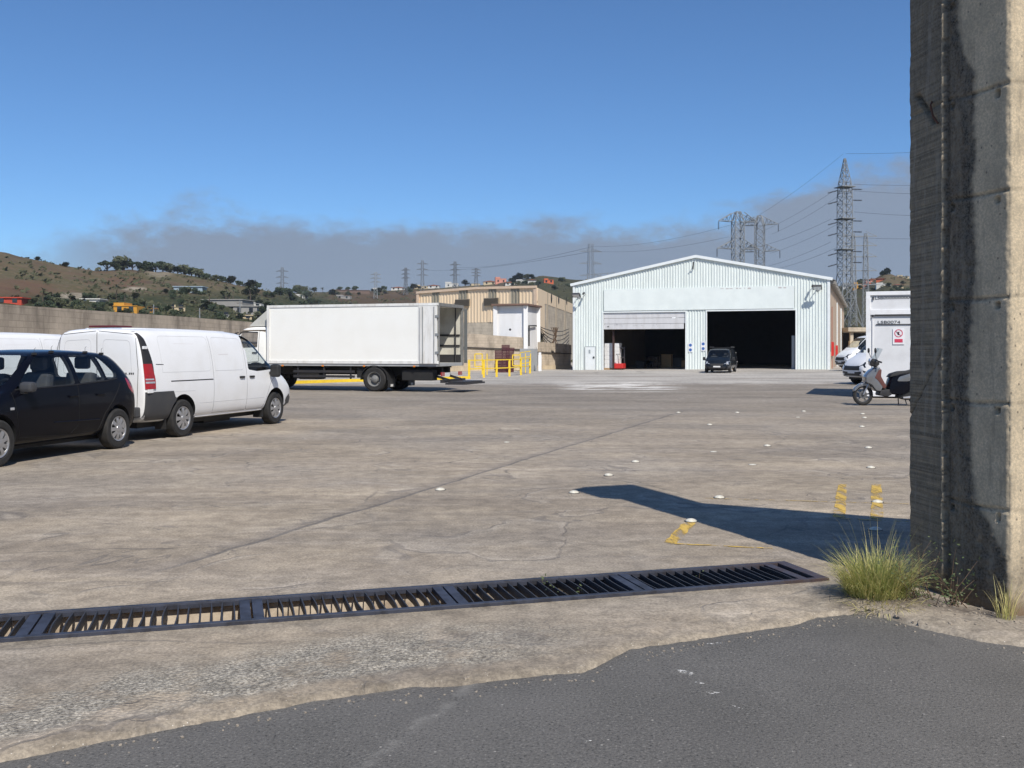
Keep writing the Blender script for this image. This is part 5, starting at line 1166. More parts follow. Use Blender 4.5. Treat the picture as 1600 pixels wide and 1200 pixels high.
        for xx, zz, dd in ((-2.54, 1.56, (.11, .03, .05)), (-2.53, .835, (.13, .03, .06))): m = MB(); q = full.side(xx, zz, sg, .018); m.cbox(q, dd); m.build('hinge', M['white'], van, bevel=.006)
        m = MB(); line(m, full, [(1.15, .335), (-1.15, .335)], .025, sg, off=-.01); m.build('sill_strip', M[paint], van)
        for a in ax: make_wheel(van, a, sg*.855, R0, .205, sg, 8, .205)
        for a in ax: m = MB(); m.box((a-.42, sg*.78-.11, .16), (a-.405, sg*.78+.11, .42)); m.build('mud_flap', M['black'], van)
    m = MB(); line(m, full, [(0, .52), (0, 1.86)], .006, -1, 'end')
    for s in (-1, 1): line(m, full, [(s*.78, .56), (s*.80, 1.2), (s*.74, 1.78), (s*.03, 1.84)], .005, -1, 'end'); line(m, full, [(s*.78, .56), (s*.02, .55)], .005, -1, 'end')
    m.build('rear_door_seam', M['chassis'], van)
    m = MB()
    for s in (-1, 1): line(m, full, rounded([(s*.12, 1.12), (s*.12, 1.70), (s*.64, 1.68), (s*.68, 1.12), (s*.12, 1.12)], .08)[2:-2], .005, -1, 'end', off=-.002)
    m.build('rear_panel_press', dirty('shadow_groove_rear', (.52, .53, .54), None, .4), van)
    m = MB(); m.box((-2.74, -.84, .40), (-2.60, .84, .575)); m.build('rear_bumper', M['grey_plastic'], van, bevel=.035)
    for s in (-1, 1): m = MB(); m.box((-2.745, s*.68-.10, .46), (-2.735, s*.68+.10, .495)); m.build('reflector', M['red_lamp'], van)
    m = MB(); patch(m, full, [(-.26, .66), (.26, .66), (.26, .77), (-.26, .77)], -1, 'end', .008); m.build('number_plate', M['plate'], van)
    m = MB(); patch(m, full, rounded([(-.45, .56), (.45, .56), (.50, .72), (-.50, .72)] if headl != 'glass_dark' else [(-.60, .56), (.60, .56), (.56, .74), (-.56, .74)], .04), 1, 'end', .010); gr = m.build('grille', M['black'], van, smooth=True)
    m = MB(); patch(m, full, rounded([(-.60, .30), (.60, .30), (.66, .50), (-.66, .50)] if headl != 'glass_dark' else [(-.84, .30), (.84, .30), (.86, .54), (-.86, .54)], .04), 1, 'end', .010); m.build('front_bumper', M['black'], van, smooth=True)
    m = MB(); patch(m, full, [(-.26, .44), (.26, .44), (.26, .55), (-.26, .55)], 1, 'end', .014); m.build('number_plate', M['plate'], van)
    headrest_seats(van, [(.78, .42, 0), (.78, -.42, 0)], .66, M['seat'])
    m = MB(); m.lathe([(-.014, .20), (.014, .20), (.014, .17), (-.014, .17), (-.014, .20)], (0, 0, 0), 'X', 24); s = m.build('steering_wheel', M['black'], van); s.location = (1.22, .42, 1.16); s.rotation_euler = (0, R(35), 0)
    m = MB(); m.box((1.25, -.80, .80), (1.60, .80, 1.04)); m.build('dashboard', M['black'], van, bevel=.05)
    m = MB(); m.box((-2.4, -.6, .20), (2.2, .6, .30)); m.box((-.3, -.5, .14), (.6, .1, .2)); m.build('underbody', M['chassis'], van)
    if detail:
        m = MB()
        for k in range(7):
            if k == 3: continue
            q = full.end(-.50-.035*k, 1.13, -1, .002); m.cbox(q, (.003, .022, .032))
        for k in range(3): q = full.end(-.62+.04*k, .84, -1, .002); m.cbox(q, (.003, .018, .05))
        m.build('badge', M['ink'], van)
        m = MB(); patch(m, full, rounded([(-.06, .98), (.06, .98), (.06, 1.10), (-.06, 1.10)], .05), -1, 'end', .006); m.build('door_handle', M['silver'], van)
        m = MB(); line(m, full, [(-2.32, 1.28), (-2.12, 1.275)], .006, -1, off=.001); m.build('side_mark', M['ink'], van)
        for a0, a1, z, mt, r_ in ((-.42, -.10, 1.44, 'signred', .004), (-1.75, -1.15, 1.63, 'signred', .0025)): m = MB(); line(m, full, [(a0, z), (a1, z)], r_, -1, off=-.0015); m.build('faint_print', dirty('faint_print', (.62, .55, .56), None, .4), van)
        m = MB(); m.box((-2.05, .1, 1.918), (-1.6, .65, 1.95)); m.build('roof_hatch', dirty('dark_red_trim', (.10, .01, .015), None, .4), van, bevel=.01)
    if rack:
        m = MB()
        for x in (-1.8, -.8, .2): m.box((x-.03, -.80, 1.93), (x+.03, .80, 1.99))
        for y in (-.78, .78): m.box((-2.0, y-.02, 1.96), (.4, y+.02, 2.06))
        m.build('roof_rack', M['black'], van)
    return van
def place_two(rear, front, near_side, half, a_r, a_f):
    """vehicle pose from the ground contact of two wheels on the near side"""
    d = (front-rear); d.z = 0; h = math.atan2(d.y, d.x); mid = rear; n = Vector((-math.sin(h), math.cos(h), 0))*near_side      # +1: left wheels near
    c = mid-n*half-d.normalized()*a_r; return c, h
# hatchback: left wheels near, rear at (182.6,700.8), front at about (3,727)
rw_, fw_ = G(181, 701), G(2.5, 729); c, h = place_two(rw_, fw_, 1, .80, -1.26, 1.265); make_hatch(c, h, 'black five-door hatchback at the left edge of the yard, nearest the camera').scale = (1, 1, 1.035)
rw_, fw_ = G(281, 682.5), G(421.5, 662.8); c, h = place_two(rw_, fw_, -1, .88, -1.60, 1.60); vh = h
make_van('parked_van', c, h, 'white panel van with black rear corner and red tail light parked behind the black hatchback', 'white', group='white vans at the left')
c2 = Vector((-11.1, 22.9, 0)); make_van('parked_van', c2, h+.02, 'white panel van cut off by the left edge, behind the hatchback roof', 'white', group='white vans at the left')
# dark van in front of the hall, facing the camera
q = G(1118, 585.5); make_van('compact_van', (q.x+.75, q.y+2.0, gz(q.x, q.y+1)), R(-90-19), 'small dark blue van with roof rack parked at the pier between the hall doors', 'darkvan', False, rack=True).scale = (.80, .84, .80)
# two white vans behind the container, noses to the left
def big_rows():
    return [(-2.9, .45, .85, .8, 1.4, .85, 2.3, .75, 2.4), (-2.85, .4, .98, .8, 1.4, .96, 2.38, .80, 2.47), (-2.5, .35, 1.0, .8, 1.4, .985, 2.42, .84, 2.5), (0, .33, 1.0, .8, 1.4, .985, 2.42, .84, 2.5), (.6, .33, 1.0, .8, 1.38, .98, 2.32, .83, 2.42), (.95, .33, 1.0, .8, 1.33, .975, 2.05, .82, 2.16), (1.35, .33, 1.0, .8, 1.28, .96, 1.70, .82, 1.80), (1.72, .33, .99, .78, 1.2, .94, 1.35, .80, 1.46), (1.9, .33, .985, .76, 1.14, .92, 1.27, .78, 1.36),
            (2.2, .33, .96, .74, 1.02, .89, 1.14, .74, 1.2), (2.42, .34, .90, .70, .90, .82, .98, .66, 1.02), (2.54, .38, .80, .62, .78, .70, .84, .54, .86), (2.58, .46, .64, .56, .66, .54, .70, .42, .71)]
g1 = G(1306, 583.5); v = make_van('delivery_van', (g1.x+2.55, g1.y+.4, gz(g1.x, g1.y)), R(180+8), 'tall white van with black bumper, nose showing beyond the white container, farther of two', 'white', False, group='white vans behind the container', headl='glass_dark', rows=None); v.scale = (.92, 1., 1.22)
g2 = G(1327, 602); v = make_van('delivery_van', (g2.x+2.50, g2.y+1.1, gz(g2.x, g2.y)), R(180+14), 'white van with dark headlight peeking out from behind the white container, nearer of two', 'white', False, group='white vans behind the container', headl='glass_dark').scale = (.92, 1., 1.12)
# ---------------------------------------------------------------- box lorry
R0_ = Vector((-2.63, 35.5, 0)); AX = Vector((-.951, .309, 0)).normalized(); LR = math.atan2(AX.y, AX.x)
lorry = empty('box_lorry', R0_, LR, 'long white box lorry with open rear, parked side-on in the yard', 'lorry')
# local: x forward from rear, y: to the left of heading (away from us is -y? heading left => right side faces away) near side is +y*-1
BW = 2.45; BL_ = 7.0; zb, zt = .93, 3.20
def ly(d): return -d      # d metres from the near side towards the far side
m = MB(); T = .05
m.box((.72, -T, zb+.12), (BL_, 0, zt-.06)); m.build('side_panel', M['white_box'], lorry, bevel=.006)
m = MB(); m.box((.72, ly(BW), zb+.12), (BL_, ly(BW-T), zt-.06)); m.box((.02, ly(BW-.002), zb+.12), (.718, ly(BW-T), zt-.06)); m.build('far_side_panel', [M['interior_light']], lorry)
m = MB(); m.box((.02, -T, zb+.12), (.70, -.002, zt-.06)); m.build('side_panel', M['white_box'], lorry)
m = MB(); m.box((.0, -BW, zt-.055), (BL_, 0, zt)); m.build('box_roof', M['white_box'], lorry, bevel=.01)
m = MB(); m.box((BL_-.06, -BW+.06, zb+.1), (BL_-.01, -.06, zt-.07)); m.box((3.2, -BW+.07, zb+.1), (3.25, -.07, zt-.07)); m.build('front_bulkhead', M['interior_light'], lorry)
m = MB(); m.box((.0, -BW+.0, zb), (BL_, .0, zb+.115)); m.build('box_floor', M['cabinet'], lorry, bevel=.008)
m = MB()
m.box((-.01, .002, zb+.09), (BL_+.01, .03, zb+.20)); m.box((-.01, .002, zt-.08), (BL_+.01, .025, zt+.012)); m.box((BL_-.10, .003, zb+.2), (BL_+.012, .032, zt-.08)); m.box((.70, .003, zb+.2), (.78, .02, zt-.08))
m.build('edge_rail', M['white_worn'], lorry, bevel=.004)
m = MB(); m.box((.04, .034, zb+.10), (.70, .075, zt-.10)); fd = m.build('folded_door', M['white_worn'], lorry, bevel=.01)
m = MB()
for z in (zb+.45, zb+1.1, zb+1.75): m.box((-.01, .02, z), (.10, .09, z+.09))
for x in (.14, .58): m.tube([(x, .09, zb+.12), (x, .09, zt-.12)], .014, 6)
m.build('door_hinge', M['galv'], fd)
m = MB(); m.box((-.03, -BW-.01, zt-.10), (.06, .01, zt+.02)); m.box((-.03, -.055, zb), (.035, .012, zt-.10)); m.box((-.03, -BW-.01, zb), (.05, -BW+.10, zt-.10)); m.build('rear_frame', dirty('worn_grey_frame', (.22, .22, .21), (.10, .10, .09), .6, 5), lorry, bevel=.006)
m = MB(); m.box((-.16, -BW-.06, zb+.10), (-.035, -BW-.02, zt-.12)); m.build('open_rear_door', dirty('grey_door_inner', (.13, .14, .14), (.09, .09, .09), .6, 3), lorry, bevel=.008)
for z in (zb+.72, zb+1.12): m = MB(); m.box((.1, -BW+T+.002, z), (BL_-3.9, -BW+T+.035, z+.07)); m.build('load_rail', M['steel_dark'], lorry)
m = MB(); m.box((.06, -BW+.052, zb+.118), (3.1, -BW+.065, zb+.42)); m.build('kick_board', M['steel_dark'], lorry)
m = MB(); m.tube([(.25, -BW+.14, zb+.12), (.25, -BW+.14, zt-.08)], .022, 6); m.build('load_bar', M['steel_dark'], lorry)
m = MB(); m.box((.2, -.95, .60), (8.2, -.80, .90)); m.box((.2, -1.65, .60), (8.2, -1.50, .90))
for x in (.4, 1.5, 3.0, 4.5, 6.0): m.box((x, -1.5, .66), (x+.1, -.95, .84)); m.box((x, -2.3, .86), (x+.06, -.1, .92))
m.build('chassis', M['chassis'], lorry)
m = MB()
for z in (.50, .68): m.box((3.35, -.06, z), (5.9, -.03, z+.09))
for x in (3.5, 4.6, 5.7): m.box((x, -.10, .45), (x+.06, -.062, .92))
m.build('side_guard', M['steel_dark'], lorry)
m = MB(); m.box((4.9, -.75, .42), (5.8, -.20, .85)); m.build('fuel_tank', M['chassis'], lorry, bevel=.06)
for bb in (((.3, -.62, .42), (1.5, -.15, .80)), ((3.0, -.55, .5), (3.3, -.12, .85))): m = MB(); m.box(*bb); m.build('tool_box', M['chassis'], lorry, bevel=.02)
def lwheel(x, d, w=.28, dual=False):
    o = MB(); r = .46; rr = .27
    for dy in ((-.16, .16) if dual else (0,)): o.lathe([(dy-w/2, rr), (dy-w/2, r-.05), (dy-w/2+.04, r), (dy+w/2-.04, r), (dy+w/2, r-.05), (dy+w/2, rr)], (0, 0, 0), 'Y', 36)
    wh = o.build('wheel', M['tyre'], lorry, smooth=30); wh.location = (x, ly(d), r)
    m = MB(); y0 = (.16+w/2 if dual else w/2)*(1 if d < 1.2 else -1); s = 1 if d < 1.2 else -1
    m.lathe([(y0, rr+.005), (y0-.01*s, rr-.02), (y0-.13*s, rr-.05), (y0-.15*s, .16), (y0-.04*s, .13), (y0-.01*s, .08), (y0, .001)] if dual else [(y0, rr+.005), (y0-.02*s, rr-.03), (y0-.02*s, .15), (y0+.05*s, .10), (y0+.05*s, .001)], (0, 0, 0), 'Y', 28)
    for k in range(8): a = k*math.pi/4; m.lathe([(y0-.14*s, .018), (y0-.10*s, .016), (y0-.10*s, .001)], (.19*math.cos(a), 0, .19*math.sin(a)), 'Y', 6)
    m.build('rim', dirty('dull_wheel_steel', (.20, .20, .195), (.07, .065, .06), .6, 14), wh, smooth=30)
lwheel(2.55, .32, dual=True); lwheel(2.55, BW-.32, dual=True); lwheel(7.55, .18); lwheel(7.55, BW-.18)
for d in (.32, BW-.32):
    m = MB(); vs = []; fs = []
    for i in range(13):
        a = math.pi*(-.02+1.04*i/12); r = .53
        for y in (-.32, .32): vs.append((2.55+r*math.cos(a), ly(d)+y, .46+r*math.sin(a)*.92))
        for y in (.32, -.32): vs.append((2.55+(r+.02)*math.cos(a), ly(d)+y, .46+(r+.02)*math.sin(a)*.92))
    fs = [(4*i+j, 4*i+(j+1) % 4, 4*i+4+(j+1) % 4, 4*i+4+j) for i in range(12) for j in range(4)]; m.add(vs, fs); m.build('mudguard', M['black'], lorry, smooth=30)
    m = MB(); m.box((1.98, ly(d)-.30, .16), (2.0, ly(d)+.30, .48)); m.box((1.965, ly(d)-.1, .18), (1.978, ly(d)+.1, .27), mi=1); m.build('mud_flap', [M['black'], M['plate']], lorry)
m = MB(); m.box((-.15, -BW+.1, .34), (-.02, -.1, .46)); m.build('rear_bumper', M['steel_dark'], lorry, bevel=.01)
m = MB(); m.box((-.95, -BW+.15, .28), (-.20, -.15, .34)); m.box((-.90, -BW+.3, .345), (-.25, -.3, .39))
for d in (.6, BW-.6): m.bar((-.2, ly(d), .42), (.5, ly(d), .62), .08)
tlf = m.build('tail_lift', M['steel_dark'], lorry)
for d in (.35, BW-.35): m = MB(); m.box((-.04, ly(d)-.16, .58), (-.005, ly(d)+.16, .72)); m.build('tail_light', M['red_lamp'], lorry)
m = MB(); m.box((-.045, -1.0, .56), (-.02, -.55, .70)); m.build('number_plate', M['plate'], lorry)
m = MB()
for x in (.9, 2.9, 4.6, 6.3): m.box((x, .002, zb-.02), (x+.08, .02, zb+.03))
m.build('side_marker', M['amber'], lorry)
# cab
cab = loft('cab', [(7.08, .85, 1.06, 1.2, 1.66, 1.05, 2.28, .92, 2.34), (7.12, .75, 1.13, 1.2, 1.66, 1.12, 2.36, .98, 2.42), (7.3, .62, 1.15, 1.2, 1.66, 1.14, 2.40, 1.0, 2.46), (8.1, .55, 1.15, 1.1, 1.64, 1.14, 2.38, 1.0, 2.44), (8.40, .50, 1.14, 1.0, 1.6, 1.13, 2.26, .99, 2.33), (8.60, .48, 1.12, .95, 1.5, 1.11, 1.7, 1.0, 1.76), (8.68, .46, 1.06, .9, 1.3, 1.05, 1.45, .95, 1.5), (8.70, .5, .95, .8, 1.1, .95, 1.2, .85, 1.25)], 2, M['white_box'])
full = Surf(cab); boolean(cab, cutter([(7.2, 1.2), (7.2, 2.3), (8.35, 2.3), (8.52, 1.2)], -1.04, 1.04, 'Y', M['interior']))
sw = rounded([(7.50, 1.62), (7.50, 2.22), (8.22, 2.22), (8.40, 1.60)], .05); boolean(cab, cutter(sw, -1.4, 1.4, 'Y', M['black']))
boolean(cab, cutter(rounded([(-.95, 1.6), (-.88, 2.2), (.88, 2.2), (.95, 1.6)], .06), 8.2, 9, 'X', M['black']))
for s in (-1, 1): boolean(cab, cylcut(7.55, .46, .60, s*.7, s*1.5, M['black']))
cab.parent = lorry; cab.location = (0, -BW/2, 0); smooth(cab, 30)
for sg in (-1, 1):
    m = MB(); patch(m, full, sw, sg, off=-.012); o = m.build('side_window', M['glass'], cab, smooth=True)
    m = MB(); line(m, full, [(7.44, 2.28), (7.44, 1.1), (8.2, 1.02), (8.46, 1.5), (8.30, 2.2)], .008, sg); m.build('door_seam', M['chassis'], cab)
    m = MB(); q = full.side(8.42, 1.95, sg, .14); m.cbox(q, (.07, .2, .42)); mo = m.build('mirror', M['black'], cab, bevel=.03); m = MB(); m.bar(q+Vector((0, 0, .22)), q+Vector((-.02, -sg*.18, .25)), .03); m.build('mirror_arm', M['black'], mo)
    m = MB(); q = full.side(7.6, 1.42, sg, .015); m.cbox(q, (.2, .03, .05)); m.build('door_handle', M['black'], cab)
m = MB(); patch(m, full, rounded([(-.95, 1.6), (-.88, 2.2), (.88, 2.2), (.95, 1.6)], .06), 1, 'end', -.012); m.build('windscreen', M['glass'], cab, smooth=True)
m = MB(); m.lathe([(-.014, .22), (.014, .22), (.014, .19), (-.014, .19), (-.014, .22)], (0, 0, 0), 'X', 24); s = m.build('steering_wheel', M['black'], cab); s.location = (8.12, .52, 1.62); s.rotation_euler = (0, R(45), 0)
m = MB(); m.box((6.92, -BW/2-.9, 1.0), (7.05, -BW/2+.9, 2.2)); m.tube([(7.02, -.25, .9), (7.02, -.25, 2.7)], .07, 8); m.build('air_duct', M['chassis'], lorry)
m = MB(); m.prism([(7.2, 2.44), (8.05, 2.44), (7.25, 3.05), (7.16, 3.08)], -BW/2-.85, -BW/2-.83, 'Y'); m.prism([(7.2, 2.44), (8.05, 2.44), (7.25, 3.05), (7.16, 3.08)], -BW/2+.83, -BW/2+.85, 'Y'); m.add([(8.07, -BW/2-.85, 2.44), (8.07, -BW/2+.85, 2.44), (7.2, -BW/2+.85, 3.08), (7.2, -BW/2-.85, 3.08)], [(0, 1, 2, 3)]); m.build('roof_deflector', dirty('dusty_deflector', (.52, .52, .48), (.36, .34, .3), .6, 3), cab).location = (0, BW/2, 0)
bpy.context.view_layer.update()
# ---------------------------------------------------------------- white container
CQ = P(1353, 0, 31.6); CR = math.atan2(-.36+.30, 1)
ct = empty('white_container', (CQ.x, CQ.y, 0), R(-20.3), 'tall white steel container with a prohibition sign on its end, behind the scooter', 'container')
cw, chh, cl_ = 2.5, 3.38, 5.2; MC = dirty('container_white', (.70, .71, .72), (.56, .56, .56), .5, 2); MC2 = dirty('container_frame_white', (.80, .81, .82), (.62, .61, .6), .4, 4)
m = MB(); m.box((.10, .05, .12), (cw-.10, cl_-.05, chh-.1)); m.build('panels', MC, ct)
m = MB()
for x in (0, cw-.13):
    for y in (0, cl_-.13): m.box((x, y, .05), (x+.13, y+.13, chh-.12))
m.box((.13, .0, .05), (cw-.13, .13, .20)); m.box((0, 0, chh-.12), (cw, .10, chh)); m.box((0, .1, chh-.10), (.10, cl_, chh-.002)); m.box((cw-.1, .1, chh-.10), (cw, cl_, chh-.002)); m.box((.131, .005, 2.64), (cw-.131, .045, 2.80)); m.box((0, .131, .06), (.1, cl_-.131, .18))
m.build('frame', MC2, ct, bevel=.008)
m = MB(); m.box((.26, -.004, 2.605), (cw-.14, .04, 2.65)); m.box((.30, .02, 2.32), (cw-.14, .045, 2.345)); m.lathe([(.0, .035), (.05, .035)], (.2, -.03, 2.60), 'Y', 10, caps=True); m.box((.20, -.006, chh-.26), (.24, .045, chh-.16)); m.build('door_gasket', M['ink'], ct)
for x in (.20, cw-.2): m = MB(); m.tube([(x, .02, .2), (x, .02, 2.5)], .016, 6); m.build('lock_rod', MC2, ct)
text('LSB0000000000', .135, M['ink'], ct, (.26, .04, chh-.245)).scale = (1.28, 1, 1); text('LSB0074', .13, M['ink'], ct, (.34, .042, 2.36)).scale = (1.5, 1, 1)
m = MB(); m.box((0, 0, 0), (.34, .012, .50)); sg_ = m.build('prohibition_sign', M['signwhite'], ct); sg_.location = (.80, .025, 1.70)
m = MB(); rg = [(.125*math.cos(a*math.pi/16), .125*math.sin(a*math.pi/16)) for a in range(32)]; ri = [(.10*math.cos(a*math.pi/16), .10*math.sin(a*math.pi/16)) for a in range(32)]
vs = [(x+.17, -.004, z+.35) for x, z in rg]+[(x+.17, -.004, z+.35) for x, z in ri]; m.add(vs, [(i, (i+1) % 32, 32+(i+1) % 32, 32+i) for i in range(32)]); m.bar((.09, -.005, .43), (.25, -.005, .27), .022, .004); m.build('red_ring', M['signred'], sg_)
m = MB(); m.box((.05, -.004, .06), (.29, -.001, .17)); m.build('red_box', M['signred'], sg_)
m = MB(); m.cbox((.165, -.0025, .345), (.05, .002, .10)); m.bar((.165, -.0025, .36), (.215, -.0025, .40), .022, .002); m.bar((.15, -.0025, .33), (.12, -.0025, .38), .016, .002); m.build('hand_mark', M['ink'], sg_)
# ---------------------------------------------------------------- scooter (front wheel left)
sg2 = G(1348, 633.5); sc_ = empty('motor_scooter', (sg2.x, sg2.y, 0), R(-4), 'silver and black motor scooter with clear windscreen parked in front of the white container', 'scooter')
sc_.scale = (1.03, 1.03, 1.10)
def S(*pts): return [Vector(p) for p in pts]
def swheel(x, r, par):
    o = MB(); w = .055; o.lathe([(-w*.6, r-.09), (-w, r-.05), (-w*.7, r-.012), (0, r), (w*.7, r-.012), (w, r-.05), (w*.6, r-.09)], (0, 0, 0), 'Y', 32); wh = o.build('wheel', M['tyre'], par, smooth=30); wh.location = (x, 0, r)
    m = MB(); m.lathe([(-.03, r-.075), (-.03, r-.095), (.03, r-.095), (.03, r-.075)], (0, 0, 0), 'Y', 28)
    for k in range(5): a = k*1.2566; m.bar((.03*math.cos(a), 0, .03*math.sin(a)), ((r-.085)*math.cos(a+.15), 0, (r-.085)*math.sin(a+.15)), .035, .03, up=(0, 1, 0))
    m.lathe([(-.05, .035), (.05, .035)], (0, 0, 0), 'Y', 12, caps=True); m.lathe([(-.045, .10), (-.040, .10), (-.040, .05)], (0, 0, 0), 'Y', 20); m.build('rim', dirty('dark_alloy', (.16, .16, .16), (.08, .08, .08), .4, 8, metal=.5), wh)
swheel(0, .27, sc_); swheel(1.42, .25, sc_)
def slab(name, prof, hw, mat, par, bev=.03, taper=None):
    """side profile (x,z) with half widths per point, rounded"""
    n = len(prof); hs = hw if isinstance(hw, (list, tuple)) else [hw]*n; m = MB(); vs = []
    for sgn, k in ((-1, .72), (-1, 1), (1, 1), (1, .72)):
        pass
    cx = sum(p[0] for p in prof)/n; cz = sum(p[1] for p in prof)/n
    for (f, g_) in ((.72, -1), (1, -.6), (1, .6), (.72, 1)):
        for (x, z), h_ in zip(prof, hs): vs.append((cx+(x-cx)*(f*.3+.7), g_*h_, cz+(z-cz)*(f*.3+.7)))
    fs = [(k*n+i, k*n+(i+1) % n, (k+1)*n+(i+1) % n, (k+1)*n+i) for k in range(3) for i in range(n)]+[tuple(range(n)), tuple(range(4*n-1, 3*n-1, -1))]
    m.add(vs, fs); o = m.build(name, mat, par, bevel=bev*.3); return smooth(o, 50)
SIL = dirty('scooter_silver', (.22, .23, .245), (.14, .15, .16), .22, 5, metal=.5, coat=.8)
slab('front_mudguard', rounded([(-.26, .34), (-.24, .44), (-.08, .55), (.10, .56), (.22, .48), (.20, .42), (.04, .50), (-.12, .46), (-.20, .38)], .03), .085, SIL, sc_)
slab('leg_shield', rounded([(.02, .58), (.02, .74), (.16, .88), (.34, .98), (.42, .96), (.34, .80), (.50, .48), (.42, .34), (.30, .36), (.18, .52)], .04), .20, SIL, sc_)
slab('inner_shield', rounded([(.24, .70), (.36, .92), (.44, .92), (.42, .74), (.58, .46), (.50, .40), (.34, .62)], .03), .205, dirty('brown_red_panel', (.12, .045, .036), (.07, .03, .025), .4, 5), sc_)
slab('footboard', rounded([(.36, .26), (.40, .40), (.66, .42), (.72, .28), (.6, .22)], .03), .20, M['black'], sc_)
slab('rear_body', rounded([(.58, .30), (.62, .52), (.68, .70), (.95, .80), (1.5, .88), (1.68, .82), (1.55, .60), (1.25, .42), (.95, .26)], .05), .20, M['navy'], sc_)
slab('side_panel', rounded([(.80, .60), (.86, .72), (1.2, .82), (1.6, .86), (1.45, .68), (1.1, .60)], .05), .212, SIL, sc_)
slab('seat', rounded([(.62, .70), (.70, .80), (.92, .86), (1.15, .87), (1.55, .97), (1.68, .92), (1.45, .84), (.9, .76)], .04), .15, M['black'], sc_)
slab('engine', rounded([(.85, .20), (.90, .38), (1.2, .44), (1.5, .36), (1.5, .16), (1.1, .14)], .04), .13, M['chassis'], sc_)
m = MB(); m.tube(S((0, .07, .27), (.12, .07, .52), (.20, .06, .66)), .022, 8); m.tube(S((0, -.07, .27), (.12, -.07, .52), (.20, -.06, .66)), .022, 8); m.build('front_fork', M['silver'], sc_, smooth=True)
slab('handlebar_cowl', rounded([(.18, 1.00), (.16, 1.10), (.24, 1.18), (.38, 1.14), (.42, 1.02), (.32, .96)], .04), .13, M['black'], sc_)
m = MB(); m.lathe([(-.02, .001), (-.016, .05), (.0, .085), (.06, .095), (.09, .08)], (.17, 0, 1.09), 'X', 24); hlp = m.build('headlight', M['clear_lamp'], sc_, smooth=True)
m = MB(); m.tube(S((.34, -.32, 1.10), (.30, -.14, 1.12), (.30, .14, 1.12), (.34, .32, 1.10)), .014, 8); hb = m.build('handlebar', M['black'], sc_); 
for s in (-1, 1):
    m = MB(); m.tube(S((.33, s*.28, 1.10), (.37, s*.40, 1.08)), .022, 8); m.build('grip', M['black'], hb)
    m = MB(); m.tube(S((.30, s*.20, 1.12), (.26, s*.26, 1.26), (.24, s*.30, 1.34)), .008, 6); ma = m.build('mirror', M['black'], sc_); m = MB(); m.lathe([(-.02, .03), (-.012, .062), (.012, .066), (.02, .05), (.022, .001)], (.24, s*.31, 1.37), 'X', 16); m.build('mirror_head', M['black'], ma, smooth=True)
    m = MB(); m.bar((.33, s*.30, 1.09), (.24, s*.40, 1.10), .010); m.build('brake_lever', M['silver'], hb)
m = MB(); vs = []; fs = []
for i in range(7):
    y = -.19+.38*i/6
    for j in range(6): t_ = j/5; w_ = 1-.18*t_*t_; vs.append((.20+.18*t_+.10*(y/.19)**2, y*w_, 1.10+.34*t_-.03*(y/.19)**2*t_))
m.add(vs, [(i*6+j, i*6+j+1, (i+1)*6+j+1, (i+1)*6+j) for i in range(6) for j in range(5)]); m.build('windscreen', M['screen'], sc_, smooth=True, recalc=False)
m = MB(); m.tube(S((.95, .10, .22), (.98, .16, .02)), .014, 6); m.tube(S((1.05, -.10, .22), (1.10, -.16, .02)), .014, 6); m.build('stand', M['steel_dark'], sc_)
m = MB(); m.tube(S((1.0, -.16, .2), (1.3, -.18, .22), (1.6, -.18, .3)), [.03, .045, .04], 10); m.build('exhaust', M['silver'], sc_)
m = MB(); m.box((1.66, -.09, .76), (1.70, .09, .84)); m.build('tail_light', M['red_lamp'], sc_, bevel=.01)
# ================================================================ hills, houses, trees, pylons
CX = [-500, -100, 0, 40, 115, 150, 200, 260, 320, 380, 430, 500, 600, 680, 760, 800, 850, 900, 1000, 1200, 1300, 1350, 1385, 1420, 1500, 2200]
CY = [405, 392, 393, 403, 417, 422, 421, 425, 433, 446, 457, 456, 454, 450, 445, 439, 430, 436, 441, 446, 447, 441, 427, 436, 442, 446]
CRr = [300, 300, 320, 320, 330, 340, 350, 360, 370, 390, 430, 640, 700, 700, 680, 640, 600, 600, 600, 600, 560, 500, 480, 500, 560, 560]
HF = 1.0
def terr(x, y):
    if y < 20: return 0.
    px = 800+F*x/y; r = y; cy = lerp(CX, CY, px); rc = lerp(CX, CRr, px); h = H+(HY-cy)/F*rc; r0 = 112
    t = (r-r0)/(rc-r0)
    if t <= 0: return -.4
    if t <= 1: e = 1.35 if px < 430 else 1.5; z = h*(t**e)+(-.4)*(1-t)
    else: z = h*max(0, 1-.9*(t-1))
    k = min(1, max(0, t))*(1-sstep(.85, 1.0, t)*.85); z += k*(h*.10*fbm(x*.02, y*.02, 1)+1.2*fbm(x*.06, y*.06, 3)+.5*fbm(x*.25, y*.25, 5)); z += .25*fbm(x*.3, y*.3, 9)*min(1, max(0, t)*3)
    return z
def onhill(px, py, rmin=130, rmax=900):
    r = rmin; last = None
    while r < rmax:
        x = (px-800)/F*r; z = terr(x, r)
        if z >= H+(HY-py)/F*r: return Vector((x, r, z))
        r += 2.5
    x = (px-800)/F*rmin; best = max(((terr((px-800)/F*q, q)-H)/q, q) for q in range(140, 800, 5))[1]; x = (px-800)/F*best; return Vector((x, best, terr(x, best)))
t = NT('hill_ground'); p = t.pos(); s = t.xyz(t.attr('cover')['Color']); n = t.noise(p, .05, 8, .65); n2 = t.noise(p, .45, 6, .7); n3 = t.noise(p, .014, 4, .6)
c = t.mix(t.ramp(n, .35, .65), (.095, .070, .046), (.20, .155, .10)); c = t.mix(t.math('MULTIPLY', t.ramp(n3, .5, .62), .35), c, (.16, .095, .06))
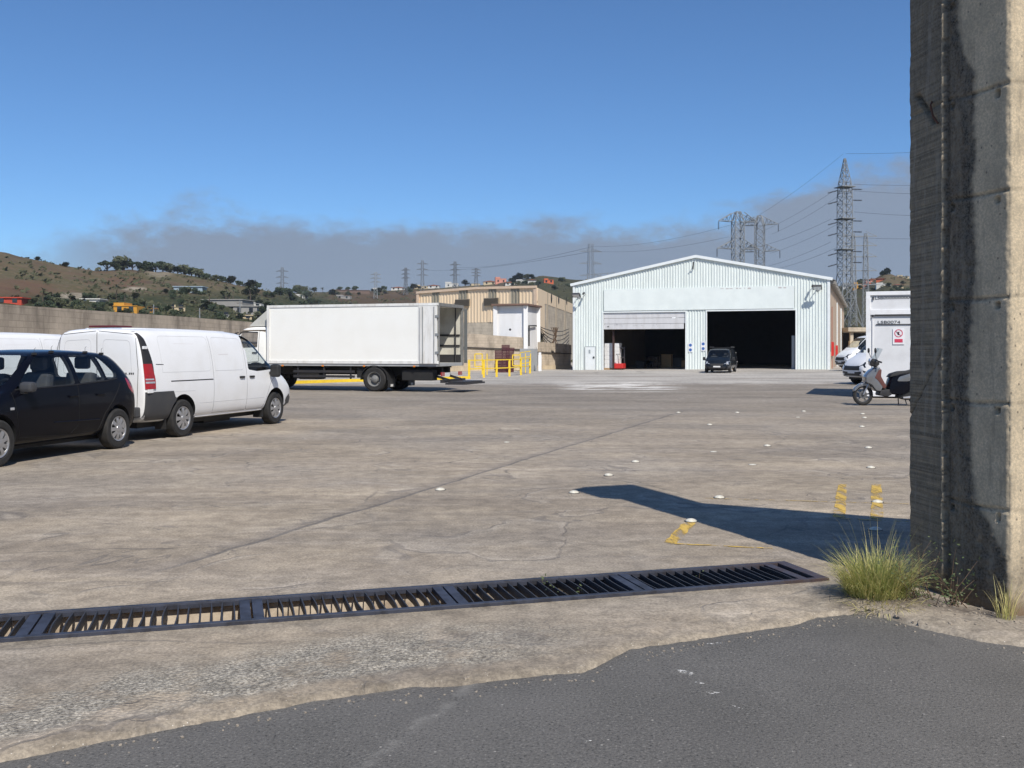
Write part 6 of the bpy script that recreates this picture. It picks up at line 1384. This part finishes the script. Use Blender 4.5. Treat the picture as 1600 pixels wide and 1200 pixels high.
g = t.mix(t.ramp(n2, .35, .65), (.045, .052, .022), (.095, .088, .042)); f = t.ramp(t.math('ADD', t.math('MULTIPLY', n, .6), t.math('MULTIPLY', n2, .55)), .52, .64)
c = t.mix(t.math('MULTIPLY', f, .8), c, g); c = t.mix(s[0], c, t.mix(t.ramp(n2, .4, .62), (.030, .040, .018), (.075, .072, .038))); c = t.mix(s[1], c, t.mix(n2, (.105, .055, .036), (.17, .095, .062))); c = t.mix(t.math('MULTIPLY', s[2], t.ramp(n2, .35, .55)), c, (.38, .33, .26))
t.col(c); t.out(.95, 0, .1); t.bump(t.math('ADD', n, n2), .8, 1.0); M['hill'] = t.m
azs = [-700+i*6 for i in range(0, 460)]; rs = [104]
while rs[-1] < 1000: rs.append(rs[-1]*1.013)
me = bpy.data.meshes.new('hills'); V = []; Cc = []
def zone(px, py, cx, cy, rx, ry): return max(0, 1-((px-cx)/rx)**2-((py-cy)/ry)**2)
for r in rs:
    for a in azs:
        x = (a-800)/F*r; z = terr(x, r); V.append((x, r, z)); py = HY-(z-H)/r*F; w = .35*fbm(x*.03, r*.03, 4)
        gr = sstep(452, 468, py+30*w)*(1 if a < 640 else .6)+sstep(.1, .6, zone(a, py, 560, 452, 90, 8)); gr = max(gr, .85*sstep(.0, .4, zone(a, py, 880, 450, 95, 22)), .8*sstep(0, .3, zone(a, py, 1385, 455, 90, 10)))
        red = sstep(.1, .7, zone(a, py, 30, 450, 75, 18)+w)*.5+sstep(.0, .3, zone(a, py, 640, 465, 140, 13)+w*.3)*.45+.5*sstep(.2, .6, zone(a, py, 195, 440, 45, 12)+w)
        pale = sstep(.1, .6, zone(a, py, 115, 462, 35, 6)+w)*.8+sstep(.1, .6, zone(a, py, 212, 452, 24, 5)+w)*.8+.5*sstep(.2, .7, zone(a, py, 250, 425, 30, 12)+w)
        Cc += [min(1, gr), min(1, red), min(1, pale), 1]
na = len(azs); me.from_pydata(V, [], [(j*na+i, j*na+i+1, (j+1)*na+i+1, (j+1)*na+i) for j in range(len(rs)-1) for i in range(na-1)])
ca = me.color_attributes.new('cover', 'FLOAT_COLOR', 'POINT'); ca.data.foreach_set('color', Cc); me.materials.append(M['hill'])
for p in me.polygons: p.use_smooth = True
hills = bpy.data.objects.new('hills', me); COL.objects.link(hills); tag(hills, 'dry brown and green hills beyond the yard', kind='structure')
# flat base ground under and around everything, out to the horizon
m = MB(); n_ = 48
vs = [(3000*math.cos(2*math.pi*i/n_), 3000*math.sin(2*math.pi*i/n_), -.9) for i in range(n_)]; m.add(vs, [tuple(range(n_))]); tag(m.build('ground', M['hill'], recalc=False), 'plain dry ground out to the horizon', kind='structure')
# scrub: too many bushes to count
random.seed(40); m = MB()
def leafball(m, c, rx, rz, n, leaf, mi=0):
    for _ in range(n):
        d = Vector((random.gauss(0, 1), random.gauss(0, 1), random.gauss(0, 1))).normalized()*random.uniform(.55, 1.05); q = Vector((c[0]+d.x*rx, c[1]+d.y*rx, c[2]+d.z*rz))
        e = Vector((random.gauss(0, 1), random.gauss(0, 1), random.gauss(0, 1))).normalized(); f = e.orthogonal().normalized(); L = leaf*random.uniform(.6, 1.3); m.quad(q-e*L-f*L*.6, q+e*L*.2-f*L, q+e*L+f*L*.5, q-e*L*.3+f*L, mi=mi)
for i in range(5200):
    r = 150+560*random.random()**1.3; a = random.uniform(-60, 1450); x = (a-800)/F*r; z = terr(x, r); 
    if fbm(x*.02, r*.02, 8) < -.12+.10*random.random(): continue
    s_ = random.uniform(.5, 1.4); leafball(m, (x, r, z+.25*s_), s_, .55*s_, 9, .36*s_)
M['scrub'] = dirty('scrub_leaf', (.052, .060, .026), (.10, .09, .048), .9, .3, amt=.8)
tag(m.build('scrub', M['scrub'], recalc=False), 'low dry scrub covering the hillsides', 'scrub', kind='stuff')
# --- tree prototypes
M['leafA'] = dirty('leaf_dark_green', (.030, .048, .020), (.060, .078, .030), .8, .8, amt=.9); M['leafB'] = dirty('leaf_olive', (.060, .070, .030), (.10, .10, .05), .8, .8, amt=.9); M['bark'] = dirty('bark', (.10, .075, .055), (.06, .045, .035), .95, 3)
def tree_proto(kind, seed):
    random.seed(seed); tr = MB(); cr = MB(); top = {'round': 1., 'umbrella': .85, 'bushy': .75, 'palm': 1.3}[kind]
    if kind == 'palm':
        pts = [Vector((.05*math.sin(k), 0, k*top/5)) for k in range(6)]; tr.tube(pts, [.055-.003*k for k in range(6)], 6)
        for i in range(22):
            a = i*2.4; el_ = random.uniform(-.3, 1.1); p = pts[-1].copy(); d = Vector((math.cos(a)*math.cos(el_), math.sin(a)*math.cos(el_), math.sin(el_)))
            sd_ = Vector((-math.sin(a), math.cos(a), 0)); prev = p.copy()
            for k in range(5):
                d.z -= .22; d.normalize(); q = prev+d*.11; w0, w1 = .075*(1-k/5.2), .075*(1-(k+1)/5.2); cr.quad(prev-sd_*w0-Vector((0, 0, .02)), q-sd_*w1-Vector((0, 0, .02)), q, prev); cr.quad(prev, q, q+sd_*w1-Vector((0, 0, .02)), prev+sd_*w0-Vector((0, 0, .02))); prev = q
    else:
        hz = {'round': .28, 'umbrella': .40, 'bushy': .12}[kind]; pts = [Vector((0, 0, -.1)), Vector((.02, 0, hz*.6)), Vector((.0, .03, hz+.15))]; tr.tube(pts, [.055, .045, .03], 6)
        nl = {'round': 13, 'umbrella': 14, 'bushy': 12}[kind]
        for i in range(nl):
            a = random.uniform(0, 6.28); rr = random.uniform(.05, .36 if kind != 'umbrella' else .55); z = {'round': hz+random.uniform(.05, .48)*(1-rr*.9), 'umbrella': hz+.15+random.uniform(0, .22)*(1-rr), 'bushy': hz+random.uniform(0, .5)*(1-rr)}[kind]
            c = (rr*math.cos(a), rr*math.sin(a), z); tr.tube([pts[1], Vector(c)], [.022, .008], 4); s_ = random.uniform(.16, .26); leafball(cr, c, s_, s_*(.66 if kind != 'umbrella' else .5), 60, .045)
    return tr, cr, top
protos = {}
for nm, kd, sd_, lf in (('round_tree', 'round', 1, 'leafA'), ('broad_tree', 'umbrella', 2, 'leafA'), ('bushy_tree', 'bushy', 3, 'leafB'), ('round_tree', 'round', 4, 'leafA'), ('palm_tree', 'palm', 5, 'leafB'), ('bushy_tree', 'bushy', 6, 'leafA')):
    protos.setdefault(nm, []).append((kd, sd_, lf))
proto_cache = {}
def tree(nm, var, loc, h, label, group, rz):
    key = (nm, var); kd, sd_, lf = protos[nm][var % len(protos[nm])]; key = (nm, sd_)
    if key not in proto_cache:
        tr, cr, top = tree_proto(kd, sd_); r = empty(nm, (0, 0, 0)); a = tr.build('trunk', M['bark'], r, recalc=False); b = cr.build('crown', M[lf], r, recalc=False); proto_cache[key] = (r, top)
    else: r, top = proto_cache[key]; r = copy_tree(r)
    s_ = h/top; r.location = loc; r.scale = (s_*random.uniform(.9, 1.15), s_*random.uniform(.9, 1.15), s_); r.rotation_euler = (0, 0, rz); tag(r, label, 'tree', group); return r
random.seed(77)
def at_foot(px, pyb): return onhill(px, pyb)
named = [(59, 402, 9, 'round_tree', 0, 'small lone tree on the left hill skyline'), (102, 417, 10, 'bushy_tree', 0, 'wide low tree on the skyline right of the lone tree'), (727, 443, 12, 'round_tree', 0, 'dark round tree beside the white house on the far ridge'),
         (812, 440, 17, 'bushy_tree', 1, 'big dark tree behind the salmon house on the right of the ridge'), (1386, 429, 13, 'bushy_tree', 1, 'broad tree topping the round hill right of the tall pylon')]
for px, py, hp, nm, v, lb in named: q = at_foot(px, py); tree(nm, v, q-Vector((0, 0, .4)), hp*q.y/F*1.1, lb, None, random.uniform(0, 6))
row = [(168, 417, 19), (182, 418, 14), (194, 419, 20), (207, 419, 17), (221, 419, 16), (232, 420, 17), (243, 421, 15), (255, 421, 17), (265, 422, 16), (278, 424, 17), (288, 427, 16), (299, 431, 15), (310, 434, 14), (322, 437, 14), (334, 439, 13), (347, 441, 13), (360, 443, 11), (374, 446, 11), (391, 451, 15), (402, 452, 17)]
for i, (px, py, hp) in enumerate(row):
    q = at_foot(px, py); tree(['broad_tree', 'round_tree', 'bushy_tree'][i % 3 if i < 9 else 2-(i % 2)], i, q-Vector((0, 0, .5)), hp*q.y/F*random.uniform(1.0, 1.5), f'{ordw(i)} tree from the left along the hilltop row behind the lorry and vans', 'trees along the hilltop row', random.uniform(0, 6))
belt = []
for i in range(96):
    px = 52+i*4.7+random.uniform(-5, 5); lo = 470+ (px-50)*.065; py = random.uniform(458 if px > 250 else 466, min(lo+18, 500)); belt.append((px, py))
belt.sort()
for i, (px, py) in enumerate(belt):
    q = at_foot(px, py); nm = random.choice(['round_tree', 'bushy_tree', 'bushy_tree', 'palm_tree', 'round_tree']); tree(nm, i, q-Vector((0, 0, .2)), random.uniform(10, 18)*q.y/F*(1.0 if nm != 'palm_tree' else 1.25), f'{ordw(i)} tree from the left in the green belt beyond the retaining wall', 'trees in the valley belt', random.uniform(0, 6))
far = sorted([(random.uniform(440, 660), random.uniform(452, 462)) for _ in range(26)]+[(random.uniform(790, 895), random.uniform(436, 455)) for _ in range(16)])
for i, (px, py) in enumerate(far):
    q = at_foot(px, py); tree(random.choice(['round_tree', 'bushy_tree', 'palm_tree'] if px < 540 else ['round_tree', 'bushy_tree']), i, q-Vector((0, 0, .3)), random.uniform(6, 11)*q.y/F*1.15, f'{ordw(i)} small tree from the left along the far middle ridge', 'small trees on the far ridge', random.uniform(0, 6))
rt = sorted([(random.uniform(1335, 1425), random.uniform(433, 458)) for _ in range(16)]+[(random.uniform(1300, 1350), random.uniform(455, 500)) for _ in range(10)])
for i, (px, py) in enumerate(rt):
    q = at_foot(px, py); tree(random.choice(['round_tree', 'bushy_tree']), i, q-Vector((0, 0, .3)), random.uniform(7, 12)*q.y/F, f'{ordw(i)} tree from the left on the hill between the hall and the pillar', 'trees on the right hill', random.uniform(0, 6))
# --- houses
HC = {'white': (.62, .61, .57), 'orange': (.62, .30, .035), 'salmon': (.62, .27, .20), 'redor': (.58, .13, .05), 'cream': (.52, .43, .28), 'red': (.48, .06, .03), 'grey': (.30, .29, .27), 'blue': (.30, .38, .44), 'brown': (.16, .11, .085)}
for k, c in HC.items(): M['h_'+k] = dirty('house_'+k, c, tuple(x*.75 for x in c), .85, .6, amt=.5)
M['tile'] = dirty('roof_tile', (.30, .12, .07), (.2, .09, .055), .9, 1.5)
def house(px, py, wpx, hpx, col_, label, roof='flat', rz=.0, cat='house', wins=True):
    q = onhill(px, py); s_ = q.y/F; w, h = wpx*s_, hpx*s_; d = max(5, min(w*.55, 9)); r = empty('hill_house' if cat == 'house' else 'shed', (q.x, q.y+d*.3, q.z-.3), rz+math.atan2(-q.x, q.y)*.5, label, cat)
    m = MB(); m.box((-w/2, -d/2, -1.5), (w/2, d/2, h*.8 if roof != 'shed' else h))
    if roof == 'flat': m.box((-w/2, -d/2, h*.802), (-w*.05, d/2, h+.3)) if wpx > 14 else None
    m.build('walls', M['h_'+col_], r)
    m = MB()
    if roof == 'gable': m.prism([(-w/2-.4, h*.803), (w/2+.4, h*.803), (0, h*1.12)], -d/2-.4, d/2+.4, 'Y'); m.build('roof', M['tile'], r)
    elif roof == 'shed': m.box((-w/2-.3, -d/2-.3, h+.01), (w/2+.3, d/2+.3, h+.25)); m.build('roof', M['h_'+col_], r)
    else: m.box((-w/2-.15, -d/2-.15, h*.77), (w/2+.15, -d/2-.02, h*.83)); m.build('parapet', M['h_'+col_], r)
    if wins:
        nw = max(2, int(w/3.2))
        for i in range(nw):
            x = -w/2+w*(i+.5)/nw; m = MB(); m.box((x-.5, -d/2-.06, h*.25), (x+.5, -d/2-.02, h*.25+1.15)); m.build('window', M['glass_dark'], r)
    return r
for a in [(198, 489, 36, 15, 'orange', 'orange flat-roofed house with pale top floor behind the retaining wall', 'flat'), (236, 489, 15, 8, 'orange', 'small orange annexe right of the orange house', 'flat'), (15, 476, 40, 9, 'red', 'red flat building at the far left above the wall', 'shed'),
          (295, 457, 44, 9, 'blue', 'long blue-grey shed halfway up the left hill', 'shed'), (272, 484, 26, 7, 'cream', 'cream house partly hidden in the tree belt', 'flat'), (143, 471, 28, 4, 'white', 'long low white building in the tree belt', 'shed'), (155, 480, 14, 6, 'white', 'small white house left of the orange house', 'flat'),
          (345, 495, 16, 5, 'white', 'small white house just above the wall near the lorry cab', 'flat'), (378, 498, 24, 5, 'cream', 'low tan building just above the wall by the lorry cab', 'shed'), (382, 490, 36, 12, 'grey', 'grey unfinished building behind the lorry cab', 'shed'), (397, 478, 22, 5, 'white', 'white house among palms left of the lorry box', 'flat'),
          (330, 472, 110, 1.6, 'grey', 'long pale terrace wall across the lower hillside', 'shed'), (470, 464, 16, 4, 'white', 'small white house above the lorry box front', 'flat'), (545, 457, 60, 4, 'brown', 'long dark shed on the ridge above the lorry box', 'shed'), (590, 451, 16, 4, 'white', 'white house with poles on the ridge over the lorry', 'flat'), (537, 467, 22, 6, 'grey', 'grey ruin on the slope over the lorry box', 'flat'),
          (622, 452, 22, 5, 'white', 'white bungalow on the ridge left of the beige building', 'gable'), (657, 448, 22, 6, 'cream', 'cream house on the ridge over the corner of the beige building', 'flat'), (678, 450, 18, 5, 'white', 'white house below the second ridge pylon', 'gable'), (706, 446, 20, 8, 'white', 'tall white house left of the dark round tree', 'flat'), (742, 446, 14, 4, 'cream', 'cream house right of the dark round tree', 'flat'),
          (765, 443, 20, 6, 'cream', 'wide cream house left of the salmon house', 'gable'), (782, 441, 17, 9, 'salmon', 'salmon pink house on the far ridge', 'flat'), (797, 446, 16, 5, 'white', 'white house just below the salmon house', 'gable'), (817, 442, 18, 5, 'white', 'white house with terrace right of the salmon house', 'flat'), (833, 441, 14, 4, 'white', 'small white house between the two bright houses', 'gable'), (857, 443, 15, 7, 'redor', 'orange-red house on the dark green hill left of the hall', 'flat'),
          (1325, 449, 12, 9, 'white', 'white house just right of the hall roof', 'flat'), (1341, 452, 15, 10, 'orange', 'ochre house seen through the tall pylon', 'flat'), (1362, 441, 20, 5, 'salmon', 'pinkish house on the right hill above the container', 'gable'), (1382, 447, 22, 4, 'white', 'row of white walls on the right hill above the container', 'flat'), (1404, 449, 16, 5, 'cream', 'cream house above the container near the pillar', 'gable'), (1412, 434, 18, 5, 'cream', 'long cream house high on the right hill by the pillar', 'flat'), (1378, 438, 12, 4, 'redor', 'small red-roofed house under the hilltop tree', 'gable'), (1357, 446, 10, 5, 'redor', 'tiny brick red house beside the pale pylon pair', 'flat')]:
    house(*a[:6], roof=a[6], rz=random.uniform(-.3, .3), cat='house' if a[6] != 'shed' else 'building', wins=a[3] > 4.5 and a[4] != 'blue')
# --- lattice pylons
def lattice(m, pts, r=.06, rb=.035, seg=None, sx_=1.):
    """pts: (z, half width) levels; four legs with X bracing"""
    for (z0, w0), (z1, w1) in zip(pts[:-1], pts[1:]):
        n = max(1, round((z1-z0)/max(.9, (w0+w1)*(1.15 if seg is None else seg))))
        for i in range(n):
            a, b = z0+(z1-z0)*i/n, z0+(z1-z0)*(i+1)/n; wa, wb = w0+(w1-w0)*i/n, w0+(w1-w0)*(i+1)/n
            c0 = [Vector((sx*wa, sy*wa, a)) for sx, sy in ((-1, -1), (1, -1), (1, 1), (-1, 1))]; c1 = [Vector((sx*wb, sy*wb, b)) for sx, sy in ((-1, -1), (1, -1), (1, 1), (-1, 1))]
            for k in range(4): j = (k+1) % 4; m.bar(c0[k], c1[k], r*1.6); m.bar(c0[k], c1[j], rb*1.6); m.bar(c0[j], c1[k], rb*1.6); m.bar(c1[k], c1[j], rb*1.6)
def arm(m, z, w, L, rise, sgn, rb=.05):
    tip = Vector((sgn*L, 0, z+.0))
    for sy in (-1, 1): m.bar((sgn*w, sy*w, z), tip, rb*1.5); m.bar((sgn*w, sy*w, z+rise), tip, rb*1.5)
    n = 4
    for i in range(1, n):
        t_ = i/n; a = Vector((sgn*(w+(L-w)*t_), w*(1-t_), z)); b = Vector((sgn*(w+(L-w)*t_), -w*(1-t_), z+rise*(1-t_))); m.bar(a, b, rb); a2 = Vector((sgn*(w+(L-w)*(t_-1/n)), w*(1-t_+1/n), z)); m.bar(a2, b, rb)
    return tip
def insulator(par, p, L=1.2, d=(0, 0, -1)):
    m = MB(); p = Vector(p); d = Vector(d).normalized(); m.bar(p, p+d*L, .04)
    for k in range(7): c = p+d*L*(k+1)/8; m.bar(c-d*.03, c+d*.03, .22)
    m.build('insulator', M['steel_dark'], par)
def pylon(px, pyt, Y, label, kind, rz=0., mat='galv', pyb=None, group=None, base=None, rsc=1.):
    x = (px-800)/F*Y; zb_ = terr(x, Y) if base is None else base; zt_ = H+(HY-pyt)/F*Y; Ht = zt_-zb_; r = empty('power_pylon', (x, Y, zb_), rz, label, 'pylon', group); m = MB()
    if kind == 'tall':
        w = .92; lattice(m, [(0, 3.3), (Ht*.30, w*1.35), (Ht*.42, w)], .075, .042); lattice(m, [(Ht*.42, w), (Ht*.80, w)], .062, .036, .75); lattice(m, [(Ht*.80, w), (Ht*.87, .75), (Ht*.985, .12)], .06, .04); m.build('lattice_tower', M[mat], r)
        for i, zf in enumerate((.54, .69, .845)):
            z = Ht*zf
            for s in (-1, 1):
                m = MB(); n_ = 10
                m.box((-1.3, -1.3, z-.06), (1.3, 1.3, z+.06)) if s == -1 else None
                for k in range(n_): a = math.pi*k/n_-math.pi/2; b = math.pi*(k+1)/n_-math.pi/2; m.bar((1.25*math.cos(a)*s, 1.25*math.sin(a), z-.6), (1.25*math.cos(b)*s, 1.25*math.sin(b), z-.6), .07); m.bar((1.25*math.cos(a)*s, 1.25*math.sin(a), z-.9), (1.25*math.cos(b)*s, 1.25*math.sin(b), z-.9), .06)
                m.build('crossarm', M[mat], r)
            for s, dz in ((-1, -.3), (-1, -2.2), (1, 0), (1, -1.9)): insulator(r, (s*1.3, 0, z+dz-.3), 2.0, (s*.9, -.1*s, -.25 if s < 0 else 0))
    elif kind == 'wide':
        w = .88; lattice(m, [(0, 1.9), (Ht*.45, w), (Ht*.93, w)], .07, .042, .8); m.build('lattice_tower', M[mat], r); m = MB()
        tips = []
        for zf, L in ((.55, 3.7), (.75, 4.1), (.935, 3.8)):
            for s in (-1, 1): m = MB(); tip = arm(m, Ht*zf, w, L, 1.6, s, .07); m.build('crossarm', M[mat], r); insulator(r, tip, 1.6); 
        m = MB(); lattice(m, [(Ht*.93, w), (Ht, .4)], .07, .05); m.build('peak', M[mat], r)
    elif kind == 'pole':
        k_ = max(1., Y/330)*rsc; lattice(m, [(0, 1.2), (Ht*.5, .75), (Ht*.97, .55)], .05*k_, .03*k_, 1.4); m.build('lattice_tower', M[mat], r)
        for zf in (.60, .74, .88):
            for s in (-1, 1): m = MB(); tip = arm(m, Ht*zf, .6, 3.4, .7, s, .05*k_); m.build('crossarm', M[mat], r)
    elif kind == 'twin':
        for dx in (-1.5, 1.5): mm = MB(); lattice(m, [(0, .9), (Ht, .45)], .06, .035, 1.5) if False else None; q = MB(); lattice(q, [(0, .8), (Ht*.9, .45), (Ht, .3)], .06, .04, 1.3); q.v = [(a+dx, b, c) for a, b, c in q.v]; q.build('lattice_mast', M[mat], r)
        for k, zf in enumerate((.45, .6, .75, .87, .97)): m = MB(); m.bar((-4.2, 0, Ht*zf), (4.2, 0, Ht*zf), .22); m.bar((-4.2, 0, Ht*zf), (-1.5, 0, Ht*zf+1.2), .10); m.bar((4.2, 0, Ht*zf), (1.5, 0, Ht*zf+1.2), .10); m.build('crossarm', M[mat], r)
    return r, Ht
TP = pylon(1320, 243, 172, 'tallest lattice pylon right of the hall, rising highest into the sky', 'tall', R(14), base=-.2)
WA = pylon(1153, 331, 182, 'wide-armed lattice pylon behind the hall roof, left of a close pair', 'wide', R(12), base=-.2)
WB = pylon(1187, 337, 205, 'wide-armed lattice pylon behind the hall roof, right of a close pair', 'wide', R(-26), base=-.2)
pylon(1343, 365, 250, 'pale twin-masted pylon just right of the tallest pylon', 'twin', R(-8))
pylon(923, 377, 270, 'slim pylon standing above the left eave of the hall', 'pole', R(20), 'galv', rsc=.75)
for px, pt, Y, lb, mt in ((441, 416, 520, 'thin dark pylon on the skyline over the front of the lorry box', 'pylon_far'), (587, 424, 600, 'short pale mast on the ridge above the middle of the lorry box', 'galv'), (634, 417, 640, 'faint pylon on the ridge above the rear of the lorry box', 'pylon_far'), (660, 405, 560, 'taller pylon on the ridge over the left corner of the beige building', 'pylon_far'), (711, 407, 560, 'pylon with twin masts look on the ridge over the beige building', 'pylon_far'), (744, 418, 640, 'faint short pylon right of the dark round tree', 'pylon_far')):
    pylon(px, pt, Y, lb, 'pole', R(random.uniform(-25, 25)), mt, rsc=.95)
# --- power lines
def wire(a, b, sag, label, r=.035, group='power lines between the pylons', n=16):
    sag *= .3; pts = [a.lerp(b, i/n)-Vector((0, 0, sag*4*(i/n)*(1-i/n))) for i in range(n+1)]; m = MB(); m.tube(pts, r, 4, caps=False); tag(m.build('power_line', M['cable']), label, 'cable', group)
for i, (pa, ya, pb, yb, s_, lb) in enumerate([((1300, 300), 172, (1190, 362), 205, 1.2, 'top power line running down-left from the tallest pylon'), ((1309, 307), 172, (1206, 366), 205, 1.3, 'second power line from the top of the tallest pylon'), ((1299, 342), 172, (1185, 386), 182, 1.2, 'power line from the middle insulators to the pylon pair'),
        ((1309, 350), 172, (1203, 396), 205, 1.3, 'power line just under the middle insulators of the tallest pylon'), ((1298, 378), 172, (1200, 416), 190, 1., 'lowest left power line from the tallest pylon'), ((1309, 386), 172, (1215, 420), 190, 1., 'power line ending behind the hall roof slope'),
        ((1318, 240), 172, (1186, 336), 205, 1.5, 'thin earth wire from the pylon tip down to the pair'), ((1322, 240), 172, (1470, 236), 150, .4, 'thin earth wire leaving the pylon tip to the right'), ((1334, 288), 172, (1480, 289), 160, .4, 'upper power line leaving right behind the pillar'), ((1334, 298), 172, (1480, 303), 160, .6, 'second power line leaving right behind the pillar'),
        ((1334, 331), 172, (1480, 338), 160, .6, 'middle power line leaving right behind the pillar'), ((1334, 371), 172, (1480, 372), 160, .6, 'lower power line leaving right behind the pillar'),
        ((1140, 352), 182, (923, 385), 270, 4, 'long power line from the pylon pair to the slim left pylon'), ((1138, 370), 182, (923, 392), 270, 4, 'lower long power line from the pylon pair to the left'), ((923, 386), 270, (711, 418), 560, 6, 'power line from the slim pylon to the ridge pylons'), ((923, 393), 270, (660, 422), 560, 6, 'lower power line from the slim pylon to the ridge pylons'), ((1180, 344), 205, (1140, 352), 182, .3, 'short jumper line between the two wide-armed pylons')]):
    wire(P(pa[0], pa[1], ya), P(pb[0], pb[1], yb), s_, lb, .018 if ya < 260 else .034)
# wooden poles in the valley
for px, pb, hp, lb in ((240, 496, 22, 'thin utility pole right of the orange house'), (312, 499, 20, 'thin utility pole in the green belt left of the cab'), (375, 500, 30, 'grey utility pole beside the lorry cab deflector'), (438, 462, 17, 'short pale pole on the slope over the lorry front')):
    q = onhill(px, min(pb, 500)); hh = hp*q.y/F; r = empty('utility_pole', q-Vector((0, 0, .3)), 0, lb, 'pole'); m = MB(); m.tube([(0, 0, -.5), (0, 0, hh)], [.16, .11], 6); m.build('shaft', M['galv'], r); m = MB(); m.box((-.8, -.06, hh-.7), (.8, .06, hh-.55)); m.build('crossbar', M['bark'], r)
# ================================================================ air
hm = bpy.data.materials.new('haze_air'); hm.use_nodes = True; hn = hm.node_tree.nodes; hn.remove(hn['Principled BSDF']); hv = hn.new('ShaderNodeVolumePrincipled')
hv.inputs['Color'].default_value = (.80, .87, 1, 1); hv.inputs['Density'].default_value = .00017; hv.inputs['Anisotropy'].default_value = .2
hm.node_tree.links.new(hv.outputs[0], hn['Material Output'].inputs['Volume'])
m = MB(); m.box((-3100, -3100, -1.9), (3100, 3100, 66)); tag(m.build('haze', hm), 'thin pale haze in the air', kind='stuff')
